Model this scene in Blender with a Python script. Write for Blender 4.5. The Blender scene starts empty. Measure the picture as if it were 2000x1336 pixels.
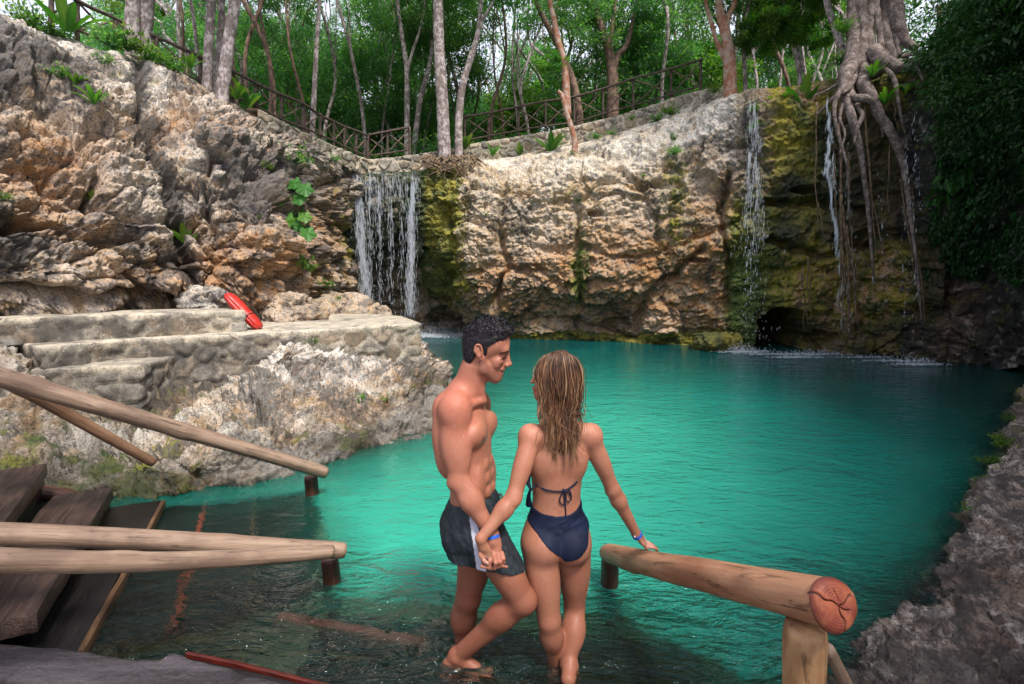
import bpy, math, random, time
import numpy as np
from mathutils import Vector, Matrix
T0 = time.time()
sc = bpy.context.scene
COL = sc.collection
# ------------------------------------------------------------------ camera, sky, sun, exposure
F = 1000.0; TH = math.radians(7.3); H = 1.85
cd = bpy.data.cameras.new('camera'); cam = bpy.data.objects.new('camera', cd); COL.objects.link(cam)
cam.location = (0, 0, H); cam.rotation_euler = (math.radians(90) - TH, 0, 0)
cd.lens = 18.0; cd.sensor_width = 36.0; cd.clip_end = 2000; cd.clip_start = 0.05
sc.camera = cam
SUN_EL, SUN_AZ = 58.0, 150.0          # azimuth measured from +Y towards +X
wd = bpy.data.worlds.new('World'); sc.world = wd; wd.use_nodes = True
wn = wd.node_tree; bgn = wn.nodes['Background']
sky = wn.nodes.new('ShaderNodeTexSky'); sky.sky_type = 'NISHITA'; sky.sun_disc = False
sky.sun_elevation = math.radians(SUN_EL); sky.sun_rotation = math.radians(SUN_AZ)
sky.air_density = 1.0; sky.dust_density = 3.5; sky.ozone_density = 0.6
wmx = wn.nodes.new('ShaderNodeMix'); wmx.data_type = 'RGBA'; wmx.inputs[0].default_value = 0.6; wmx.inputs[7].default_value = (6.6, 6.6, 7.4, 1)   # bright thin overcast over the blue
wn.links.new(sky.outputs[0], wmx.inputs[6]); wn.links.new(wmx.outputs[2], bgn.inputs[0]); bgn.inputs[1].default_value = 0.12
sl = bpy.data.lights.new('sun', 'SUN'); so = bpy.data.objects.new('sun', sl); COL.objects.link(so)
sl.energy = 2.7; sl.angle = math.radians(12); sl.color = (1.0, 0.93, 0.84)
_az, _el = math.radians(SUN_AZ), math.radians(SUN_EL)
_sd = Vector((math.sin(_az) * math.cos(_el), math.cos(_az) * math.cos(_el), math.sin(_el)))
so.rotation_euler = _sd.to_track_quat('Z', 'Y').to_euler(); so.location = _sd * 60
sc.view_settings.view_transform = 'Standard'; sc.view_settings.look = 'None'
sc.view_settings.exposure = 0.95; sc.view_settings.gamma = 1.0
sc.render.engine = 'CYCLES'
cy = sc.cycles
cy.max_bounces = 8; cy.diffuse_bounces = 3; cy.glossy_bounces = 3; cy.transmission_bounces = 5
cy.transparent_max_bounces = 6; cy.caustics_reflective = False; cy.caustics_refractive = True
cy.sample_clamp_indirect = 4.0; cy.use_denoising = True

# ------------------------------------------------------------------ pixel helpers (photo is 2000 px wide)
def _ray(px, py):
    a = (px - 1000) / F; b = (668 - py) / F
    return (a, math.cos(TH) + b * math.sin(TH), -math.sin(TH) + b * math.cos(TH))
def P(px, py, Y):
    r = _ray(px, py); t = Y / r[1]
    return np.array((r[0] * t, Y, H + r[2] * t))
def W(px, py, z=0.0):
    r = _ray(px, py); t = (z - H) / r[2]
    return np.array((r[0] * t, r[1] * t, z))

# ------------------------------------------------------------------ noise
def _hash(i, j, k, s):
    with np.errstate(over='ignore'):
        h = (i.astype(np.uint32) * np.uint32(374761393)) ^ (j.astype(np.uint32) * np.uint32(668265263)) ^ (k.astype(np.uint32) * np.uint32(2147483647 - 1274126177)) ^ np.uint32((s * 974711 + 12345) & 0xffffffff)
        h = (h ^ (h >> np.uint32(13))) * np.uint32(1274126177)
        h = (h ^ (h >> np.uint32(15))) * np.uint32(2246822519)
        h ^= h >> np.uint32(16)
    return h
def perlin(p, s=0):
    p = np.asarray(p, dtype=np.float32)
    f0 = np.floor(p); f = p - f0; i0 = f0.astype(np.int64) + 100000
    u = f * f * f * (f * (f * 6 - 15) + 10)
    out = np.zeros(len(p), dtype=np.float32)
    for dx in (0, 1):
        wx = u[:, 0] if dx else 1 - u[:, 0]
        for dy in (0, 1):
            wy = u[:, 1] if dy else 1 - u[:, 1]
            for dz in (0, 1):
                wz = u[:, 2] if dz else 1 - u[:, 2]
                h = _hash(i0[:, 0] + dx, i0[:, 1] + dy, i0[:, 2] + dz, s)
                gx = (h & 1023).astype(np.float32) / 511.5 - 1
                gy = ((h >> 10) & 1023).astype(np.float32) / 511.5 - 1
                gz = ((h >> 20) & 1023).astype(np.float32) / 511.5 - 1
                out += wx * wy * wz * (gx * (f[:, 0] - dx) + gy * (f[:, 1] - dy) + gz * (f[:, 2] - dz))
    return out * 1.1
def fbm(p, o=4, s=0, g=0.5, lac=2.03):
    p = np.asarray(p, dtype=np.float32); r = np.zeros(len(p), dtype=np.float32); a = 1.0
    for k in range(o):
        r += a * perlin(p, s + k); a *= g; p = p * lac + 17.3
    return r
def ridged(p, o=4, s=0, g=0.5):
    p = np.asarray(p, dtype=np.float32); r = np.zeros(len(p), dtype=np.float32); a = 1.0
    for k in range(o):
        r += a * (1 - np.abs(perlin(p, s + k)) * 2.2); a *= g; p = p * 2.07 + 11.7
    return r
def worley(p, s=0):
    p = np.asarray(p, dtype=np.float32); f0 = np.floor(p); f = p - f0; i0 = f0.astype(np.int64) + 100000
    F1 = np.full(len(p), 9., dtype=np.float32); F2 = F1.copy(); ID = np.zeros(len(p), dtype=np.uint32)
    for dx in (-1, 0, 1):
        for dy in (-1, 0, 1):
            for dz in (-1, 0, 1):
                h = _hash(i0[:, 0] + dx, i0[:, 1] + dy, i0[:, 2] + dz, s)
                d = (dx + (h & 1023).astype(np.float32) / 1023 - f[:, 0]) ** 2 + (dy + ((h >> 10) & 1023).astype(np.float32) / 1023 - f[:, 1]) ** 2 + (dz + ((h >> 20) & 1023).astype(np.float32) / 1023 - f[:, 2]) ** 2
                m = d < F1
                F2 = np.where(m, F1, np.minimum(F2, d)); ID = np.where(m, h, ID); F1 = np.where(m, d, F1)
    return np.sqrt(F1), np.sqrt(F2), (ID >> np.uint32(4) & np.uint32(1023)).astype(np.float32) / 1023
def facets(p, s=0, slope=1.0):
    """angular broken-block relief: every Voronoi cell is a tilted plane"""
    p = np.asarray(p, dtype=np.float32); f0 = np.floor(p); f = p - f0; i0 = f0.astype(np.int64) + 100000
    F1 = np.full(len(p), 9., dtype=np.float32); R = F1 * 0
    for dx in (-1, 0, 1):
        for dy in (-1, 0, 1):
            for dz in (-1, 0, 1):
                h = _hash(i0[:, 0] + dx, i0[:, 1] + dy, i0[:, 2] + dz, s); u = lambda k: ((h >> k) & 1023).astype(np.float32) / 1023
                vx = dx + u(0) - f[:, 0]; vy = dy + u(10) - f[:, 1]; vz = dz + u(20) - f[:, 2]; d = vx * vx + vy * vy + vz * vz; m = d < F1
                R = np.where(m, (u(5) - .5) * 0.9 + slope * (vx * (u(3) - .5) + vy * (u(13) - .5) + vz * (u(17) - .35)) * 1.6, R); F1 = np.where(m, d, F1)
    return R
def sstep(a, b, x):
    t = np.clip((x - a) / (b - a), 0, 1); return t * t * (3 - 2 * t)

# ------------------------------------------------------------------ mesh + object helpers
def mk_mesh(name, v, f, mat=None, attrs=None, smooth=True, mats=None, midx=None):
    """f: array (M,3|4) or a list of such arrays / lists of index lists"""
    v = np.asarray(v, dtype=np.float32).reshape(-1, 3)
    fl = f if isinstance(f, list) else [f]
    tot, start, flat = [], 0, []
    for a in fl:
        if isinstance(a, np.ndarray):
            if len(a) == 0: continue
            tot.append(np.full(len(a), a.shape[1], dtype=np.int32)); flat.append(a.reshape(-1).astype(np.int32))
        else:
            tot.append(np.array([len(a)], dtype=np.int32)); flat.append(np.array(a, dtype=np.int32))
    tot = np.concatenate(tot); flat = np.concatenate(flat)
    st = np.concatenate(([0], np.cumsum(tot)[:-1])).astype(np.int32)
    me = bpy.data.meshes.new(name)
    me.vertices.add(len(v)); me.vertices.foreach_set('co', v.reshape(-1))
    me.loops.add(len(flat)); me.loops.foreach_set('vertex_index', flat)
    me.polygons.add(len(tot)); me.polygons.foreach_set('loop_start', st); me.polygons.foreach_set('loop_total', tot)
    me.polygons.foreach_set('use_smooth', np.full(len(tot), bool(smooth)))
    if mats:
        for m in mats: me.materials.append(m)
        if midx is not None: me.polygons.foreach_set('material_index', np.asarray(midx, dtype=np.int32))
    elif mat: me.materials.append(mat)
    if attrs:
        for k, a in attrs.items():
            a = np.asarray(a, dtype=np.float32)
            if a.ndim == 2:
                at = me.attributes.new(k, 'FLOAT_COLOR', 'POINT')
                if a.shape[1] == 3: a = np.concatenate([a, np.ones((len(a), 1), dtype=np.float32)], 1)
                at.data.foreach_set('color', a.reshape(-1))
            else:
                at = me.attributes.new(k, 'FLOAT', 'POINT'); at.data.foreach_set('value', a)
    me.update(calc_edges=True); me.validate()
    return me
def link(name, me, parent=None, loc=None, rotz=0):
    o = bpy.data.objects.new(name, me); COL.objects.link(o)
    if parent is not None: o.parent = parent
    if loc is not None: o.location = [float(c) for c in loc]
    if rotz: o.rotation_euler = (0, 0, rotz)
    return o
def tag(o, label=None, cat=None, group=None, kind=None):
    if label: o['label'] = label
    if cat: o['category'] = cat
    if group: o['group'] = group
    if kind: o['kind'] = kind
    return o
def empty(name, loc=(0, 0, 0), label=None, cat=None, group=None, rotz=0):
    o = bpy.data.objects.new(name, None); COL.objects.link(o); o.location = [float(c) for c in loc]
    o.rotation_euler = (0, 0, rotz); o.empty_display_size = 0.1
    return tag(o, label, cat, group)
def part(name, me, root):
    """part whose mesh is in world coordinates, hung under an Empty standing anywhere"""
    o = link(name, me, root)
    p = root
    off = Vector((0, 0, 0))
    while p is not None: off += Vector(p.location); p = p.parent
    me.transform(Matrix.Translation(-off)); me.update()
    return o
class MB:
    def __init__(s): s.v = []; s.f = []; s.n = 0; s.a = []
    def add(s, v, f, a=None):
        v = np.asarray(v, dtype=np.float32)
        for q in (f if isinstance(f, list) else [f]):
            if isinstance(q, np.ndarray): s.f.append(q + s.n)
            else: s.f.append([i + s.n for i in q])
        s.v.append(v); s.n += len(v)
        s.a.append(np.full(len(v), 0.0 if a is None else a, dtype=np.float32) if np.isscalar(a) or a is None else np.asarray(a, dtype=np.float32))
    def mesh(s, name, mat, smooth=True, attr='tone'):
        return mk_mesh(name, np.concatenate(s.v), s.f, mat, {attr: np.concatenate(s.a)}, smooth)
def catmull(pts, n):
    pts = np.asarray(pts, dtype=np.float64)
    if len(pts) == 2: t = np.linspace(0, 1, n)[:, None]; return pts[0] * (1 - t) + pts[1] * t
    q = np.concatenate([[2 * pts[0] - pts[1]], pts, [2 * pts[-1] - pts[-2]]])
    t = np.linspace(0, len(pts) - 1 - 1e-9, n); i = t.astype(int); u = (t - i)[:, None]
    a, b, c, d = q[i], q[i + 1], q[i + 2], q[i + 3]
    return 0.5 * ((2 * b) + (-a + c) * u + (2 * a - 5 * b + 4 * c - d) * u ** 2 + (-a + 3 * b - 3 * c + d) * u ** 3)
def tube(pts, rad, seg=8, n=None, cap=True, rough=0.0, rs=8.0, seed=0):
    """returns verts, faces of a tapering tube along pts"""
    n = n or max(2, len(pts))
    c = catmull(pts, n)
    r = np.interp(np.linspace(0, 1, n), np.linspace(0, 1, len(np.atleast_1d(rad))), np.atleast_1d(rad))
    tn = np.gradient(c, axis=0); tn /= np.linalg.norm(tn, axis=1)[:, None] + 1e-9
    up = np.array((0, 0, 1.0)) if abs(tn[0, 2]) < 0.9 else np.array((1.0, 0, 0))
    A = np.zeros_like(c); B = np.zeros_like(c)
    a = np.cross(up, tn[0]); a /= np.linalg.norm(a)
    for i in range(n):
        a = a - tn[i] * np.dot(a, tn[i]); a /= np.linalg.norm(a) + 1e-9
        A[i] = a; B[i] = np.cross(tn[i], a)
    th = np.arange(seg) * 2 * math.pi / seg
    d = A[:, None, :] * np.cos(th)[None, :, None] + B[:, None, :] * np.sin(th)[None, :, None]
    rr = np.repeat(r[:, None], seg, 1)
    if rough:
        q = (c[:, None, :] + d * rr[..., None]).reshape(-1, 3)
        rr = rr * (1 + rough * fbm(q * rs, 3, seed).reshape(n, seg))
    v = (c[:, None, :] + d * rr[..., None]).reshape(-1, 3)
    i = np.arange(n - 1)[:, None] * seg; j = np.arange(seg)[None, :]; k = (j + 1) % seg
    f = np.stack([i + j, i + k, i + k + seg, i + j + seg], -1).reshape(-1, 4)
    fs = [f]
    if cap:
        m = len(v); v = np.concatenate([v, c[:1], c[-1:]])
        jj = np.arange(seg); kk = (jj + 1) % seg
        fs.append(np.stack([kk, jj, np.full(seg, m)], -1)); fs.append(np.stack([(n - 1) * seg + jj, (n - 1) * seg + kk, np.full(seg, m + 1)], -1))
    return v, fs
def gridfaces(nu, nv):
    i = np.arange(nu - 1)[:, None] * nv; j = np.arange(nv - 1)[None, :]
    return np.stack([i + j, i + j + 1, i + j + nv + 1, i + j + nv], -1).reshape(-1, 4)
def box_v(c, x, y, z):
    """box from centre and three half-axis vectors"""
    c, x, y, z = [np.asarray(q, dtype=float) for q in (c, x, y, z)]
    v = [c + a * x + b * y + d * z for a in (-1, 1) for b in (-1, 1) for d in (-1, 1)]
    f = np.array([[0, 1, 3, 2], [4, 6, 7, 5], [0, 4, 5, 1], [2, 3, 7, 6], [0, 2, 6, 4], [1, 5, 7, 3]])
    return np.array(v), f
def bilin(ctrl, nu, nv, smooth=True):
    """ctrl[u][v] world points -> dense (nu,nv,3) grid, Catmull in both directions"""
    c = np.asarray(ctrl, dtype=float)
    cols = np.stack([catmull(row, nv) for row in c])              # U x nv x 3
    return np.stack([catmull(cols[:, j], nu) for j in range(nv)], 1)
def grid_normals(g):
    du = np.gradient(g, axis=0); dv = np.gradient(g, axis=1)
    n = np.cross(du, dv); n /= np.linalg.norm(n, axis=2)[..., None] + 1e-9
    return n

# ------------------------------------------------------------------ materials
class NT:
    def __init__(s, name):
        s.m = bpy.data.materials.new(name); s.m.use_nodes = True; s.t = s.m.node_tree
        s.bsdf = s.t.nodes['Principled BSDF']; s.out = s.t.nodes['Material Output']; s._co = None
    def n(s, typ, **kw):
        nd = s.t.nodes.new(typ)
        for k, v in kw.items(): setattr(nd, k, v)
        return nd
    def l(s, a, b): s.t.links.new(a, b)
    def co(s, scale=(1, 1, 1), kind='Object', rot=(0, 0, 0)):
        tc = s._co or s.n('ShaderNodeTexCoord'); s._co = tc
        mp = s.n('ShaderNodeMapping'); mp.inputs['Scale'].default_value = scale; mp.inputs['Rotation'].default_value = rot
        s.l(tc.outputs[kind], mp.inputs[0]); return mp.outputs[0]
    def noise(s, sc_, det=4, rough=0.55, co=None, dist=0.0, out=0):
        nd = s.n('ShaderNodeTexNoise'); nd.inputs['Scale'].default_value = sc_; nd.inputs['Detail'].default_value = det
        nd.inputs['Roughness'].default_value = rough; nd.inputs['Distortion'].default_value = dist
        s.l(co if co is not None else s.co(), nd.inputs['Vector']); return nd.outputs[out]
    def ramp(s, fac, stops, interp='LINEAR'):
        nd = s.n('ShaderNodeValToRGB'); nd.color_ramp.interpolation = interp; e = nd.color_ramp.elements
        while len(e) < len(stops): e.new(0.5)
        for q, (p, c) in zip(e, stops):
            q.position = p; q.color = (c, c, c, 1) if np.isscalar(c) else (*c, 1)
        s.l(fac, nd.inputs[0]); return nd.outputs[0]
    def mix(s, fac, a, b, mode='MIX'):
        nd = s.n('ShaderNodeMix', data_type='RGBA', blend_type=mode)
        for i, x in ((0, fac), (6, a), (7, b)):
            if hasattr(x, 'is_linked') or hasattr(x, 'links'): s.l(x, nd.inputs[i])
            elif i == 0: nd.inputs[0].default_value = x
            else: nd.inputs[i].default_value = (*x, 1)
        return nd.outputs[2]
    def math(s, op, a, b=0.5, c=None):
        nd = s.n('ShaderNodeMath', operation=op)
        for i, x in enumerate((a, b) if c is None else (a, b, c)):
            if hasattr(x, 'links'): s.l(x, nd.inputs[i])
            else: nd.inputs[i].default_value = x
        return nd.outputs[0]
    def attr(s, name):
        nd = s.n('ShaderNodeAttribute'); nd.attribute_name = name; return nd
    def bump(s, h, strength=0.5, dist=0.02, normal=None):
        nd = s.n('ShaderNodeBump'); nd.inputs['Strength'].default_value = strength; nd.inputs['Distance'].default_value = dist
        s.l(h, nd.inputs['Height'])
        if normal is not None: s.l(normal, nd.inputs['Normal'])
        return nd.outputs[0]
    def set(s, **kw):
        for k, v in kw.items():
            k = {'color': 'Base Color', 'rough': 'Roughness', 'spec': 'Specular IOR Level', 'normal': 'Normal', 'sss': 'Subsurface Weight', 'trans': 'Transmission Weight', 'coat': 'Coat Weight', 'alpha': 'Alpha', 'metal': 'Metallic'}.get(k, k)
            if hasattr(v, 'links'): s.l(v, s.bsdf.inputs[k])
            elif isinstance(v, tuple): s.bsdf.inputs[k].default_value = (*v, 1)
            else: s.bsdf.inputs[k].default_value = v
        return s.m

def rock_material(name, cream, tan, grey, dark, dark_amt=0.5, scale=1.0):
    t = NT(name)
    n1 = t.noise(0.9 * scale, 8, 0.62, dist=0.6)
    n2 = t.noise(3.1 * scale, 8, 0.65, co=t.co((1, 1, 1.4)), dist=0.8)
    n3 = t.noise(11 * scale, 6, 0.7, dist=0.4)
    n4 = t.noise(34 * scale, 5, 0.7)
    c = t.mix(t.ramp(n1, [(0.42, 0.0), (0.56, 1.0)]), tan, cream)
    c = t.mix(t.ramp(t.noise(1.7 * scale, 7, 0.7, dist=1.2), [(0.50, 0.0), (0.60, 0.75)]), c, (0.74, 0.69, 0.62))
    c = t.mix(t.ramp(n2, [(0.50, 0.0), (0.62, 0.8)]), c, grey)
    oc = t.attr('ochre').outputs['Fac']
    c = t.mix(t.math('MULTIPLY', oc, t.ramp(n2, [(0.38, 1.0), (0.62, 0.45)])), c, (0.43, 0.215, 0.085))
    wh = t.attr('white').outputs['Fac']
    c = t.mix(t.math('MULTIPLY', wh, t.ramp(n3, [(0.42, 0.1), (0.55, 1.0)])), c, (0.80, 0.77, 0.72))
    # black lichen / mineral stain in blotches, plus masked darkening
    st = t.attr('stain').outputs['Fac']
    k = t.math('ADD', t.math('MULTIPLY', n2, 0.6), t.math('MULTIPLY', n3, 0.5))
    k = t.math('ADD', k, t.math('MULTIPLY', st, 0.22))
    k = t.ramp(k, [(0.64 - 0.1 * dark_amt, 0.0), (0.78 - 0.1 * dark_amt, 0.8)])
    c = t.mix(k, c, dark)
    # moss
    ms = t.attr('moss').outputs['Fac']
    mm = t.math('ADD', t.math('MULTIPLY', ms, 1.0), t.math('MULTIPLY', t.math('SUBTRACT', t.noise(4.5, 7, 0.7), 0.5), 1.5))
    mcol = t.mix(t.ramp(t.noise(2.2, 5, 0.6), [(0.4, 0.0), (0.62, 1.0)]), (0.030, 0.055, 0.008), (0.46, 0.37, 0.03))
    mcol = t.mix(t.ramp(n4, [(0.4, 0.0), (0.65, 0.6)]), mcol, (0.10, 0.16, 0.02))
    mcol = t.mix(t.attr('green').outputs['Fac'], mcol, t.mix(t.ramp(n4, [(0.4, 0), (0.6, 1)]), (0.022, 0.055, 0.010), (0.10, 0.19, 0.03)))
    c = t.mix(t.ramp(mm, [(0.42, 0.0), (0.66, 0.92)]), c, mcol)
    # fine speckle
    c = t.mix(t.ramp(n4, [(0.37, 0.85), (0.48, 0.0)]), c, (0.05, 0.042, 0.036), 'MIX')
    c = t.mix(t.ramp(t.noise(17 * scale, 6, 0.75, dist=0.5), [(0.36, 0.8), (0.43, 0.0)]), c, (0.035, 0.032, 0.030), 'MIX')
    wt = t.attr('wet').outputs['Fac']  # wet also carries darkening painted at the cave mouth and rock ends
    c = t.mix(t.math('MULTIPLY', wt, 0.80), c, (0.018, 0.020, 0.020))
    h = t.math('ADD', t.math('MULTIPLY', n3, 1.0), t.math('MULTIPLY', n4, 0.5))
    h = t.math('ADD', h, t.math('MULTIPLY', t.noise(90, 3, 0.6), 0.18))
    r = t.math('SUBTRACT', 0.92, t.math('MULTIPLY', wt, 0.55))
    return t.set(color=c, rough=r, spec=0.35, normal=t.bump(h, 0.9, 0.05 / scale))
def wood_material(name, a, b, c3, rough=0.7, grain=(1.5, 22, 22), wet=0.0, crack=True, bs=0.5):
    t = NT(name)
    co = t.co(grain)
    n1 = t.noise(1.0, 8, 0.65, co=co, dist=0.8); n2 = t.noise(3.0, 6, 0.7, co=co, dist=0.4)
    big = t.noise(3.0, 4, 0.6, co=t.co((1, 2, 2)))
    col = t.mix(t.ramp(n1, [(0.35, 0.0), (0.62, 1.0)]), a, b)
    col = t.mix(t.ramp(big, [(0.45, 0.0), (0.65, 0.75)]), col, c3)
    dk = t.ramp(n2, [(0.36, 1.0), (0.44, 0.0)])
    col = t.mix(t.math('MULTIPLY', dk, 0.7), col, tuple(x * 0.18 for x in c3))
    h = t.math('ADD', n1, t.math('MULTIPLY', n2, 0.8))
    return t.set(color=col, rough=rough, spec=0.4, normal=t.bump(h, bs, 0.01))
def leaf_material(name, c1, c2, c3, trans=0.35):
    t = NT(name); a = t.attr('tone').outputs['Fac']
    oi = t.n('ShaderNodeObjectInfo').outputs['Random']
    col = t.ramp(a, [(0.0, c1), (0.55, c2), (1.0, c3)])
    hs = t.n('ShaderNodeHueSaturation'); t.l(col, hs.inputs['Color'])
    t.l(t.math('ADD', 0.485, t.math('MULTIPLY', oi, 0.03)), hs.inputs['Hue']); t.l(t.math('ADD', 0.75, t.math('MULTIPLY', oi, 0.5)), hs.inputs['Value'])
    t.set(color=hs.outputs[0], rough=0.5, spec=0.4)
    tr = t.n('ShaderNodeBsdfTranslucent')
    br = t.n('ShaderNodeMix', data_type='RGBA', blend_type='MULTIPLY'); br.inputs[0].default_value = 1
    t.l(hs.outputs[0], br.inputs[6]); br.inputs[7].default_value = (1.9, 2.1, 0.8, 1); t.l(br.outputs[2], tr.inputs[0])
    ms = t.n('ShaderNodeMixShader'); ms.inputs[0].default_value = trans
    t.l(t.bsdf.outputs[0], ms.inputs[1]); t.l(tr.outputs[0], ms.inputs[2]); t.l(ms.outputs[0], t.out.inputs[0])
    return t.m
M_rockL = rock_material('limestone_weathered', (0.66, 0.59, 0.49), (0.44, 0.31, 0.175), (0.42, 0.41, 0.42), (0.045, 0.042, 0.048), 0.85)
M_rockB = rock_material('limestone_pink', (0.67, 0.58, 0.44), (0.50, 0.37, 0.20), (0.47, 0.44, 0.39), (0.07, 0.055, 0.045), 0.45)
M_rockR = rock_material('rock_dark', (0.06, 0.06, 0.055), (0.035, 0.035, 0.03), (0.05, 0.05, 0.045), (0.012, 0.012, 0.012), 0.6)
M_rockN = rock_material('rock_ledge', (0.36, 0.30, 0.26), (0.17, 0.13, 0.105), (0.25, 0.22, 0.19), (0.03, 0.027, 0.028), 0.7, 2.0)
M_rockS = rock_material('rock_shore', (0.66, 0.60, 0.52), (0.36, 0.26, 0.15), (0.52, 0.50, 0.47), (0.05, 0.045, 0.04), 0.75, 1.5)
def gridfaces(nu, nv):
    i = np.arange(nu - 1)[:, None] * nv; j = np.arange(nv - 1)[None, :]
    return np.stack([i + j, i + j + nv, i + j + nv + 1, i + j + 1], -1).reshape(-1, 4)
def poly_dist(pts, poly):
    """distance of 2-D points to an open polyline"""
    d = np.full(len(pts), 1e9)
    for a, b in zip(poly[:-1], poly[1:]):
        a = np.asarray(a)[:2]; b = np.asarray(b)[:2]; ab = b - a
        t = np.clip(((pts - a) @ ab) / (ab @ ab), 0, 1)
        d = np.minimum(d, np.linalg.norm(pts - a - t[:, None] * ab, axis=1))
    return d
def inside(pts, poly):
    r = np.zeros(len(pts), bool); n = len(poly)
    for i in range(n):
        x0, y0 = poly[i][:2]; x1, y1 = poly[(i + 1) % n][:2]
        c = ((y0 > pts[:, 1]) != (y1 > pts[:, 1])) & (pts[:, 0] < (x1 - x0) * (pts[:, 1] - y0) / (y1 - y0 + 1e-12) + x0)
        r ^= c
    return r
# ------------------------------------------------------------------ cliffs
def rockdisp(p, s, big=0.55, mid=0.2, fine=0.06, strata=0.12, f1=0.75, ang=0.6):
    w = p + 0.35 * np.stack([fbm(p * 0.7 + 5, 3, s), fbm(p * 0.7 + 31, 3, s + 5), fbm(p * 0.7 + 57, 3, s + 9)], 1)
    a1, b1, i1 = worley(w * np.array((f1, f1, f1 * 1.25)), s + 1)
    d = big * (1 - ang) * ((0.62 - a1) + 0.35 * (i1 - 0.5) - 0.22 * (1 - sstep(0.0, 0.14, b1 - a1))) + big * ang * (0.75 * facets(w * np.array((f1, f1, f1 * 1.2)) * 0.8, s + 21) + 0.34 * facets(w * f1 * 2.3, s + 22))
    w2 = p + 0.12 * np.stack([fbm(p * 2 + 5, 3, s), fbm(p * 2 + 31, 3, s + 5), fbm(p * 2 + 57, 3, s + 9)], 1)
    a2, b2, i2 = worley(w2 * np.array((2.1, 2.1, 2.9)), s + 2)
    d += mid * (1 - ang) * ((0.6 - a2) + 0.5 * (i2 - 0.5) - 0.3 * (1 - sstep(0.0, 0.12, b2 - a2))) + mid * ang * (0.55 * facets(w2 * np.array((2.6, 2.6, 3.4)), s + 23) + 0.30 * facets(w2 * 6.0, s + 24))
    d += strata * fbm(p * np.array((0.7, 0.7, 2.6)), 4, s + 3, 0.55)
    a3, b3, i3 = worley(w2 * 6.5 + 3, s + 4)
    d += fine * ((0.55 - a3) * 0.9 + 1.3 * fbm(p * 6, 5, s + 6, 0.62)) - fine * 0.8 * sstep(0.1, 0.6, fbm(p * 3.3, 3, s + 8)) * (ridged(p * 9, 2, s) - 0.6)
    return d
def G(px, py, cx, cy, sx, sy): return np.exp(-((px - cx) / sx) ** 2 - ((py - cy) / sy) ** 2)
GS = -1.0
def seg_mask(px, py, pts, w):
    q = np.stack([px, py], 1); return np.exp(-(poly_dist(q, pts) / w) ** 2)
def cliff(name, ctrl, nu, nv, mat, seed, zones, amp, caves=(), topfade=0.25, cap=True, kw=None, grooves=()):
    """ctrl: columns of (px,py,Y); a ledge row runs back from the rim"""
    C5 = []
    for col in ctrl:
        r = [np.concatenate([P(*q), q[:2]]) for q in col]
        if cap:
            t = r[-1]; d = np.array((t[0], t[1] + 0.0)); d = d / np.linalg.norm(d) * 0.9
            r.append(np.array((t[0] + d[0], t[1] + d[1], t[2] + 0.10, t[3], t[4] - 6)))
            r.append(np.array((t[0] + 3.2 * d[0], t[1] + 3.2 * d[1], t[2] + 0.1, t[3], t[4] - 6)))
        C5.append(r)
    g = bilin(C5, nu, nv)
    xyz = g[..., :3]; nrm = grid_normals(xyz)
    p = xyz.reshape(-1, 3); px = g[..., 3].reshape(-1); py = g[..., 4].reshape(-1)
    for (cx, cy, cY, rx, rz, dep) in caves:
        c = P(cx, cy, cY); q = ((p[:, 0] - c[0]) / rx) ** 2 + ((p[:, 2] - c[2]) / rz) ** 2
        p[:, 1] += dep * np.clip(1 - q, 0, 1) ** (0.25 if dep > 2 else 0.6 if dep > 0 else 0.9)
    wx_ = px + 14 * fbm(p * 1.6, 3, 301); wy_ = py + 14 * fbm(p * 1.6 + 7, 3, 302)
    gsum = np.zeros(len(p))
    for pts_, wd_, dp_ in grooves: gsum = np.maximum(gsum, dp_ * seg_mask(wx_, wy_, pts_, wd_) * (0.55 + 0.9 * np.clip(fbm(p * 1.1, 2, 303) + .4, 0, 1)))
    d = rockdisp(p, seed, **(kw or {})) * amp + gsum * GS
    nr = len(C5[0]); v = np.linspace(0, nr - 1, nv); top = nr - 3 if cap else nr - 1
    fade = np.where(v > top - 0.6, topfade + (1 - topfade) * np.clip((top - v) / 0.6, 0, 1), 1.0)
    d = d.reshape(nu, nv) * fade[None, :]
    out = xyz + nrm * d[..., None]
    z = zones(px, py, p)
    attrs = {k: np.clip(z.get(k, np.zeros(len(p))), 0, 1) for k in ('moss', 'ochre', 'white', 'wet', 'stain', 'green')}
    me = mk_mesh(name, out, gridfaces(nu, nv), mat, attrs)
    o = link(name, me); tag(o, kind='structure'); return o, out

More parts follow.
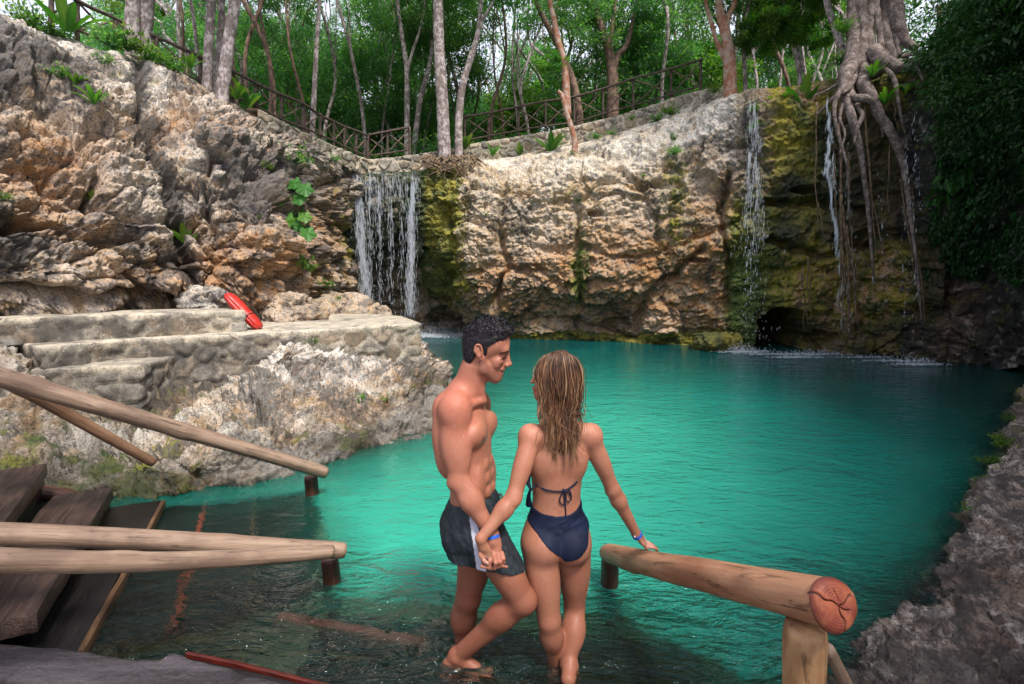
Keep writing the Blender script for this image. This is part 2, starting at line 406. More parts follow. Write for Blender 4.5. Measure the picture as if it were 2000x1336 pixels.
L = [
 [(-900, 900, 2.6), (-950, 700, 2.7), (-1000, 450, 2.9), (-1050, 250, 3.2), (-1100, 0, 3.6), (-1150, -200, 4.2)],
 [(-350, 700, 4.8), (-360, 580, 4.8), (-370, 420, 5.0), (-380, 250, 5.6), (-380, 80, 6.4), (-380, -90, 7.4)],
 [(-120, 650, 5.9), (-120, 560, 5.6), (-120, 420, 5.8), (-120, 260, 6.4), (-120, 110, 7.2), (-120, -15, 8.3)],
 [(60, 640, 6.9), (60, 560, 6.5), (60, 430, 6.8), (60, 290, 7.3), (60, 150, 8.2), (60, 58, 9.2)],
 [(200, 632, 7.9), (200, 560, 7.3), (200, 430, 7.6), (200, 310, 8.0), (200, 195, 8.8), (200, 108, 9.8)],
 [(330, 625, 8.9), (330, 555, 8.2), (330, 430, 8.4), (330, 310, 8.9), (330, 210, 9.8), (330, 138, 10.6)],
 [(430, 625, 9.4), (430, 560, 8.7), (430, 430, 8.8), (430, 330, 9.3), (430, 250, 10.0), (430, 195, 11.2)],
 [(520, 625, 10.4), (530, 560, 9.5), (535, 440, 9.2), (520, 350, 10.0), (520, 300, 11.0), (520, 240, 12.0)],
 [(585, 630, 12.0), (575, 560, 11.2), (568, 450, 10.7), (588, 380, 11.6), (594, 325, 12.4), (600, 274, 13.0)],
 [(668, 660, 15.2), (662, 560, 15.2), (658, 450, 14.7), (656, 385, 14.7), (662, 350, 14.9), (684, 324, 15.1)],
 [(790, 660, 18.6), (790, 560, 18.6), (790, 450, 18.0), (790, 385, 18.0), (790, 355, 18.0), (790, 334, 18.0)]]
def zonesL(px, py, p):
    n = fbm(p * 1.1, 4, 77)
    return dict(
        white=0.9 * sstep(220, 80, py - 0.25 * px + 40 * n) * (px < 330) + 0.55 * G(px, py, 470, 280, 120, 110) + 0.5 * G(px, py, 300, 330, 120, 60) + 0.6 * G(px, py, 120, 500, 120, 45) + 0.45 * G(px, py, 640, 340, 60, 60),
        ochre=0.25 + 1.1 * G(px, py, 490, 520, 90, 75) + 0.8 * G(px, py, 90, 330, 130, 110) + 0.7 * G(px, py, 330, 250, 70, 40) + 0.8 * G(px, py, 480, 270, 55, 45) + 0.5 * G(px, py, 620, 430, 60, 80) + 0.5 * G(px, py, 300, 540, 200, 40),
        stain=0.15 + 0.9 * n + 1.5 * seg_mask(px, py, [(270, 130), (285, 260), (335, 370), (350, 470), (380, 560)], 16) + 1.2 * G(px, py, 520, 370, 60, 60) + 1.2 * G(px, py, 60, 150, 120, 30) + 0.8 * sstep(60, -60, px),  # stain also blackens the crack line and darkens the left end
        moss=0.35 * G(px, py, 250, 160, 140, 40) + 0.6 * G(px, py, 670, 450, 40, 120) + 0.25 * sstep(100, 0, px) + 0.35 * G(px, py, 230, 570, 200, 30),
        wet=0.75 * sstep(670, 720, px) + 0.3 * sstep(60, -200, px))  # wet term also darkens toward the left end
BK = {  # px: (base py, top py, Y at seven heights)
 640: (652, 346, [17.4, 17.5, 17.3, 16.6, 15.8, 15.4, 15.5]), 700: (652, 343, [16.9, 17.1, 16.9, 16.1, 15.4, 15.2, 15.3]),
 760: (647, 343, [17.2, 17.4, 17.2, 16.3, 15.5, 15.2, 15.3]), 820: (642, 338, [17.5, 17.6, 16.9, 15.9, 15.3, 15.1, 15.3]),
 860: (640, 326, [17.5, 17.0, 15.8, 15.2, 15.0, 15.0, 15.6]), 900: (645, 318, [17.0, 16.0, 14.9, 14.7, 14.7, 14.9, 15.7]),
 960: (655, 312, [16.0, 15.1, 14.5, 14.4, 14.5, 14.8, 16.0]), 1050: (662, 298, [15.2, 14.9, 14.3, 14.3, 14.5, 14.8, 16.2]),
 1150: (666, 280, [14.9, 14.8, 14.1, 14.0, 14.2, 14.6, 16.0]), 1250: (672, 250, [14.2, 14.3, 13.8, 13.7, 13.9, 14.4, 15.6]),
 1350: (676, 212, [13.8, 13.7, 13.3, 13.2, 13.4, 14.0, 15.0]), 1440: (682, 180, [13.1, 13.0, 12.9, 12.8, 13.0, 13.2, 13.7]),
 1520: (688, 176, [13.0, 12.9, 12.6, 12.5, 12.5, 12.6, 13.0]), 1640: (694, 152, [12.4, 12.4, 12.2, 12.1, 12.1, 12.1, 12.4]),
 1760: (700, 128, [11.7, 11.7, 11.5, 11.4, 11.3, 11.3, 11.6]), 1850: (705, 90, [11.0, 11.0, 10.8, 10.6, 10.5, 10.5, 10.8]),
 1950: (712, -20, [10.3, 10.2, 10.0, 9.7, 9.5, 9.4, 9.5]), 2060: (722, -160, [8.8, 8.7, 8.4, 8.1, 7.9, 7.8, 7.9]),
 2250: (740, -300, [7.0, 7.0, 6.8, 6.5, 6.3, 6.2, 6.3]), 2700: (800, -500, [4.6, 4.6, 4.5, 4.4, 4.3, 4.2, 4.2])}
def bkcol(px):
    b, t, Y = BK[px]; fr = [0, .13, .3, .5, .7, .88, 1.0]
    c = [(px, b + (t - b) * f, y) for f, y in zip(fr, Y)]
    return [(px, b + 55, Y[0] + 0.1)] + c
def zonesB(px, py, p):
    n = fbm(p * 1.0, 4, 78); st = fbm(p * np.array((3.0, 3.0, 0.25)), 3, 99)
    h = np.clip((670 - py) / 400, 0, 1)
    return dict(
        green=1.2 * G(px, py, 1455, 570, 50, 130) + .8 * G(px, py, 1130, 520, 26, 110) + sstep(840, 820, px) + .7 * G(px, py, 840, 560, 40, 90),
        moss=1.0 * G(px, py, 862, 430, 45, 170) * (py < 640) + 0.45 * sstep(845, 820, px) * (py < 520) + 0.85 * sstep(636, 662, py) * (px > 940) * (px < 1470) + 1.2 * G(px, py, 1455, 540, 42, 170) + 0.50 * sstep(1465, 1520, px) + 0.3 * sstep(1700, 1780, px) * (py < 300)
             + 0.62 * G(px, py, 1128, 520, 22, 100) + 0.5 * G(px, py, 1320, 420, 40, 170) + 0.25 * st + 0.3 * G(px, py, 900, 560, 60, 40) + 0.45 * G(px, py, 1570, 300, 50, 70) + 0.45 * G(px, py, 1560, 400, 60, 40) + 0.12,
        ochre=0.15 + 1.1 * G(px, py, 1300, 540, 330, 110) + 0.75 * sstep(1465, 1520, px) + 0.5 * G(px, py, 1000, 560, 150, 60) + 0.5 * G(px, py, 1400, 380, 60, 120),
        white=0.75 * sstep(350, 290, py + 60 * n) * (px > 850) * (px < 1440) + 0.4 * G(px, py, 1370, 240, 90, 60) + 0.35 * G(px, py, 1010, 450, 60, 60),
        stain=0.15 + 0.9 * n + 0.8 * st,
        wet=0.9 * G(px, py, 1468, 300, 30, 150) + 0.95 * sstep(1575, 1620, px) * sstep(500, 440, py + 60 * n) * sstep(195, 230, py) + 0.75 * sstep(845, 818, px) * sstep(560, 480, py) + 0.5 * sstep(835, 800, px) * (py >= 480) * (1 - h) + 0.2 * G(px, py, 1520, 640, 60, 60) + 0.95 * sstep(1735, 1830, px + 40 * n)  # wet term also paints the right end dark toward the shaded wall
            + 1.3 * G(px, py, 1526, 655, 40, 46) + 0.8 * G(px, py, 1540, 400, 40, 90) + 0.5 * G(px, py, 1560, 360, 60, 25) + 0.5 * G(px, py, 1520, 460, 60, 20) + 0.75 * sstep(600, 640, py) * sstep(1560, 1600, px))  # wet term also paints the cave mouth black as shade
HI = 1.0
cliff_left, gL = cliff('cliff_left', L, 700, 470, M_rockL, 11, zonesL, 1.0, [(492, 262, 10.2, .75, .55, -.9), (525, 540, 9.4, .5, .5, -.45), (360, 585, 8.8, .6, .12, .5), (120, 520, 6.7, .7, .3, -.3), (150, 455, 7.2, .5, .15, .35)], topfade=0.35, kw=dict(big=0.90, mid=0.30, fine=0.09, strata=0.12, ang=0.26, f1=0.62), grooves=[([(268, 120), (285, 240), (330, 360), (350, 470), (385, 565)], 9, .55), ([(-60, 455), (60, 430), (130, 470), (230, 470)], 9, .5), ([(0, 575), (140, 560), (300, 572), (420, 585)], 9, .5), ([(430, 300), (480, 345), (540, 410), (545, 500)], 8, .45), ([(150, 270), (200, 330), (180, 420)], 7, .4), ([(380, 220), (420, 290), (400, 400), (430, 480)], 7, .4), ([(60, 170), (150, 250), (260, 280)], 7, .4), ([(610, 350), (640, 450), (625, 560)], 8, .5)])
cols = [k for k in BK if k <= 1850]
CAVES = [(1530, 668, 12.8, 0.66, 0.98, 3.6), (1163, 418, 14.1, 0.22, 0.12, 0.5), (1205, 636, 14.4, 0.42, 0.22, 0.7), (1362, 508, 13.2, 0.35, 0.07, 0.35), (870, 640, 16.6, 0.9, 0.7, 1.2), (1600, 668, 12.4, 0.45, 0.3, 0.6), (1570, 372, 12.4, 0.35, 0.1, 0.5), (1700, 470, 12.0, 0.5, 0.3, 0.4), (1290, 630, 13.9, 0.6, 0.6, -0.5)]
cliff_back, gB = cliff('cliff_back', [bkcol(k) for k in cols], 980, 460, M_rockB, 23, zonesB, 0.62, CAVES, topfade=0.35, kw=dict(big=0.85, mid=0.26, fine=0.11, strata=0.2, ang=0.32, f1=0.55), grooves=[([(1375, 490), (1330, 520), (1260, 590), (1235, 645)], 7, .45), ([(985, 350), (975, 430), (990, 520), (960, 590)], 7, .35), ([(1130, 410), (1122, 500), (1140, 600)], 6, .3), ([(1200, 330), (1260, 370), (1330, 360)], 6, .3), ([(1425, 340), (1405, 420), (1425, 520), (1410, 600)], 6, .35), ([(1040, 520), (1100, 560), (1190, 545)], 6, .3), ([(1500, 400), (1600, 390), (1700, 420)], 8, .4), ([(1500, 470), (1600, 500), (1720, 480)], 8, .4), ([(870, 400), (890, 480), (870, 560)], 8, .3), ([(1050, 620), (1150, 640), (1230, 655)], 7, .4)])
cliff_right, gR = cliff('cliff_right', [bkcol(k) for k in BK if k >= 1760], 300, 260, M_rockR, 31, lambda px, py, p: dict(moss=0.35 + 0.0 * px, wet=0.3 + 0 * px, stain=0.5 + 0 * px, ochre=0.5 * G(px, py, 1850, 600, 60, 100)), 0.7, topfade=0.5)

# ------------------------------------------------------------------ shore rocks under the terrace
def shore_ctrl():
    cols = [((-60, 1010), (-120, 930, 3.9), (-150, 850, 4.8), (-150, 690, 5.2)),
            ((120, 968), (60, 905, 4.5), (40, 820, 5.2), (20, 690, 5.9)), ((250, 958), (210, 900, 4.7), (190, 830, 5.4), (180, 770, 6.3)),
            ((340, 946), (310, 878, 4.65), (300, 820, 5.7), (300, 760, 6.7)), ((430, 938), (400, 875, 4.75), (400, 800, 6.0), (410, 735, 7.0)),
            ((520, 925), (490, 860, 5.0), (500, 765, 6.2), (520, 702, 6.72)), ((610, 900), (585, 830, 5.5), (560, 735, 6.5), (572, 672, 7.05)),
            ((700, 872), (680, 800, 6.05), (655, 725, 7.1), (640, 690, 7.65)), ((780, 850), (760, 790, 6.4), (735, 722, 7.7), (720, 700, 8.15)),
            ((838, 822), (815, 775, 7.6), (790, 725, 8.3), (775, 704, 8.7)), ((862, 768), (850, 738, 8.6), (830, 706, 8.9), (808, 700, 9.0)),
            ((858, 728), (846, 710, 9.9), (835, 695, 10.0), (815, 672, 10.2)), ((835, 700), (820, 690, 11.3), (800, 675, 11.5), (770, 655, 11.7)),
            ((800, 680), (780, 670, 13.0), (760, 655, 13.3), (740, 640, 13.5))]
    out = []
    for c in cols:
        w = W(*c[0]); o = np.array((w[0] + 0.45, w[1] - 0.25, -0.55)); 
        top = P(*c[3]); back = top + np.array((-0.9, 1.0, -0.15))
        out.append([o, w, P(*c[1]), P(*c[2]), top, back])
    return out
sg = bilin(shore_ctrl(), 620, 260); sn = grid_normals(sg); sp = sg.reshape(-1, 3)
sd_ = rockdisp(sp, 41, big=0.50, mid=0.32, fine=0.10, strata=0.06, f1=1.2, ang=0.42).reshape(620, 260)
vv_ = np.linspace(0, 5, 260)[None, :]; wl_ = np.exp(-((vv_ - 1.0) / .55) ** 2); tp_ = sstep(3.0, 4.0, vv_); sgd = sg + sn * (sd_ * (1 - .45 * wl_ - .45 * tp_) - 0.03 - .05 * tp_ + .14 * wl_)[..., None]
nn = fbm(sp * 1.2, 4, 5); X_, Y_, Z_ = sp.T
me = mk_mesh('shore_rocks', sgd, gridfaces(620, 260), M_rockS, dict(
    moss=np.clip(0.42 * sstep(0.45, 0.05, Z_) * sstep(-0.25, 0.3, nn + 0.15) + 0.08 + 0.2 * sstep(-2.4, -3.6, X_), 0, 1), green=np.full(len(sp), .45), white=np.clip(1.2 * sstep(0.25, 0.60, Z_ + 0.6 * nn) * sstep(-4.4, -3.0, X_), 0, 1),
    ochre=np.clip(0.35 + nn, 0, 1), wet=np.clip(0.80 * sstep(0.20, 0.02, Z_ + .15 * nn) + 0.45 * sstep(-3.6, -4.3, X_), 0, 1), stain=np.clip(0.15 + 1.2 * nn + 0.3 * sstep(0.6, 0.2, Z_), 0, 1)))  # wet term also darkens the rock toward its left end
shore = tag(link('shore_rocks', me), kind='structure')

# boulders lying between the terrace and the falls
def boulder(name, c, r, seed, mat, label, zo, group=None):
    u = np.linspace(0, 2 * math.pi, 97)[:-1]; w = np.linspace(-math.pi / 2, math.pi / 2, 60)
    d = np.stack([np.cos(w)[None, :] * np.cos(u)[:, None], np.cos(w)[None, :] * np.sin(u)[:, None], np.repeat(np.sin(w)[None, :], len(u), 0)], -1)
    d = np.concatenate([d, d[:1]], 0); p = d.reshape(-1, 3) * np.array(r)
    k = 1 + 0.28 * fbm(p / max(r) * 1.6 + seed, 3, seed) + 0.10 * (0.5 - worley(p / max(r) * 3.0 + seed, seed)[0])
    k = k + 0.30 * facets(p / max(r) * 1.4 + seed, seed) + 0.12 * facets(p / max(r) * 3.4 + seed, seed + 1)
    q = p * k[:, None] + 0.02 * fbm((p + seed) * 9, 4, seed)[:, None] * d.reshape(-1, 3)
    me = mk_mesh(name, q, gridfaces(97, 60), mat, {k_: np.full(len(q), v_) for k_, v_ in zo.items()})
    o = link(name, me, loc=c); tag(o, label, 'boulder', group); return o
zo = dict(moss=0.1, ochre=0.6, white=0.4, wet=0.0, stain=0.4)
boulder('boulder', P(572, 612, 9.6), (0.62, 0.5, 0.34), 3, M_rockB, 'pale rounded boulder behind the terrace, right of the red float', zo)
boulder('boulder', P(680, 612, 11.6), (0.8, 0.6, 0.45), 5, M_rockB, 'tan boulder behind the terrace below the main waterfall', dict(zo, moss=0.25))
boulder('boulder', P(400, 590, 8.4), (0.42, 0.35, 0.26), 7, M_rockL, 'grey wedge of rock behind the bench, left of the red float', dict(zo, ochre=0.0, white=0.7))
boulder('boulder', P(1400, 668, 12.9), (0.55, 0.4, 0.25), 15, M_rockB, 'mossy green boulder at the waterline left of the cave mouth', dict(zo, moss=0.9, wet=0.3))

# ------------------------------------------------------------------ right near ledge
edge = [(2080, 735), (2010, 765), (1975, 850), (1935, 945), (1885, 1025), (1835, 1105), (1795, 1165), (1745, 1235), (1680, 1295), (1610, 1370), (1500, 1500), (1350, 1700)]
lc = []
for e in edge:
    w = W(*e); dn = np.array((0.86, -0.5, 0.0))
    lc.append([w - dn * 0.35 + np.array((0, 0, -0.8)), w - dn * 0.03 + np.array((0, 0, -0.06)), w + dn * 0.10 + np.array((0, 0, 0.14)), w + dn * 0.45 + np.array((0, 0, 0.24)), w + dn * 1.1 + np.array((0, 0, 0.36)), w + dn * 4 + np.array((0, 0, 1.0))])
lg = bilin(lc, 520, 200); ln = grid_normals(lg); lp = lg.reshape(-1, 3)
ld = rockdisp(lp * 1.6, 55, big=0.62, mid=0.30, fine=0.10, strata=0.2, ang=0.5).reshape(520, 200) * 0.36
me = mk_mesh('rock_ledge', lg - ln * ld[..., None], gridfaces(520, 200), M_rockN, dict(
    moss=np.clip(0.35 * sstep(2.4, 4.5, lp[:, 1]) + 0.25 * sstep(0.12, 0.0, lp[:, 2]), 0, 1), white=np.clip(0.3 * fbm(lp * 2, 3, 4), 0, 1), ochre=np.full(len(lp), 0.15), wet=np.clip(0.9 * sstep(0.06, -0.03, lp[:, 2]) + 0.35 * sstep(1.4, 2.1, lp[:, 0] + 0.0) * sstep(2.2, 1.2, lp[:, 1]), 0, 1), stain=np.clip(0.5 + fbm(lp * 1.3, 3, 8), 0, 1)))  # wet term also darkens the near right corner
ledge = tag(link('rock_ledge', me), kind='structure')

# ------------------------------------------------------------------ pool bed and water
shoreL = [(-6, 3.2)] + [tuple(W(*q)[:2]) for q in [(60, 975), (150, 965), (330, 945), (480, 930), (600, 903), (700, 875), (780, 850), (838, 822), (862, 768), (858, 728), (835, 700), (800, 680)]]
shoreR = [tuple(W(*q)[:2]) for q in edge]
step_edge = [(-6, 3.6)] + [tuple(W(*q)[:2]) for q in [(430, 985), (610, 965), (645, 1060), (650, 1165), (900, 1185), (1200, 1205), (1420, 1300), (1560, 1460)]] + [(1.2, -2), (-6, -2)]
def depth_at(q):
    dl = poly_dist(q, shoreL); dr = poly_dist(q, shoreR)
    dep = 3.0 * (1 - np.exp(-np.minimum(dl * 0.42, dr * 1.1)))
    de = poly_dist(q, step_edge[1:9]); ins = inside(q, step_edge)
    ds = np.where(ins, 0.30 + 0.25 * sstep(0.6, 0, de), 0.55 + 2.6 * sstep(-0.1, 0.9, de))
    return np.minimum(dep, ds) * 1.0, ins, de
def pgrid(x0, x1, y0, y1, nx, ny):
    X, Y = np.meshgrid(np.linspace(x0, x1, nx), np.linspace(y0, y1, ny), indexing='ij')
    return np.stack([X.ravel(), Y.ravel()], 1)
q = pgrid(-12, 16, -3, 22, 280, 250); dep, ins, de = depth_at(q)
z = -dep - 0.12 - 0.9 * ins + 0.10 * fbm(np.c_[q, q[:, :1] * 0] * 1.3, 4, 3) * (dep > 0.1)
M_bed = NT('pool_bed_silt'); b = M_bed.noise(1.2, 6, 0.65); sc_ = M_bed.noise(5, 6, 0.7)
M_bed = M_bed.set(color=M_bed.mix(M_bed.ramp(sc_, [(0.42, 0), (0.6, 1)]), M_bed.mix(M_bed.ramp(b, [(0.4, 0), (0.6, 1)]), (0.10, 0.13, 0.05), (0.26, 0.27, 0.15)), (0.42, 0.42, 0.30)), rough=0.9)
tag(link('pool_bed', mk_mesh('pool_bed', np.c_[q, z], gridfaces(280, 250), M_bed)), kind='structure')
q = pgrid(-9, 13, -1.5, 19.5, 560, 560); dep, ins, de = depth_at(q)
milk = 1 - np.exp(-0.8 * dep); milk = np.where(ins, milk * 0.28 * (1 - 0.5 * sstep(0, 0.3, de)), milk)
milk = np.maximum(milk, 0.0)
bright = 1.0 * np.exp(-(((q[:, 0] - 0.2) / 3.3) ** 2 + ((q[:, 1] - 4.2) / 2.7) ** 2)) + 0.55 * np.exp(-(((q[:, 0] - 1.2) / 3.4) ** 2 + ((q[:, 1] - 7.4) / 3.6) ** 2))  # water colour palest mid-pool, falling off to the back and sides
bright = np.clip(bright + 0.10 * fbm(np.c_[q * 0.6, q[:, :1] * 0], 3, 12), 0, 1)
t = NT('pool_water'); nt = t.t
br = t.attr('teal_tone').outputs['Fac']; mk = t.attr('milk').outputs['Fac']
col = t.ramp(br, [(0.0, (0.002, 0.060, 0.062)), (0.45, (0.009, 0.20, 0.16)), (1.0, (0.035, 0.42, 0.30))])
co = t.co((1, 1, 1))
w1 = t.noise(1.7, 3, 0.5, co=t.co((1.0, 1.6, 1)), dist=0.8); w2 = t.noise(6.0, 3, 0.55, co=t.co((0.7, 1.5, 1), rot=(0, 0, 0.35)), dist=1.2); w3 = t.noise(19, 2, 0.5, co=t.co((0.6, 1.6, 1), rot=(0, 0, -0.25)), dist=1.0)
hh = t.math('ADD', t.math('MULTIPLY', w1, 1.6), t.math('MULTIPLY', w2, 0.85)); hh = t.math('ADD', hh, t.math('MULTIPLY', w3, 0.26)); hh = t.math('MULTIPLY', hh, t.attr('chop').outputs['Fac'])
nrm = t.bump(hh, 1.0, 0.055)
df = t.n('ShaderNodeBsdfDiffuse'); t.l(col, df.inputs[0]); t.l(nrm, df.inputs['Normal'])
rf = t.n('ShaderNodeBsdfRefraction'); rf.inputs['IOR'].default_value = 1.33; rf.inputs['Roughness'].default_value = 0.0; t.l(nrm, rf.inputs['Normal'])
t.l(t.mix(t.ramp(mk, [(0, 0), (0.4, 1)]), (0.93, 0.97, 0.95), (0.45, 0.85, 0.75)), rf.inputs[0])
m1 = t.n('ShaderNodeMixShader'); t.l(mk, m1.inputs[0]); t.l(rf.outputs[0], m1.inputs[1]); t.l(df.outputs[0], m1.inputs[2])
gl = t.n('ShaderNodeBsdfGlossy'); gl.inputs['Roughness'].default_value = 0.04; t.l(nrm, gl.inputs['Normal'])
fr = t.n('ShaderNodeFresnel'); fr.inputs[0].default_value = 1.33; t.l(nrm, fr.inputs['Normal'])
m2 = t.n('ShaderNodeMixShader'); t.l(fr.outputs[0], m2.inputs[0]); t.l(m1.outputs[0], m2.inputs[1]); t.l(gl.outputs[0], m2.inputs[2])
t.l(m2.outputs[0], t.out.inputs[0]); M_water = t.m
water = tag(link('water', mk_mesh('water', np.c_[q, np.zeros(len(q))], gridfaces(560, 560), M_water, dict(milk=milk, teal_tone=bright, chop=0.44 + 2.3 * sstep(3.4, 2.2, q[:, 1]) + 0.5 * sstep(10.5, 13, q[:, 1])))), kind='structure')

# ------------------------------------------------------------------ ground behind the rim, out to the horizon
M_ground = NT('forest_floor'); a = M_ground.noise(0.8, 6, 0.65)
M_ground = M_ground.set(color=M_ground.mix(M_ground.ramp(a, [(0.4, 0), (0.6, 1)]), (0.035, 0.045, 0.018), (0.10, 0.075, 0.04)), rough=0.95)
rim = [gL[i, -1] for i in range(0, 620, 22)] + [gB[i, -1] for i in range(90, 980, 30)] + [gR[i, -1] for i in range(20, 300, 30)]
rim = [np.array(r) + np.array((0, 0, -0.12)) for r in rim]
rim += [np.array((7.0, -3.0, 3.0)), np.array((4, -7, 2.5)), np.array((-4, -7, 2.5)), np.array((-6.0, -2.5, 3.0)), rim[0]]
ctr = np.array((0.5, 8.0, 0)); rows = []
for k, (dd, rise) in enumerate([(-0.6, -0.15), (0, 0), (3, 0.15), (8, 0.5), (18, 1.2), (45, 1.6), (150, 1.0), (900, 0)]):
    row = []
    for r in rim:
        d = (r - ctr) * np.array((1, 1, 0)); ln_ = np.linalg.norm(d); d = d / ln_
        p_ = r + d * dd; zt = r[2] + rise; f_ = min(1, max(dd, 0) / 45); zt = zt * (1 - f_) + 6.5 * f_
        row.append((p_[0], p_[1], zt))
    rows.append(row)
g = np.transpose(np.array(rows), (1, 0, 2)); g2 = bilin(g, 400, 60)
g2[..., 2] += 0.12 * fbm(g2.reshape(-1, 3) * np.array((0.6, 0.6, 0)), 4, 9).reshape(400, 60)
ground = tag(link('ground', mk_mesh('ground', g2, gridfaces(400, 60), M_ground)), kind='structure')
print('terrain', time.time() - T0)
# ------------------------------------------------------------------ masonry, terrace, bench, fences
def stone_material():
    t = NT('rubble_masonry'); mo = t.attr('mortar').outputs['Fac']; tn = t.attr('tone').outputs['Fac']
    n1 = t.noise(7, 6, 0.65); n2 = t.noise(40, 5, 0.7)
    st = t.ramp(tn, [(0.0, (0.30, 0.22, 0.15)), (0.35, (0.46, 0.36, 0.26)), (0.7, (0.34, 0.33, 0.30)), (1.0, (0.56, 0.50, 0.42))])
    st = t.mix(t.ramp(n1, [(0.4, 0.7), (0.6, 0.0)]), st, (0.20, 0.17, 0.12))
    mc = t.mix(t.ramp(n1, [(0.42, 0.8), (0.62, 0.0)]), (0.62, 0.54, 0.42), (0.36, 0.33, 0.28))
    c = t.mix(t.ramp(mo, [(0.3, 0), (0.7, 1)]), st, mc)
    c = t.mix(t.ramp(t.noise(2.2, 6, 0.7, dist=1.0), [(0.52, 0), (0.60, 0.75)]), c, (0.10, 0.095, 0.09))
    c = t.mix(t.math('MULTIPLY', t.attr('darken').outputs['Fac'], t.ramp(n1, [(0.38, 1), (0.62, 0.55)])), c, (0.075, 0.07, 0.065))
    c = t.mix(t.ramp(n2, [(0.36, 0.8), (0.48, 0.0)]), c, (0.08, 0.07, 0.05))
    return t.set(color=c, rough=0.9, normal=t.bump(t.math('ADD', n1, t.math('MULTIPLY', n2, 0.6)), 0.8, 0.02))
M_stone = stone_material()
def masonry_sheet(name, cols, nu, nv, sc_=3.2, depth=0.35, amp=0.035, darkenf=None, parent=None, topz=0.0, seed=3):
    """cols: (bottom, top) world points in order; gives a wall face with proud stones, a top and a back"""
    cb = catmull([c[0] for c in cols], nu); ct = catmull([c[1] for c in cols], nu)
    v = np.linspace(0, 1, nv)[None, :, None]; g = cb[:, None, :] * (1 - v) + ct[:, None, :] * v
    t_ = np.gradient(cb, axis=0) * np.array((1, 1, 0)); t_ /= np.linalg.norm(t_, axis=1)[:, None]
    nb = np.stack([-t_[:, 1], t_[:, 0], 0 * t_[:, 0]], 1)                     # away from the pool
    p = g.reshape(-1, 3); w = p + 0.06 * np.stack([fbm(p * 3, 2, 1), fbm(p * 3 + 9, 2, 2), fbm(p * 3 + 21, 2, 3)], 1)
    a, b, i = worley(w * np.array((sc_, sc_, sc_ * 1.25)), seed)
    mort = 1 - sstep(0.05, 0.16, b - a)
    ed = np.minimum(v[0, :, 0], 1 - v[0, :, 0]) * 12
    mort = np.maximum(mort, np.tile((v[0, :, 0] > 0.93).astype(float), nu))
    d = (sstep(0.04, 0.2, b - a) * (0.6 + 0.6 * i) + 0.4 * fbm(p * 7, 4, 6)) * amp
    f = p - np.repeat(nb, nv, 0) * d[:, None]; f = f.reshape(nu, nv, 3)
    top = [f[:, -1] * 1.0 + nb * k * depth + np.array((0, 0, 0.012 * math.sin(k * 3))) + 0.0 for k in (0.06, 0.35, 0.7, 1.0)]
    back = [top[-1] - np.array((0, 0, 1)) * 0.4]
    ex = np.stack(top + back, 1); g2 = np.concatenate([f, ex], 1)
    n2 = g2.shape[1]
    M_ = np.concatenate([mort.reshape(nu, nv), np.ones((nu, 5))], 1); I_ = np.concatenate([i.reshape(nu, nv), np.full((nu, 5), .5)], 1)
    q = g2.reshape(-1, 3); darken = darkenf(q) if darkenf else np.zeros(len(q))
    me = mk_mesh(name, g2, gridfaces(nu, n2), M_stone, dict(mortar=M_.ravel(), tone=I_.ravel(), darken=np.clip(darken, 0, 1)))
    return me
rw = [(500, 250, 212, 11.6), (560, 276, 243, 12.5), (640, 312, 280, 13.9), (718, 345, 312, 15.5)]
me = masonry_sheet('rubble_wall', [(P(a, b, y), P(a, c, y)) for a, b, c, y in rw], 300, 40, seed=5, amp=0.055)
tag(link('rubble_wall', me), 'low cream rubble stone wall sloping down along the left cliff rim', 'stone wall')
rw = [(716, 352, 312, 15.55), (790, 350, 305, 15.75), (870, 345, 292, 16.1), (940, 332, 278, 16.5), (1040, 318, 262, 16.8), (1150, 300, 240, 16.8), (1250, 268, 213, 16.2), (1340, 232, 184, 15.5), (1430, 195, 164, 14.6)]
me = masonry_sheet('rubble_wall', [(P(a, b + 4, y), P(a, c, y)) for a, b, c, y in rw], 900, 44, seed=8, amp=0.055)
tag(link('rubble_wall', me), 'long cream rubble stone wall rising to the right along the back rim', 'stone wall')

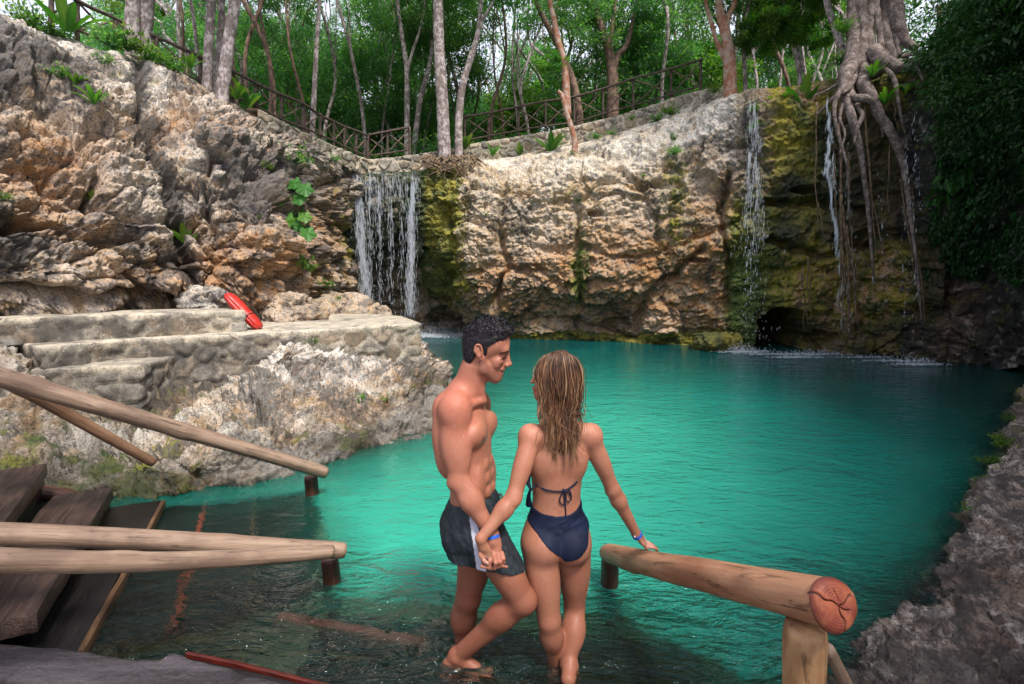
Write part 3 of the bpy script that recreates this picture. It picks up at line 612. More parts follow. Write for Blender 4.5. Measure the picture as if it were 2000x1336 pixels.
def slab(name, poly, z0, z1, mat, rough=0.02, sub=0.12, attrs=None):
    """flat-topped prism with dense masonry sides; poly is counter-clockwise world XY"""
    pts = []
    for a, b in zip(poly, poly[1:] + poly[:1]):
        a = np.array(a[:2], float); b = np.array(b[:2], float); n = max(1, int(np.linalg.norm(b - a) / 0.03))
        pts += [a + (b - a) * k / n for k in range(n)]
    pts = np.array(pts); n = len(pts)
    nx = np.roll(pts, -1, 0) - np.roll(pts, 1, 0); nx /= np.linalg.norm(nx, axis=1)[:, None] + 1e-9; no = np.stack([nx[:, 1], -nx[:, 0]], 1)
    nv = max(6, int((z1 - z0) / 0.03)); zz = np.linspace(z0, z1 - 0.015, nv)
    p = np.concatenate([np.repeat(pts[:, None], nv, 1), np.repeat(zz[None, :, None], n, 0)], 2).reshape(-1, 3)
    w = p + 0.05 * np.stack([fbm(p * 3, 2, 1), fbm(p * 3 + 9, 2, 2), fbm(p * 3 + 21, 2, 3)], 1)
    a, b, i = worley(w * np.array((3.4, 3.4, 4.2)), 5)
    band = sstep(z1 - 0.10, z1 - 0.06, p[:, 2])
    mort = np.maximum(1 - sstep(0.04, 0.14, b - a), band)
    d = sstep(0.04, 0.2, b - a) * (0.4 + 0.7 * i) * 0.042 * (1 - band) + 0.018 * fbm(p * 7, 4, 6) + 0.025 * band
    p[:, :2] += np.repeat(no, nv, 0) * d[:, None]
    vs = [p]; f = []
    i0 = np.arange(n)[:, None] * nv; j = np.arange(nv - 1)[None, :]; i1 = (np.arange(n)[:, None] + 1) % n * nv
    f.append(np.stack([i0 + j, i1 + j, i1 + j + 1, i0 + j + 1], -1).reshape(-1, 4))
    top = p.reshape(n, nv, 3)[:, -1]; r1 = top - np.c_[no * 0.012, np.full(n, -0.013)]
    base = len(p); vs.append(r1); k = np.arange(n); k2 = (k + 1) % n
    f.append(np.stack([k * nv + nv - 1, k2 * nv + nv - 1, base + k2, base + k], -1))
    # top as grid clipped: fan to centre rings
    c = r1.mean(0); prev = base; cnt = base + n
    for s_ in (0.9, 0.7, 0.45, 0.2):
        rr = c + (r1 - c) * s_; rr[:, 2] = z1 + 0.012 * fbm(rr * 3, 3, 7); vs.append(rr)
        f.append(np.stack([prev + k, prev + k2, cnt + k2, cnt + k], -1)); prev = cnt; cnt += n
    vs.append(c[None]); f.append(np.stack([prev + k, prev + k2, np.full(n, cnt)], -1))
    V = np.concatenate(vs); ex = len(V) - len(p)
    at = dict(mortar=np.r_[mort, np.ones(ex)], tone=np.r_[i, np.full(ex, .5)], darken=np.clip(attrs(V) if attrs else np.zeros(len(V)), 0, 1))
    return mk_mesh(name, V, f, mat, at)
ZT = 1.05
A_ = W(72, 692, ZT); A2 = W(96, 669, ZT); Cc = W(820, 631, ZT); Dd = W(782, 617, ZT)
A_ = W(84, 678, ZT)
tp = [tuple(A_[:2]), tuple(W(250, 662, ZT)[:2]), tuple(W(480, 652, ZT)[:2]), tuple(Cc[:2]), tuple(Dd[:2]), (-3.6, 11.6), (-6.5, 11.0), (-8.5, 9.0), (-7.2, 7.0)]
def darkenT(q):
    s = sstep(ZT - 0.01, ZT - 0.16, q[:, 2])
    return np.clip(sstep(-2.6, -4.2, q[:, 0]) * 0.85 * s + 0.10 + 0.25 * s, 0, 1)  # masonry sides darker than the top, most toward the left end
tag(link('terrace', slab('terrace', tp, 0.25, ZT, M_stone, attrs=darkenT)), 'long pale cement terrace on rubble masonry above the shore rocks', 'terrace')
ZB = 1.36
b0 = W(475, 606, ZB); b1 = W(300, 612, ZB); b2 = W(0, 622, ZB); b3 = W(-300, 640, ZB)
bp = [tuple(b3[:2]), tuple(b2[:2]), tuple(b1[:2]), tuple(b0[:2]), tuple(b0[:2] + np.array((-0.35, 0.55))), tuple(b1[:2] + np.array((-0.5, 0.9))), tuple(b2[:2] + np.array((-0.8, 0.8))), tuple(b3[:2] + np.array((-0.9, 0.5)))]
tag(link('stone_bench', slab('stone_bench', bp, ZT - 0.01, ZB, M_stone, attrs=lambda q: 0.12 + 0.75 * sstep(ZB - 0.01, ZB - 0.12, q[:, 2]) * sstep(-4.0, -5.0, q[:, 0]))), 'narrow cement topped stone bench at the foot of the left cliff', 'bench')  # front face darker toward the left end
z2 = 0.80
s0 = W(66, 721, z2); s1 = W(268, 713, z2)
sp_ = [tuple(s0[:2]), tuple(s1[:2]), tuple(s1[:2] + np.array((-0.1, 1.2))), tuple(s0[:2] + np.array((-0.6, 1.2)))]
tag(link('stone_step', slab('stone_step', sp_, 0.15, z2, M_stone, attrs=lambda q: 0.55 + 0.2 * sstep(z2 - .01, z2 - .1, q[:, 2]))), 'dark stone step below the near end of the terrace', 'step')

# fences ------------------------------------------------------------
def wood_simple(name, a, b):
    t = NT(name); n1 = t.noise(14, 5, 0.65); n2 = t.noise(3, 3, 0.6)
    c = t.mix(t.ramp(n1, [(0.4, 0), (0.6, 1)]), a, b)
    return t.set(color=c, rough=0.8, normal=t.bump(n1, 0.5, 0.01))
M_fence = wood_simple('fence_pole_wood', (0.030, 0.021, 0.017), (0.10, 0.068, 0.052))
M_fence2 = wood_simple('fence_brace_wood', (0.05, 0.035, 0.027), (0.19, 0.13, 0.10))
def fence(nodes, label, rail_extra=None, seed=0, posts=None):
    rs = np.random.RandomState(seed)
    root = empty('pole_fence', P(nodes[0][0], nodes[0][2], nodes[0][3]), label, 'fence')
    T_ = [P(n[0], n[1], n[3]) for n in nodes]; B_ = [P(n[0], n[2], n[3]) for n in nodes]
    ext = lambda L_: [L_[0]] + L_[1:]
    for nm, L_, r in (('top_rail', T_, 0.036), ('bottom_rail', [b + 0.16 * (t - b) for t, b in zip(T_, B_)], 0.026)):
        pts = [p + rs.normal(0, 0.012, 3) + np.array((0, -0.05, 0)) for p in L_]
        v, f = tube(pts, r, 7, n=len(pts) * 5, rough=0.35, rs=5, seed=seed)
        m = MB(); m.add(v, f); part(nm, m.mesh(nm, M_fence), root)
    for i, (t_, b_) in enumerate(zip(T_, B_)):
        u = t_ - b_; m = MB(); v, f = tube([b_ - 0.25 * u, b_ + 0.5 * u + rs.normal(0, .01, 3), t_ + 0.05 * u], [0.045, 0.040, 0.037], 7, n=7, rough=0.3, rs=5, seed=i)
        m.add(v, f); part('post', m.mesh('post', M_fence), root)
        if i + 1 < len(T_):
            t2, b2 = T_[i + 1], B_[i + 1]; u2 = t2 - b2
            for p0, p1 in ((b_ + 0.18 * u, t2 - 0.03 * u2), (t_ - 0.03 * u, b2 + 0.18 * u2)):
                m = MB(); v, f = tube([p0, (p0 + p1) / 2 + rs.normal(0, .02, 3), p1], [0.022, 0.019, 0.017], 6, n=8, rough=0.35, rs=6, seed=i); m.add(v, f)
                part('brace', m.mesh('brace', M_fence2), root)
    return root
fence([(100, -35, 40, 9.3), (151, 0, 72, 9.8), (225, 37, 102, 10.5), (306, 72, 132, 11.0), (390, 110, 165, 11.7), (454, 141, 198, 12.0), (500, 162, 218, 12.2), (549, 184, 240, 12.6), (591, 205, 258, 13.2), (626, 224, 273, 13.8), (651, 237, 284, 14.3), (673, 248, 294, 14.7), (695, 256, 303, 15.1), (718, 267, 312, 15.7)], 'rustic dark pole fence with crossed braces running down the left rim', seed=4)
fence([(719, 267, 312, 15.8), (757, 259, 306, 15.9), (800, 250, 303, 16.0)], 'short rustic pole fence in the corner above the main waterfall', seed=5)
fence([(908, 229, 284, 16.7), (960, 222, 275, 16.9), (1012, 211, 264, 17.0), (1065, 199, 256, 17.0), (1121, 190, 248, 17.0), (1178, 174, 232, 16.8), (1237, 155, 216, 16.4), (1311, 135, 196, 15.9), (1369, 119, 178, 15.3)], 'long rustic pole fence with crossed braces climbing to the right above the back wall', seed=6)
print('masonry', time.time() - T0)

# ------------------------------------------------------------------ woods
M_bark = NT('pale_bark'); a = M_bark.noise(6, 6, 0.6, dist=0.5); b = M_bark.noise(22, 5, 0.65, co=M_bark.co((1, 1, .5)))
c = M_bark.mix(M_bark.ramp(a, [(0.46, 0), (0.56, 1)]), (0.20, 0.16, 0.15), (0.46, 0.40, 0.40))
c = M_bark.mix(M_bark.ramp(b, [(0.38, 0.8), (0.5, 0)]), c, (0.08, 0.065, 0.06))
M_bark = M_bark.set(color=c, rough=0.9, normal=M_bark.bump(b, 0.7, 0.02))
M_bark2 = NT('brown_bark'); a = M_bark2.noise(5, 6, 0.6, dist=0.5); b = M_bark2.noise(18, 5, 0.65, co=M_bark2.co((1, 1, .3)))
c = M_bark2.mix(M_bark2.ramp(a, [(0.42, 0), (0.6, 1)]), (0.09, 0.055, 0.045), (0.24, 0.15, 0.11))
M_bark2 = M_bark2.set(color=c, rough=0.9, normal=M_bark2.bump(b, 0.7, 0.02))
M_bark3 = NT('orange_bark'); a = M_bark3.noise(5, 6, 0.6, dist=0.5); b = M_bark3.noise(18, 5, 0.65, co=M_bark3.co((1, 1, .4)))
c = M_bark3.mix(M_bark3.ramp(a, [(0.45, 0), (0.58, 1)]), (0.30, 0.13, 0.075), (0.40, 0.29, 0.24))
M_bark3 = M_bark3.set(color=c, rough=0.85, normal=M_bark3.bump(b, 0.6, 0.02))
M_leafA = leaf_material('jungle_leaf', (0.026, 0.085, 0.046), (0.075, 0.205, 0.078), (0.25, 0.37, 0.075), 0.55)
M_leafB = leaf_material('bright_leaf', (0.025, 0.085, 0.015), (0.06, 0.165, 0.020), (0.20, 0.29, 0.03), 0.4)
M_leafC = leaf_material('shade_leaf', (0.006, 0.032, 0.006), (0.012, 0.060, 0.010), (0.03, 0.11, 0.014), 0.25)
def leaves(c, d, L_, Wd, rs, up=0.25, fold=0.18):
    """kite shaped leaves at centres c pointing along d"""
    n = len(c); d = d / (np.linalg.norm(d, axis=1)[:, None] + 1e-9)
    s = np.cross(d, rs.normal(0, 1, (n, 3)) * 0.6 + np.array((0, 0, 1.0))); s /= np.linalg.norm(s, axis=1)[:, None] + 1e-9
    nn_ = np.cross(s, d); L_ = np.broadcast_to(L_, (n,))[:, None]; Wd = np.broadcast_to(Wd, (n,))[:, None]
    v = np.stack([c, c + d * L_ * 0.5 + s * Wd * 0.5 - nn_ * L_ * fold * 0.3, c + d * L_ - nn_ * L_ * fold, c + d * L_ * 0.5 - s * Wd * 0.5 - nn_ * L_ * fold * 0.3], 1)
    f = np.arange(n * 4).reshape(n, 4)
    return v.reshape(-1, 3), f
def crown_mesh(name, seed, n, R, Hh, leaf, mat, clumps=46, tone=0.0, gap=0.0):
    rs = np.random.RandomState(seed)
    u = rs.normal(0, 1, (clumps, 3)); u /= np.linalg.norm(u, axis=1)[:, None]
    cc = u * (rs.uniform(0.25, 1, (clumps, 1)) ** 0.6) * np.array((R, R, Hh / 2)); cc[:, :2] += fbm(cc * 0.8, 2, seed)[:, None] * R * 0.3
    cr = rs.uniform(0.16, 0.36, clumps) * R; ct = rs.uniform(0, 1, clumps)
    k = rs.randint(0, clumps, n); g_ = rs.normal(0, 1, (n, 3)); g_ /= np.linalg.norm(g_, axis=1)[:, None]
    q = cc[k] + g_ * (rs.uniform(0, 1, (n, 1)) ** 0.45) * cr[k][:, None] * np.array((1, 1, 0.6))
    d = g_ * 0.8 + rs.normal(0, 0.6, (n, 3)) + np.array((0, 0, -0.25))
    v, f = leaves(q, d, leaf * rs.uniform(0.6, 1.3, n), leaf * rs.uniform(0.28, 0.5, n), rs)
    tn = np.clip(0.25 + 0.45 * ct[k] * rs.uniform(0.5, 1.2, n) + 0.12 * rs.normal(0, 1, n) + tone, 0, 1)
    m = MB(); m.add(v, f, np.repeat(tn, 4))
    # twigs to a third of the clumps
    me = m.mesh(name, mat, smooth=False); return me
CR = [crown_mesh('crown', 100 + i, 6500, 2.0, 3.6, 0.14, M_leafA, 40 + 6 * i) for i in range(4)]
CRB = [crown_mesh('crown', 200 + i, 5200, 1.5, 2.4, 0.17, M_leafB, 34, 0.05) for i in range(2)]
def tree(name, stems, label, bark, crowns, group=None, rough=0.12):
    """stems: list of (pixel path bottom to top, Y, r_bottom, r_top); crowns: (centre, scale, mesh)"""
    b = P(stems[0][0][0][0], stems[0][0][0][1], stems[0][1]); root = empty(name, b, label, 'tree', group)
    for i, (pth, Y, r0, r1) in enumerate(stems):
        pts = [P(x, y, Y + (0.0 if len(q) < 1 else q[0])) for x, y, *q in [(p[0], p[1], (p[2] if len(p) > 2 else 0.0)) for p in pth]]
        if i == 0: pts = [pts[0] - np.array((0, 0, 0.5))] + pts
        v, f = tube(pts, [r0 * 1.25, r0, (r0 + r1) / 2, r1], 12, n=len(pts) * 8, rough=rough, rs=3.5, seed=int(pth[0][0]))
        m = MB(); m.add(v, f); part('trunk' if i == 0 else 'branch', m.mesh('trunk', bark), root)
    for c, s, me in crowns:
        o = link('crown', me, root, loc=np.array(c) - b, rotz=random.random() * 6.28); o.scale = (s, s, s)
    return root
random.seed(4)
def cz(px, py, Y): return P(px, py, Y)
tree('pale_tree', [([(405, 168), (408, 90), (413, 0), (418, -120), (425, -300)], 11.3, .092, .07)], 'pale mottled trunk, left one of the three close together on the left rim', M_bark, [(cz(430, -330, 11.3), 0.9, CR[0])])
tree('pale_tree', [([(417, 182), (425, 110), (431, 50), (434, 0), (438, -140), (450, -330)], 11.6, .065, .05)], 'thinner pale mottled trunk, middle one of the three close together on the left rim', M_bark, [(cz(470, -340, 11.6), 0.9, CR[1])])
tree('pale_tree', [([(434, 196), (445, 95), (459, 0), (472, -120), (492, -300)], 11.1, .118, .09)], 'thickest pale mottled trunk, right one of the three close together on the left rim', M_bark, [(cz(510, -310, 11.1), 1.0, CR[2])])
tree('pale_tree', [([(258, 62), (259, 0), (250, -150), (240, -300)], 10.7, .13, .09)], 'greyish trunk, left one of the pair high above the left cliff', M_bark, [(cz(240, -320, 10.7), 0.9, CR[3])])
tree('pale_tree', [([(280, 74), (288, 0), (292, -150), (290, -300)], 10.9, .135, .09)], 'greyish trunk, right one of the pair high above the left cliff', M_bark, [(cz(290, -330, 10.9), 0.9, CR[0])])
tree('pale_tree', [([(868, 303), (864, 200), (858, 100), (855, 0), (853, -120), (855, -300)], 15.5, .17, .11)], 'tall straight pale trunk standing on the rim right of the main waterfall', M_bark, [(cz(850, -300, 15.5), 1.1, CR[1])])
tree('crooked_tree', [([(896, 300), (896, 240), (903, 170), (920, 112), (934, 62), (940, 0), (950, -120)], 15.7, .11, .05), ([(934, 62), (948, 30), (962, 5), (990, -60)], 15.7, .045, .025)], 'crooked forked grey tree beside the tall pale trunk on the rim', M_bark, [(cz(960, -110, 15.8), 0.8, CR[2]), (cz(905, -60, 16.6), 0.6, CR[3])])
tree('slim_tree', [([(795, 300), (795, 200), (794, 135), (785, 70), (776, 0), (770, -120)], 17.6, .085, .05), ([(795, 140), (806, 100), (822, 50), (835, -30)], 17.6, .05, .03)], 'slim pale forked tree at the end of the corner fence', M_bark, [(cz(775, -40, 17.8), 0.9, CR[0]), (cz(830, 20, 18.3), 0.6, CR[1])])
tree('slim_tree', [([(808, 300), (820, 200), (838, 130), (846, 60), (850, -60)], 18.2, .09, .05)], 'slim leaning pale tree just left of the tall straight trunk', M_bark, [(cz(850, 30, 18.8), 0.8, CR[3])])
tree('slim_tree', [([(610, 262), (614, 180), (618, 100), (624, 0), (628, -120)], 14.6, .07, .045)], 'slim white tree behind the fence on the left rim', M_bark, [(cz(628, -120, 14.8), 0.9, CR[1])])
tree('crooked_tree', [([(1122, 272), (1108, 225), (1098, 188), (1090, 178)], 15.4, .08, .05), ([(1108, 225), (1106, 180), (1101, 120), (1090, 80), (1080, 30), (1074, 0), (1066, -120)], 15.5, .10, .055)], 'leaning tree with orange bark in front of the long fence', M_bark3, [(cz(1060, -100, 15.6), 0.8, CR[2]), (cz(1075, 120, 15.4), 0.33, CRB[0])])
tree('dark_tree', [([(1132, 240), (1122, 170), (1100, 110), (1075, 60), (1050, 10), (1020, -60)], 17.3, .12, .06), ([(1100, 110), (1085, 40), (1100, -40)], 17.3, .06, .04)], 'dark bent tree behind the leaning orange trunk', M_bark2, [(cz(1110, 60, 18.0), 0.7, CR[0]), (cz(1020, -60, 18.0), 0.9, CR[2])])
tree('branched_tree', [([(1196, 225), (1197, 160), (1192, 110), (1180, 70), (1165, 20), (1150, -60)], 18.0, .19, .07), ([(1197, 150), (1206, 110), (1225, 85), (1240, 20)], 18.0, .10, .05), ([(1190, 150), (1190, 100), (1200, 20), (1210, -60)], 18.1, .08, .05)], 'stout branching tree behind the middle of the long fence', M_bark2, [(cz(1230, 15, 18.6), 1.0, CR[1]), (cz(1150, -10, 18.9), 0.8, CR[3]), (cz(1300, 40, 18.6), 0.9, CR[0])])
tree('forked_tree', [([(1426, 172), (1424, 110), (1416, 60), (1408, 30), (1404, 0), (1400, -100)], 14.2, .15, .07), ([(1416, 60), (1424, 30), (1436, 0), (1450, -90)], 14.2, .075, .05), ([(1417, 120), (1400, 80), (1388, 40), (1378, 0), (1370, -80)], 14.3, .055, .04)], 'pinkish brown forked tree at the top of the right waterfall', M_bark3, [(cz(1410, -110, 14.3), 0.9, CR[3]), (cz(1500, -60, 15.0), 0.8, CRB[1])])
tree('slim_tree', [([(1456, 168), (1453, 110), (1455, 50), (1462, 0), (1464, -100)], 14.6, .05, .035)], 'thin grey tree right of the pinkish forked tree', M_bark, [(cz(1500, 60, 14.2), 0.50, CRB[0]), (cz(1470, -90, 14.8), 0.8, CR[0])])
tree('slim_tree', [([(1562, 150), (1552, 100), (1540, 60), (1530, 0), (1520, -100)], 14.2, .055, .04), ([(1570, 140), (1562, 110), (1556, 70)], 14.2, .03, .02)], 'thin white leaning tree with bright green leaves above the ferns', M_bark, [(cz(1545, 35, 14.3), 0.55, CRB[1]), (cz(1470, 55, 14.0), 0.45, CRB[0])])
tree('slim_tree', [([(1650, 130), (1640, 80), (1625, 40), (1614, 0), (1600, -90)], 12.8, .085, .06)], 'leaning grey tree just left of the strangler fig', M_bark, [(cz(1600, -60, 13.4), 0.7, CRB[1]), (cz(1590, 60, 15.2), 0.5, CRB[0])])
# slender trees of the wood behind, each its own trunk and crown
rs = np.random.RandomState(21)
TR = []
for i in range(3):
    h = 9.0; pts = np.array([(0, 0, -0.6)] + [(rs.normal(0, .25) * k, rs.normal(0, .25) * k, h * k / 5) for k in range(1, 6)])
    v, f = tube(pts, [.11, .08, .06, .04], 8, n=30, rough=0.15, rs=3, seed=i); m = MB(); m.add(v, f)
    v, f = tube([pts[3], pts[3] + np.array((.7, .2, 1.6)), pts[3] + np.array((1.0, .1, 3.2))], [.045, .02], 6, n=8); m.add(v, f)
    v, f = tube([pts[2], pts[2] + np.array((-.6, .1, 1.5)), pts[2] + np.array((-1.1, .2, 2.7))], [.04, .02], 6, n=8); m.add(v, f)
    TR.append(m.mesh('trunk', M_bark if i != 1 else M_bark2))
GRP = 'slender trees of the wood behind the fences'
for i in range(78):
    Y = rs.uniform(19.5, 33); px = 330 + (i + rs.uniform(0, 1)) * (1690 - 330) / 78
    if 540 < px < 1290: Y = rs.uniform(20.5, 33)
    x = (px - 1000) / 1000 * Y; zb = 4.9 + 0.03 * (Y - 16) + (0.9 if px > 1250 else 0) + (0.8 if px < 600 else 0)
    root = empty('slender_tree', (x, Y, zb), 'slender tree of the dense green wood behind the pole fences', 'tree', GRP, rotz=rs.uniform(0, 6.28))
    link('trunk', TR[rs.randint(3)], root)
    for k in range((2 if i % 2 else 1) if i % 4 else 3):
        o = link('crown', (CR + CRB)[rs.randint(6) if rs.rand() > 0.45 else rs.randint(4)], root, loc=(rs.normal(0, .9), rs.normal(0, .9), rs.uniform(1.6, 4.0) + k * 2.7 * (0.75 if 820 < px < 1230 else 1.0)), rotz=rs.uniform(0, 6.28))
        s = rs.uniform(0.7, 1.15); o.scale = (s, s, s)
for i in range(52):
    Y = rs.uniform(17.6, 24); px = 340 + (i + rs.uniform(0, 1)) * (1700 - 340) / 52
    if px < 560: Y = rs.uniform(14.5, 19)
    x = (px - 1000) / 1000 * Y; zb = 4.9 + 0.03 * (Y - 16) + (0.9 if px > 1250 else 0) + (0.9 if px < 600 else 0)
    root = empty('slender_tree', (x, Y, zb), 'thin bare-stemmed young tree close behind the pole fences', 'tree', 'thin bare-stemmed trees close behind the fences', rotz=rs.uniform(0, 6.28))
    t_ = link('trunk', TR[rs.randint(3)], root); s = rs.uniform(.42, .7); t_.scale = (s, s, 1.15)
    o = link('crown', CR[rs.randint(4)], root, loc=(rs.normal(0, .3), rs.normal(0, .3), rs.uniform(7.0, 9.0)), rotz=rs.uniform(0, 6.28)); s = rs.uniform(.32, .5); o.scale = (s, s, s)
# far foliage that reads as one mass
def mass(name, n, boxes, leaf, mat, seed, thr=-0.1, fs=0.45, kind='stuff', label=None, cat=None, tone=0.0):
    rs = np.random.RandomState(seed); out = []; tot = 0; V = []; Fq = []; Tn = []; m = MB()
    while tot < n:
        b = boxes[rs.randint(len(boxes))]; k = 60000
        px = rs.uniform(b[0], b[1], k); Y = rs.uniform(b[2], b[3], k) ; el = rs.uniform(b[4], b[5], k)
        q = np.stack([(px - 1000) / 1000 * Y, Y, el * Y / 26.0 + 0], 1)
        q[:, 2] = b[6] + (el - b[6]) * (Y / b[3])
        d = fbm(q * fs, 4, seed); keep = d > thr + b[7] * np.clip((q[:, 2] - 9) / 6, 0, 1); q = q[keep][: n - tot]
        w_ = fbm(q * 1.6, 2, seed + 5)
        v, f = leaves(q, rs.normal(0, 1, q.shape) + np.array((0, 0, -0.4)), leaf * rs.uniform(.6, 1.3, len(q)), leaf * rs.uniform(.3, .5, len(q)), rs)
        m.add(v, f, np.repeat(np.clip(0.38 + 0.7 * w_ + 0.12 * rs.normal(0, 1, len(q)) + tone, 0, 1), 4)); tot += len(q)
    o = link(name, m.mesh(name, mat, smooth=False)); return tag(o, label, cat, kind=kind)
mass('far_foliage', 90000, [(150, 1750, 26, 42, 5, 19, 5, 0.25)], 0.30, M_leafA, 61, 0.16, 0.32, label='dense green far wood seen as one mass beyond the slender trunks', cat='foliage')
mass('undergrowth', 60000, [(250, 1700, 17.6, 24, 4.6, 7.2, 5, 0.0)], 0.16, M_leafA, 67, -0.05, 0.6, label='low leafy undergrowth behind the pole fences', cat='undergrowth', tone=0.05)
print('woods', time.time() - T0)
# ------------------------------------------------------------------ waterfalls
t = NT('falling_water'); t.set(color=(0.80, 0.86, 0.95), rough=0.3, spec=0.6, trans=0.2, sss=0.0); M_fall = t.m
trn = t.n('ShaderNodeBsdfTransparent'); mxs = t.n('ShaderNodeMixShader'); mxs.inputs[0].default_value = 0.55; t.l(t.bsdf.outputs[0], mxs.inputs[1]); t.l(trn.outputs[0], mxs.inputs[2]); t.l(mxs.outputs[0], t.out.inputs[0])
OCT_V = np.array([(0, 0, .5), (1, 0, 0), (0, 1, 0), (-1, 0, 0), (0, -1, 0), (0, 0, -.5)], float)
OCT_F = np.array([(0, 1, 2), (0, 2, 3), (0, 3, 4), (0, 4, 1), (5, 2, 1), (5, 3, 2), (5, 4, 3), (5, 1, 4)])
def drops(c, ln_, wd_):
    n = len(c); v = OCT_V[None] * np.stack([wd_, wd_, ln_], 1)[:, None, :] + c[:, None, :]
    f = OCT_F[None] + (np.arange(n) * 6)[:, None, None]
    return v.reshape(-1, 3), f.reshape(-1, 3)
def strand(rs, a, b, n, spread, w=0.010, l=0.07, jit=1.6, pw=0.8):
    """n drops falling from a to b in a wandering thread that loosens as it falls"""
    t_ = rs.uniform(0, 1, n) ** pw; c = a[None] * (1 - t_[:, None]) + b[None] * t_[:, None]
    ph = rs.uniform(0, 6); s = spread * (0.25 + jit * t_)
    c[:, 0] += s * rs.normal(0, 1, n) * 0.8 + 0.02 * np.sin(t_ * 14 + ph); c[:, 1] += s * rs.normal(0, 1, n)
    lk_ = np.where(rs.rand(n) < .55, 2.6, .9)
    return c, l * lk_ * rs.uniform(0.5, 1.9, n) * (1.3 - 0.6 * t_), w * rs.uniform(0.5, 1.3, n)
def fall(name, label, strands, seed, foam=None):
    rs = np.random.RandomState(seed); root = empty('waterfall', strands[0][0], label, 'waterfall'); m = MB()
    for s in strands:
        s = s[:2] + (int(s[2] * (.72 if seed == 6 else .5 if seed == 7 else .75)),) + s[3:]; c, l_, w_ = strand(rs, *s); v, f = drops(c, l_, w_); m.add(v, f)
    part('stream', m.mesh('stream', M_fall, smooth=False), root)
    if foam:
        m = MB()
        for (c0, rx, ry, n, hz) in foam:
            g_ = rs.normal(0, 1, (n, 3)); c = np.array(c0)[None] + g_ * np.array((rx, ry, 0)) * 0.5
            hgt = np.abs(g_[:, 2]) * hz * np.exp(-0.5 * (g_[:, 0] ** 2 + g_[:, 1] ** 2) * 0.7); c[:, 2] = 0.004 + hgt * (rs.rand(n) < 0.5)
            k = hgt > 0.01; v, f = drops(c, np.where(k, 0.022, 0.008) * rs.uniform(.6, 1.5, n), np.where(k, 0.010, 0.030) * rs.uniform(.5, 1.5, n)); m.add(v, f)
        part('splash', m.mesh('splash', M_fall, smooth=False), root)
    return root
rs = np.random.RandomState(5); st = []
YF = 15.0
for i in range(46):
    px = 684 + i * 134 / 45 + rs.uniform(-1.5, 1.5); e = rs.uniform(352, 430) if rs.rand() < .7 else rs.uniform(430, 600)
    st.append((P(px, 343, YF), P(px + (6 if px < 725 else 0), e, YF), int(20 * (e - 330) / 60), 0.03, 0.0048, 0.075, 2.2))
for px0, px1, n, sp in ((690, 716, 700, .05), (697, 719, 800, .05), (704, 718, 500, .05), (722, 722, 260, .04), (740, 741, 150, .03), (766, 767, 140, .035), (786, 786, 60, .03), (803, 800, 800, .05), (806, 802, 600, .05), (811, 801, 300, .06)):
    st.append((P(px0, 344, YF), P(px1, 618, YF), n, sp, 0.0055, 0.085, 1.9))
fall('waterfall', 'main waterfall in the corner, wide curtain breaking into two white streams', st, 6, [(W(862, 652) + np.array((0, -.4, 0)), 1.5, .5, 2600, .25), (W(850, 656), 1.8, .45, 2000, .05), (W(870, 640), .5, .5, 500, .9)])
# wet lip that the curtain leaves from
M_wetmoss = NT('wet_moss'); a = M_wetmoss.noise(9, 6, 0.7)
M_wetmoss = M_wetmoss.set(color=M_wetmoss.mix(M_wetmoss.ramp(a, [(0.4, 0), (0.65, 1)]), (0.010, 0.016, 0.010), (0.045, 0.065, 0.03)), rough=0.35, normal=M_wetmoss.bump(a, 1, 0.05))
nu, nv = 160, 120; lipx = np.linspace(676, 826, nu)
g = np.zeros((nu, nv, 3))
for i, px in enumerate(lipx):
    e = 520 - 60 * math.cos((px - 770) / 60) + 20 * math.sin(px * .11)
    col = [P(px, e + 6, 16.4), P(px, e, 15.55), P(px, 0.5 * (e + 345), 15.35), P(px, 350, 15.2), P(px, 341, 15.25), P(px, 340, 15.9)]
    g[i] = catmull(col, nv)
gn = grid_normals(g); gp = g.reshape(-1, 3); gd = (0.16 * fbm(gp * np.array((3, 3, .9)), 5, 4) + 0.06 * fbm(gp * 9, 4, 8)).reshape(nu, nv)
me = mk_mesh('waterfall_ledge', g + gn * gd[..., None], gridfaces(nu, nv), M_wetmoss); tag(link('waterfall_ledge', me), kind='structure')
def multi(px0, py0, px1, py1, Y, n, sp, w=.0050, l=.06): return (P(px0, py0, Y), P(px1, py1, Y), n, sp, w, l, 1.7)
fall('waterfall', 'narrow broken waterfall beside the pale end of the back cliff', [multi(1466, 196, 1468, 300, 12.2, 190, .05, .005), multi(1472, 200, 1482, 300, 12.2, 200, .04), multi(1462, 290, 1462, 440, 12.1, 260, .045), multi(1476, 300, 1488, 470, 12.1, 300, .06), multi(1466, 300, 1470, 500, 12.0, 300, .12), multi(1472, 440, 1480, 660, 12.0, 200, .12, .008, .03), multi(1458, 430, 1465, 660, 12.0, 160, .12, .008, .03)], 7,
     [(W(1445, 687), .5, .18, 900, .12), (W(1500, 692), .6, .10, 300, .1)])
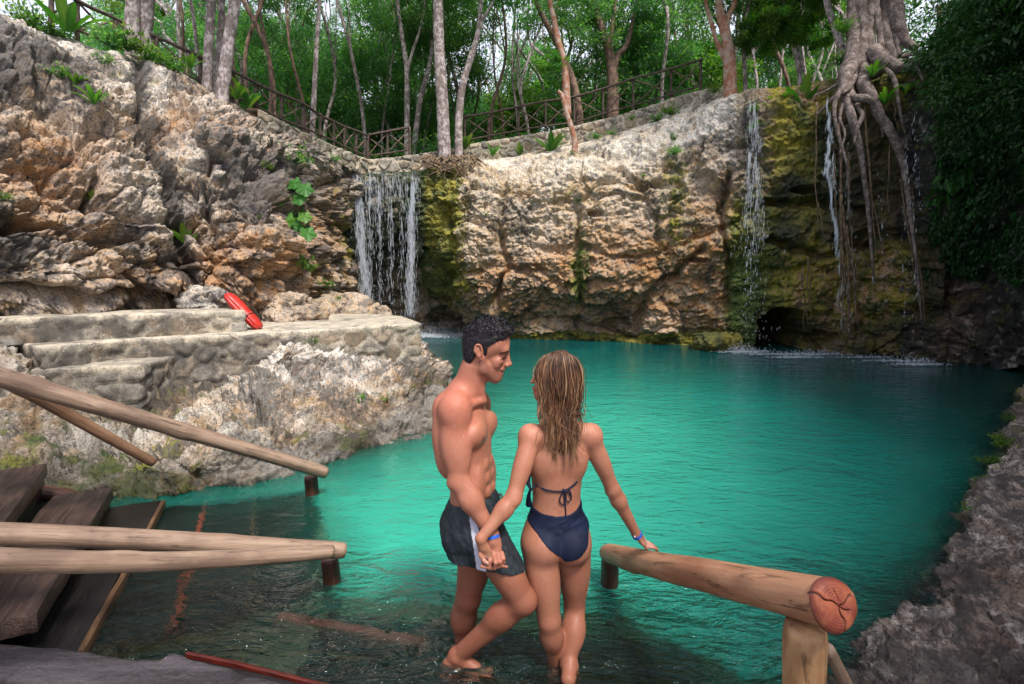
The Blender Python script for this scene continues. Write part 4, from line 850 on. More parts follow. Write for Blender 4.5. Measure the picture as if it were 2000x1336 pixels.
fall('waterfall', 'thin bluish trickle falling between the hanging fig roots', [multi(1616, 200, 1622, 280, 11.3, 160, .02), multi(1620, 270, 1614, 340, 11.2, 240, .02), multi(1616, 330, 1638, 500, 11.2, 420, .014), multi(1640, 480, 1645, 650, 11.2, 120, .05), multi(1628, 300, 1625, 380, 11.2, 100, .03), multi(1655, 230, 1665, 620, 11.2, 90, .05, .008, .03), multi(1770, 280, 1785, 640, 10.7, 110, .06, .008, .03), multi(1785, 210, 1795, 440, 10.7, 60, .03, .008, .03), multi(1720, 330, 1725, 620, 11, 60, .08, .007, .03)], 8,
     [(W(1590, 692), .9, .14, 450, .07), (W(1555, 698), .5, .10, 350, .1), (W(1750, 705), .6, .10, 350, .08), (W(1795, 712), .5, .12, 500, .09), (W(1690, 698), .7, .10, 200, .05)])

# ------------------------------------------------------------------ strangler fig
M_fig = NT('fig_root_bark'); a = M_fig.noise(7, 6, 0.65, dist=.4); b = M_fig.noise(24, 5, .7)
c = M_fig.mix(M_fig.ramp(a, [(.42, 0), (.6, 1)]), (0.115, 0.085, 0.075), (0.33, 0.26, 0.235)); c = M_fig.mix(M_fig.ramp(b, [(.38, .8), (.52, 0)]), c, (.04, .03, .028))
M_fig = M_fig.set(color=c, rough=.85, normal=M_fig.bump(b, .8, .02))
M_vine = wood_simple('hanging_root_bark', (0.05, 0.035, 0.022), (0.20, 0.13, 0.075))
fig = empty('strangler_fig', P(1700, 150, 12.0), 'strangler fig whose thick grey roots spill over the back cliff', 'tree')
m = MB(); rs = np.random.RandomState(3)
def ft(pts, r, seg=10, rough=.22, n=None):
    v, f = tube([P(*p) for p in pts], r, seg, n=n or len(pts) * 9, rough=rough, rs=4, seed=int(pts[0][0])); m.add(v, f)
for pts, r in [([(1668, 215, 11.5), (1655, 160, 11.6), (1668, 100, 11.8), (1668, 40, 12), (1672, -40, 12.1), (1676, -200, 12.2)], [.16, .2, .17, .15, .17, .2]),
               ([(1712, 150, 11.6), (1700, 100, 11.7), (1696, 50, 11.9), (1704, -20, 12), (1700, -200, 12.2)], [.13, .12, .11, .14, .18]),
               ([(1690, 175, 11.4), (1682, 120, 11.6), (1686, 60, 11.8), (1682, -40, 12), (1690, -200, 12.2)], [.12, .13, .1, .12, .2]),
               ([(1742, 120, 11.7), (1730, 80, 11.8), (1728, 20, 12), (1732, -60, 12), (1720, -200, 12.2)], [.13, .12, .13, .16, .2]),
               ([(1756, 110, 11.7), (1748, 60, 11.8), (1745, 0, 11.9), (1742, -100, 12)], [.07, .08, .08, .1]),
               ([(1790, 96, 11.5), (1765, 75, 11.7), (1750, 30, 11.8), (1742, -40, 12), (1735, -200, 12.2)], [.07, .11, .15, .17, .2]),
               ([(1722, 110, 11.6), (1718, 60, 11.7), (1712, 10, 11.9), (1714, -80, 12.1)], [.06, .07, .07, .08])]: ft(pts, r)
part('trunk', m.mesh('trunk', M_fig), fig)
roots = [([(1705, 95, 11.5), (1722, 118, 11.3), (1752, 130, 11.2), (1785, 124, 11.1), (1812, 116, 11.1)], [.14, .17, .15, .12, .05]),
 ([(1668, 120, 11.5), (1652, 150, 11.3), (1650, 185, 11.2), (1662, 225, 11.1), (1672, 262, 11.1), (1682, 300, 11.1), (1688, 350, 11.1), (1697, 420, 11.1), (1703, 500, 11.2), (1708, 560, 11.3)], [.14, .13, .10, .085, .07, .06, .05, .04, .03, .015]),
 ([(1690, 130, 11.5), (1686, 165, 11.2), (1702, 190, 11.1), (1718, 225, 11.0), (1742, 262, 10.9), (1758, 300, 10.9), (1768, 340, 10.9), (1778, 420, 10.9), (1788, 500, 10.9), (1798, 600, 11.0), (1803, 640, 11.1)], [.12, .12, .11, .10, .09, .075, .065, .05, .035, .022, .01]),
 ([(1660, 170, 11.3), (1668, 190, 11.1), (1690, 192, 11.0), (1712, 205, 11.0)], [.05, .07, .08, .04]),
 ([(1670, 150, 11.3), (1655, 176, 11.1), (1632, 188, 11.2), (1610, 210, 11.4), (1594, 225, 11.5)], [.06, .05, .035, .03, .015]),
 ([(1712, 130, 11.4), (1736, 140, 11.1), (1748, 160, 11.0), (1754, 195, 10.9), (1762, 240, 10.9), (1768, 262, 10.9)], [.05, .045, .045, .035, .02, .01]),
 ([(1655, 165, 11.2), (1640, 180, 11.1), (1630, 205, 11.1), (1632, 240, 11.1), (1645, 290, 11.1), (1655, 330, 11.1), (1658, 420, 11.2)], [.06, .05, .045, .035, .03, .02, .01]),
 ([(1672, 205, 11.2), (1684, 225, 11.0), (1674, 250, 11.0), (1668, 280, 11.0)], [.05, .045, .04, .02]),
 ([(1700, 165, 11.3), (1712, 190, 11.1), (1720, 240, 11.0), (1725, 268, 11.0)], [.04, .03, .02, .01]),
 ([(1760, 110, 11.3), (1790, 104, 11.2), (1815, 108, 11.2)], [.05, .05, .03]), ([(1775, 128, 11.1), (1795, 140, 11.0), (1806, 165, 10.9)], [.06, .04, .02]), ([(1650, 190, 11.2), (1640, 230, 11.1), (1650, 262, 11.1), (1640, 300, 11.1)], [.04, .03, .025, .01]),
 ([(1660, 130, 11.4), (1640, 160, 11.4), (1612, 178, 11.6), (1585, 190, 11.9)], [.04, .03, .02, .01])]
for pts, r in roots:
    m = MB(); ft(pts, r, 9, .25); part('root', m.mesh('root', M_fig), fig)
for px, cx in ((1690, 0.3), (1640, -0.5)):
    pass
o = link('crown', CR[2], fig, loc=(0.2, 0.3, 5.2)); o.scale = (1.5, 1.5, 1.2)
o = link('crown', CRB[1], fig, loc=(-.5, 0.0, 2.6)); o.scale = (.35, .35, .5)
for i, (x0, y0, x1, y1, Y, w) in enumerate([(1592, 200, 1598, 455, 11.5, .014), (1598, 395, 1612, 470, 11.5, .012), (1636, 240, 1650, 640, 11.2, .018), (1641, 380, 1658, 660, 11.2, .026), (1647, 400, 1665, 650, 11.2, .022), (1652, 290, 1671, 560, 11.2, .014), (1655, 440, 1680, 655, 11.2, .024), (1690, 200, 1712, 500, 11.1, .02), (1697, 360, 1727, 510, 11.1, .016), (1742, 180, 1757, 260, 11, .012), (1575, 500, 1578, 640, 12.0, .013), (1568, 520, 1571, 650, 12.0, .012), (1580, 510, 1583, 625, 12.0, .012), (1775, 330, 1808, 640, 10.9, .014), (1735, 230, 1740, 420, 11, .012), (1760, 350, 1790, 560, 10.9, .014), (1629, 300, 1642, 600, 11.2, .012)]):
    m = MB(); pts = [P(x0 + (x1 - x0) * k / 5 + rs.normal(0, 2.0), y0 + (y1 - y0) * k / 5, Y) for k in range(6)]
    v, f = tube(pts, [w * 1.3, w * 1.2, w * .5], 6, n=30, rough=.3, rs=5, seed=i); m.add(v, f)
    part('aerial_root', m.mesh('aerial_root', M_vine), fig)
# root mat under the tall pale tree, left as its own stump of roots
m = MB()
for i in range(42):
    x0 = rs.uniform(836, 925); y0 = 306 + rs.uniform(-3, 6)
    pts = [(x0, y0, 15.3), (x0 + rs.normal(0, 14), y0 + 10, 15.0), (x0 + rs.normal(0, 18), y0 + rs.uniform(15, 34), 14.95)]
    if rs.rand() < .2: pts.append((pts[-1][0] + rs.normal(0, 8), pts[-1][1] + 16, 14.95))
    v, f = tube([P(*p) for p in pts], [.035, .022, .008], 5, n=12, rough=.3, rs=5, seed=i); m.add(v, f)
tag(link('root_mat', m.mesh('root_mat', M_vine)), 'tangled brown root mat hanging over the rim right of the main waterfall', 'roots')

# ------------------------------------------------------------------ wood: logs, stairs, slab
M_log = wood_material('log_wood', (0.20, 0.125, 0.085), (0.34, 0.24, 0.175), (0.13, 0.08, 0.058), 0.6)
M_logr = wood_material('log_wood_fresh', (0.40, 0.185, 0.10), (0.54, 0.29, 0.17), (0.28, 0.105, 0.055), 0.5, grain=(1.2, 14, 14), bs=0.3)
M_logd = wood_material('log_wood_brown', (0.16, 0.085, 0.05), (0.27, 0.15, 0.09), (0.10, 0.05, 0.03), 0.55)
M_wetpost = wood_material('wet_post_wood', (0.035, 0.014, 0.010), (0.13, 0.045, 0.028), (0.02, 0.010, 0.008), 0.3)
M_plank = wood_material('plank_wood', (0.025, 0.015, 0.013), (0.090, 0.054, 0.044), (0.014, 0.010, 0.009), 0.38, grain=(1.6, 30, 30), bs=0.9)
M_plankw = wood_material('wet_plank_wood', (0.005, 0.005, 0.006), (0.018, 0.014, 0.015), (0.004, 0.004, 0.005), 0.2, grain=(1.6, 26, 26), bs=0.6)
M_edge = wood_material('worn_plank_edge', (0.05, 0.025, 0.012), (0.20, 0.11, 0.055), (0.06, 0.03, 0.015), 0.4, grain=(2, 30, 30), bs=0.8)
M_red = wood_material('red_worn_paint', (0.05, 0.008, 0.006), (0.13, 0.016, 0.010), (0.04, 0.007, 0.006), 0.4, grain=(3, 20, 20))
M_subred = wood_material('red_brown_step_edge', (0.30, 0.035, 0.015), (0.62, 0.09, 0.04), (0.16, 0.02, 0.012), 0.5, grain=(3, 20, 20))
def frame_of(a, b):
    a = np.array(a, float); b = np.array(b, float); x = (b - a); L_ = np.linalg.norm(x); x /= L_
    y = np.cross((0, 0, 1.0), x); y /= np.linalg.norm(y); z = np.cross(x, y)
    return a, L_, Matrix(((x[0], y[0], z[0], a[0]), (x[1], y[1], z[1], a[1]), (x[2], y[2], z[2], a[2]), (0, 0, 0, 1)))
def place_local(name, me, root, M):
    o = link(name, me, root); o.matrix_local = Matrix.Translation(-Vector(root.location)) @ M; return o
def log_part(name, root, a, b, r0, r1, mat, seed=0, seg=40, bend=0.0, knots=4, end_mat=None, attrs=None):
    a, L_, M = frame_of(a, b); n = max(24, int(L_ / 0.02)); rs = np.random.RandomState(seed)
    x = np.linspace(0, L_, n); th = np.arange(seg) * 2 * math.pi / seg
    r = (r0 + (r1 - r0) * x / L_)[:, None] * np.ones((1, seg))
    q = np.stack([np.repeat(x[:, None], seg, 1) * 1.6, np.cos(th)[None] * np.ones((n, 1)) * .6 + seed, np.sin(th)[None] * np.ones((n, 1)) * .6], -1).reshape(-1, 3)
    r *= 1 + 0.075 * fbm(q, 3, seed).reshape(n, seg) + 0.03 * fbm(q * np.array((1.5, 5, 5)), 3, seed + 3).reshape(n, seg)
    for k in range(knots):
        kx, kt = rs.uniform(.1, .9) * L_, rs.uniform(0, 6.28); d2 = ((x[:, None] - kx) / 0.06) ** 2 + ((np.angle(np.exp(1j * (th[None] - kt)))) / .5) ** 2
        r += r0 * 0.16 * np.exp(-d2)
    # long drying cracks
    for k in range(3):
        ct = rs.uniform(0.3, 2.9) + 0.25 * fbm(np.stack([x * 1.2, x * 0 + k, x * 0], 1), 2, seed); a0, a1 = sorted(rs.uniform(0, 1, 2) * L_)
        w = np.exp(-((np.angle(np.exp(1j * (th[None] - ct[:, None])))) / .05) ** 2) * ((x > a0) & (x < a1 + .3))[:, None]; r -= r0 * 0.10 * w
    tip = 1 - 0.10 * np.exp(-x / (0.3 * r0)) - 0.10 * np.exp(-(L_ - x) / (0.3 * r1)); r *= tip[:, None]
    off = bend * np.sin(x / L_ * math.pi)
    v = np.stack([np.repeat(x[:, None], seg, 1), r * np.cos(th)[None] + 0.01 * np.sin(x * 3 + seed)[:, None], r * np.sin(th)[None] + off[:, None]], -1).reshape(-1, 3)
    i = np.arange(n - 1)[:, None] * seg; j = np.arange(seg)[None]; k = (j + 1) % seg
    fs = [np.stack([i + j, i + k, i + k + seg, i + j + seg], -1).reshape(-1, 4)]
    mm = len(v); v = np.concatenate([v, [[-0.004, 0, off[0]]], [[L_ + .004, 0, off[-1]]]]); jj = np.arange(seg); kk = (jj + 1) % seg
    fs += [np.stack([kk, jj, np.full(seg, mm)], -1), np.stack([(n - 1) * seg + jj, (n - 1) * seg + kk, np.full(seg, mm + 1)], -1)]
    me = mk_mesh(name, v, fs, mat); return place_local(name, me, root, M)
def rail(label, a, b, r0, r1, mat, posts=(), extra=(), seed=0, group=None, endmat=None, bend=0.0):
    root = empty('log_handrail', a, label, 'handrail', group)
    log_part('rail', root, a, b, r0, r1, mat, seed, bend=bend)
    for k, (pb, pt, r, pm) in enumerate(posts): log_part('post', root, pb, pt, r, r, pm, seed + 7 + k, knots=1)
    for k, (ea, eb, e0, e1, em) in enumerate(extra): log_part('lower_rail', root, ea, eb, e0, e1, em, seed + 17 + k)
    return root
# far rail, its lower pole and post
a0 = P(636, 923, 4.15); a1 = P(-160, 690, 2.75)
rail('long pale log handrail sloping from upper left into the shallows', a1, a0, .058, .050, M_log, [((-1.70, 4.19, -.75), P(607, 930, 4.19), .055, M_wetpost)], seed=3)
rail('thin brown log pole slanting under the long pale handrail', P(-60, 700, 3.05), P(300, 904, 3.75), .045, .034, M_logd, seed=12)
rail('upper one of the two grey logs meeting on the leaning middle post', P(-420, 1022, 1.9), P(673, 1074, 2.82), .052, .047, M_log, [((-1.06, 2.93, -.75), P(644, 1088, 2.93), .052, M_wetpost)], seed=23)
rail('lower bent one of the two grey logs meeting on the middle post', P(-300, 1083, 1.62), P(650, 1079, 2.72), .050, .038, M_log, seed=34, bend=-0.035)
# near right rail
nr = P(1632, 1182, 1.34); fr_ = P(1187, 1080, 2.92)
rt = empty('log_handrail', nr, 'thick peeled log handrail with red sawn end under the woman\'s hand', 'handrail')
log_part('rail', rt, fr_, nr, .056, .0705, M_logr, 41, seg=64, knots=5)
log_part('post', rt, P(1560, 1700, 1.50), P(1566, 1218, 1.46), .058, .060, wood_material('split_post_wood', (0.30, 0.14, 0.06), (0.50, 0.30, 0.15), (0.13, 0.05, 0.03), 0.6, grain=(1.2, 9, 9)), 43, seg=48, knots=1)
log_part('post', rt, (P(1187, 1080, 2.92) + np.array((0.0, 0.0, -0.9))), P(1190, 1090, 2.88), .052, .052, M_wetpost, 44)
log_part('brace', rt, P(1622, 1270, 1.6), P(1700, 1420, 1.75), .022, .02, M_log, 45)
# sawn end disc with rings and splits
ax = (nr - fr_) / np.linalg.norm(nr - fr_)
_, _, Md = frame_of(nr, nr + ax)
nr_, ns = 40, 128; rr = np.linspace(0, 1, nr_)[:, None]; tt = (np.arange(ns) * 2 * math.pi / ns)[None]
cr = np.zeros((nr_, ns))
for ct, r_a, r_b, w in ((0.35, 0, 1, .05), (2.55, 0, 1, .045), (-1.45, 0, .95, .05), (-0.5, .0, .5, .035), (1.5, .2, .6, .02)):
    dd = np.abs(np.angle(np.exp(1j * (tt - ct - 0.25 * (rr - .5) + 0.1 * np.sin(rr * 9))))) * rr
    cr = np.maximum(cr, np.exp(-(dd / (w * (0.35 + rr * 0.5))) ** 2) * (rr <= r_b) * (rr >= r_a))
R_ = 0.0745 * (1 + .03 * np.sin(tt * 3 + 1)); y = R_ * rr * np.cos(tt); z_ = R_ * rr * np.sin(tt)
xx = 0.012 * (1 - rr ** 6) - 0.010 * cr - 0.012 * rr ** 8 + 0.0006 * np.sin(rr * 60)
v = np.stack([xx + 0 * tt, y, z_], -1).reshape(-1, 3); i = np.arange(nr_ - 1)[:, None] * ns; j = np.arange(ns)[None]; k = (j + 1) % ns
t = NT('sawn_red_end'); ck = t.attr('crack').outputs['Fac']; rg = t.attr('ring').outputs['Fac']
n_ = t.noise(20, 5, .6); c = t.mix(t.ramp(n_, [(.4, 0), (.65, 1)]), (0.19, 0.035, 0.018), (0.38, 0.105, 0.045)); wv = t.math('SINE', t.math('MULTIPLY', rg, 95.0))
c = t.mix(t.math('MULTIPLY', t.ramp(wv, [(0.2, 0), (0.9, 1)]), 0.12), c, (0.12, 0.025, 0.015)); c = t.mix(t.ramp(rg, [(0.90, 0), (0.97, 1)]), c, (0.13, 0.03, 0.02)); c = t.mix(ck, c, (0.015, 0.006, 0.004))
t.set(color=c, rough=.6, normal=t.bump(n_, .4, .004))
me = mk_mesh('sawn_end', v, np.stack([i + j, i + k, i + k + ns, i + j + ns], -1).reshape(-1, 4), t.m, dict(crack=np.clip(cr * 1.1, 0, 1).ravel(), ring=(rr + 0 * tt).ravel()))
place_local('sawn_end', me, rt, Md)

def board_mesh(name, L_, Wd, T_, mat, seed=0, r=0.012, warp=0.006, ragged=0.0):
    def face(o, u, v, nu, nv):
        s = np.linspace(-1, 1, nu)[:, None, None]; t_ = np.linspace(-1, 1, nv)[None, :, None]
        return (np.array(o) + s * np.array(u) + t_ * np.array(v)).reshape(-1, 3), gridfaces(nu, nv)
    h = np.array((L_, Wd, T_)) / 2; nx, ny, nz = max(8, int(L_ / .025)), max(6, int(Wd / .02)), 5; m = MB()
    for (o, u, v, a, b) in (((0, 0, 1), (1, 0, 0), (0, 1, 0), nx, ny), ((0, 0, -1), (0, 1, 0), (1, 0, 0), ny, nx), ((1, 0, 0), (0, 1, 0), (0, 0, 1), ny, nz), ((-1, 0, 0), (0, 0, 1), (0, 1, 0), nz, ny), ((0, 1, 0), (0, 0, 1), (1, 0, 0), nz, nx), ((0, -1, 0), (1, 0, 0), (0, 0, 1), nx, nz)):
        p, f = face(o, u, v, a, b); p = p * h; ins = np.clip(p, -(h - r), h - r); d = p - ins; n = np.linalg.norm(d, axis=1)[:, None]; p = ins + r * d / (n + 1e-9)
        q = p * np.array((1.5, 9, 9)) + seed
        p = p + np.stack([0.3 * ragged * fbm(p * 20, 3, seed), 0.012 * fbm(p * np.array((2.5, 1, 1)) + seed, 3, 2), warp * fbm(q, 4, seed)], 1); m.add(p, f)
    return m.mesh(name, mat)
def board(root, name, far, near, width, T_, mat, seed, edge=None, side=-1):
    """right hand top edge runs far -> near; the board lies to its left"""
    far = np.array(far, float); near = np.array(near, float); u = near - far; L_ = np.linalg.norm(u); u /= L_
    lft = np.array((u[1], -u[0], 0)); lft = lft if lft[0] < 0 else -lft
    c = (far + near) / 2 + lft * width / 2 - np.array((0, 0, T_ / 2)); x = u; y = np.cross((0, 0, 1.0), x); y /= np.linalg.norm(y); z = np.cross(x, y)
    M = Matrix(((x[0], y[0], z[0], c[0]), (x[1], y[1], z[1], c[1]), (x[2], y[2], z[2], c[2]), (0, 0, 0, 1)))
    o = place_local(name, board_mesh(name, L_, width, T_, mat, seed, ragged=.02), root, M)
    if edge:
        c2 = (far + near) / 2 + lft * 0.012 - np.array((0, 0, T_ * 0.5)) - lft * 0.022; M2 = Matrix(((x[0], y[0], z[0], c2[0]), (x[1], y[1], z[1], c2[1]), (x[2], y[2], z[2], c2[2]), (0, 0, 0, 1)))
        e = link('worn_edge', board_mesh('worn_edge', L_ * .985, 0.034, T_ * .95, edge, seed + 5, r=.008, warp=.004), o); e.matrix_local = M.inverted() @ M2
    return o
ws = empty('wooden_stairs', W(150, 1200, 0), 'dark weathered plank stairs going down into the water, lower left', 'stairs')
board(ws, 'tread', W(93, 903, .44), W(-120, 1200, .44), .42, .10, M_plank, 1)
board(ws, 'tread', W(222, 949, .25), W(72, 1197, .25), .36, .10, M_plank, 2)
board(ws, 'tread', W(317, 975, .045), W(150, 1275, .045), .44, .09, M_plankw, 3, edge=M_edge)
board(ws, 'tread', W(402, 990, -.12), W(335, 1245, -.12), .40, .08, M_plankw, 4, edge=M_subred)
board(ws, 'tread', W(500, 985, -.28), W(480, 1260, -.28), .50, .08, M_plankw, 5, edge=M_edge)
board(ws, 'tread', W(600, 975, -.42), W(640, 1230, -.42), .62, .08, M_plankw, 6)
board(ws, 'riser', W(93, 915, .33) + np.array((-.03, 0, 0)), W(-120, 1220, .33) + np.array((-.03, 0, 0)), .05, .32, M_plankw, 7)
board(ws, 'riser', W(222, 965, .14) + np.array((-.03, 0, 0)), W(72, 1215, .14) + np.array((-.03, 0, 0)), .05, .30, M_plankw, 8)
a_ = W(90, 905, .40); b_ = W(430, 985, -.35)
log_part('stringer', ws, a_ + np.array((-.2, -.10, -.16)), b_ + np.array((0, -.10, -.12)), .06, .06, M_wetpost, 9)
# submerged landing where the couple stands
ld_ = empty('submerged_landing', (0, 2.2, -.13), 'submerged dark plank landing the couple stands on', 'platform')
E0 = W(430, 1255, -.12); E1 = W(1330, 1262, -.12)
for k in range(5):
    y1 = 2.52 - k * .30
    fa = np.array((-1.05, y1 + .02 + (0.14 if k == 0 else 0.1), -.075)); ne = np.array((0.95, y1 - .06, -.075 - .004 * k)); u = ne - fa
    c = (fa + ne) / 2 - np.array((0, .14, .04)); x = u / np.linalg.norm(u); y = np.cross((0, 0, 1.0), x); z = np.cross(x, y)
    M = Matrix(((x[0], y[0], z[0], c[0]), (x[1], y[1], z[1], c[1]), (x[2], y[2], z[2], c[2]), (0, 0, 0, 1)))
    place_local('plank', board_mesh('plank', np.linalg.norm(u), .285, .07, M_plankw, 60 + k), ld_, M)
a_ = W(545, 1215, -.07); b_ = W(835, 1272, -.07); _, L__, M = frame_of(a_, b_)
place_local('painted_plank', board_mesh('painted_plank', L__, .06, .05, wood_material('reddish_plank', (0.13, 0.026, 0.018), (0.30, 0.09, 0.065), (0.10, 0.03, 0.025), .5), 77), ld_, M @ Matrix.Translation((L__ / 2, 0, 0.02)))
# grey slab at the bottom left corner with a red painted board edge
t = NT('grey_weathered_slab'); a = t.noise(4, 6, .7, dist=.5); b = t.noise(1.6, 5, .6, co=t.co((1, 6, 1), rot=(0, 0, .3))); d = t.noise(18, 4, .6)
c = t.mix(t.ramp(b, [(.4, 0), (.62, 1)]), (0.035, 0.030, 0.036), (0.085, 0.073, 0.085)); c = t.mix(t.ramp(a, [(.58, 0), (.64, .8)]), c, (0.015, 0.012, 0.014)); c = t.mix(t.ramp(d, [(.68, 0), (.72, .7)]), c, (.28, .25, .30))
M_slab = t.set(color=c, rough=.55, normal=t.bump(t.math('ADD', t.math('ADD', a, b), t.noise(30, 6, .7)), .9, .03))
zs = 0.13
sp_ = [W(-300, 1235, zs), W(0, 1258, zs), W(120, 1266, zs), W(225, 1284, zs), W(312, 1289, zs), W(340, 1274, zs), W(372, 1283, zs), W(420, 1300, zs), W(570, 1338, zs), W(700, 1420, zs), W(600, 1900, zs), W(-500, 1900, zs)]
V = []; 
pts = []
for a, b in zip(sp_, sp_[1:] + sp_[:1]):
    n = max(2, int(np.linalg.norm(b - a) / .03)); pts += [a + (b - a) * k / n for k in range(n)]
pts = np.array(pts); pts[:, 0] += .012 * fbm(pts * 8, 3, 2); pts[:, 1] += .014 * fbm(pts * 8 + 9, 3, 3); n = len(pts); c = pts.mean(0); rings = [pts - np.array((0, 0, .30)), pts - np.array((0, 0, .012))] + [c + (pts - c) * s for s in (.992, .95, .85, .7, .5, .3, .1)]
for k, r in enumerate(rings):
    if k > 1: r[:, 2] = zs + .010 * fbm(r * 3, 4, 5)
g = np.stack(rings, 1); g = np.concatenate([g, g[:1]], 0)
tag(link('stone_slab', mk_mesh('stone_slab', g, gridfaces(n + 1, len(rings)), M_slab)), 'grey worn slab filling the bottom left corner of the photo', 'slab')
rp = empty('red_edged_board', W(500, 1310, 0), 'wet board with a red painted edge beside the grey slab', 'board')
a_ = W(372, 1276, .05); b_ = W(760, 1365, .0); _, L__, M = frame_of(a_, b_)
place_local('board_top', board_mesh('board_top', L__, .10, .06, M_plankw, 81), rp, M @ Matrix.Translation((L__ / 2, -.09, -.005)))
place_local('painted_edge', board_mesh('painted_edge', L__, .022, .05, M_red, 82, r=.006), rp, M @ Matrix.Translation((L__ / 2, -.02, 0)))

# ------------------------------------------------------------------ red float leaning on the bench end
t = NT('red_vinyl'); n_ = t.noise(9, 4, .6); M_vinyl = t.set(color=t.mix(t.ramp(n_, [(.4, 0), (.65, 1)]), (0.42, 0.018, 0.014), (0.60, 0.035, 0.022)), rough=.42, normal=t.bump(t.noise(5, 3, .5), .5, .03))
M_cord = wood_simple('black_cord', (0.01, 0.01, 0.01), (0.03, 0.03, 0.03))
fa = P(446, 578, 7.75); fb = P(505, 638, 7.75); u = (fb - fa); L_ = np.linalg.norm(u); u /= L_
fl = empty('life_float', fb, 'red padded float leaning against the end of the bench', 'float')
x = u; y = np.array((0.25, -1.0, 0)); y -= x * np.dot(x, y); y /= np.linalg.norm(y); z = np.cross(x, y)
uu, vv = np.meshgrid(np.linspace(-math.pi / 2, math.pi / 2, 60), np.linspace(0, 2 * math.pi, 61), indexing='ij')
se = lambda w, e: np.sign(w) * np.abs(w) ** e
lx = se(np.sin(uu), .55) * L_ * .56; ly = se(np.cos(uu), .6) * se(np.cos(vv), .8) * .14; lz = se(np.cos(uu), .6) * se(np.sin(vv), .9) * .085
groove = 1 - .10 * np.exp(-((lx / L_ - .08) / .02) ** 2) - .10 * np.exp(-((lz) / .012) ** 2) * (np.abs(ly) > .05); ly = ly * groove; lz = lz * groove
c = (fa + fb) / 2; q = c + lx[..., None] * x + ly[..., None] * y + lz[..., None] * z; q = q.reshape(-1, 3); q += .006 * fbm(q * 12, 3, 5)[:, None]
part('cover', mk_mesh('cover', q, gridfaces(60, 61), M_vinyl), fl)
m = MB(); th = np.linspace(0, 2 * math.pi, 20)
v, f = tube([c + .18 * L_ * x + .15 * math.cos(a) * y + .093 * math.sin(a) * z for a in th], [.008], 5, n=30); m.add(v, f)
v, f = tube([c - .5 * L_ * x + .02 * z, c - .2 * L_ * x - .10 * z - .06 * y, c + .25 * L_ * x - .11 * z - .05 * y, c + .5 * L_ * x - .05 * z], [.008], 5, n=24); m.add(v, f)
v, f = tube([c + .52 * L_ * x, c + .6 * L_ * x + .02 * z], [.022, .012], 6, n=4); m.add(v, f)
part('cord', m.mesh('cord', M_cord), fl)
print('objects', time.time() - T0)
# ------------------------------------------------------------------ people: smooth-blended solids -> one continuous skin
class Field:
    def __init__(s, lo, hi, h):
        s.lo = np.array(lo, float); s.h = h; s.n = np.ceil((np.array(hi) - s.lo) / h).astype(int) + 1
        s.F = np.full(s.n, 1.0, dtype=np.float32)
    def _sl(s, lo, hi):
        a = np.clip(np.floor((np.array(lo) - s.lo) / s.h).astype(int), 0, s.n); b = np.clip(np.ceil((np.array(hi) - s.lo) / s.h).astype(int) + 1, 0, s.n)
        sl = tuple(slice(x, y) for x, y in zip(a, b)); ax = [s.lo[i] + s.h * np.arange(a[i], b[i]) for i in range(3)]
        return sl, np.stack(np.meshgrid(*ax, indexing='ij'), -1).astype(np.float32)
    def put(s, d, sl, k, op):
        f = s.F[sl]
        if f.size == 0: return
        if op == 'add':
            hh = np.clip(0.5 + 0.5 * (f - d) / k, 0, 1); s.F[sl] = f * (1 - hh) + d * hh - k * hh * (1 - hh)
        else:
            hh = np.clip(0.5 - 0.5 * (f + d) / k, 0, 1); s.F[sl] = f * (1 - hh) + (-d) * hh + k * hh * (1 - hh)
    def cone(s, a, b, r1, r2, k=0.02, op='add'):
        a = np.array(a, float); b = np.array(b, float); m = max(r1, r2) + k + 2 * s.h
        sl, p = s._sl(np.minimum(a, b) - m, np.maximum(a, b) + m)
        if p.size == 0: return
        s.put(sd_cone(p, a, b, r1, r2), sl, k, op)
    def chain(s, pts, rs, k=0.02):
        for a, b, r1, r2 in zip(pts[:-1], pts[1:], rs[:-1], rs[1:]): s.cone(a, b, r1, r2, k)
    def ell(s, c, r, ax=None, k=0.02, op='add'):
        c = np.array(c, float); r = np.array(r, float); m = r.max() + k + 2 * s.h
        sl, p = s._sl(c - m, c + m)
        if p.size == 0: return
        q = p - c.astype(np.float32)
        if ax is not None: q = q @ np.array(ax, dtype=np.float32).T
        k0 = np.linalg.norm(q / r, axis=-1); k1 = np.linalg.norm(q / (r * r), axis=-1) + 1e-6
        s.put((k0 * (k0 - 1) / k1).astype(np.float32), sl, k, op)
    def sample(s, q):
        g = (np.asarray(q) - s.lo) / s.h; g = np.clip(g, 0, s.n - 1.001); i = g.astype(int); f = g - i; r = 0
        for dx in (0, 1):
            for dy in (0, 1):
                for dz in (0, 1):
                    w = (f[:, 0] if dx else 1 - f[:, 0]) * (f[:, 1] if dy else 1 - f[:, 1]) * (f[:, 2] if dz else 1 - f[:, 2])
                    r = r + w * s.F[i[:, 0] + dx, i[:, 1] + dy, i[:, 2] + dz]
        return r
    def grid(s): return s._sl(s.lo, s.lo + (s.n - 1) * s.h)[1]
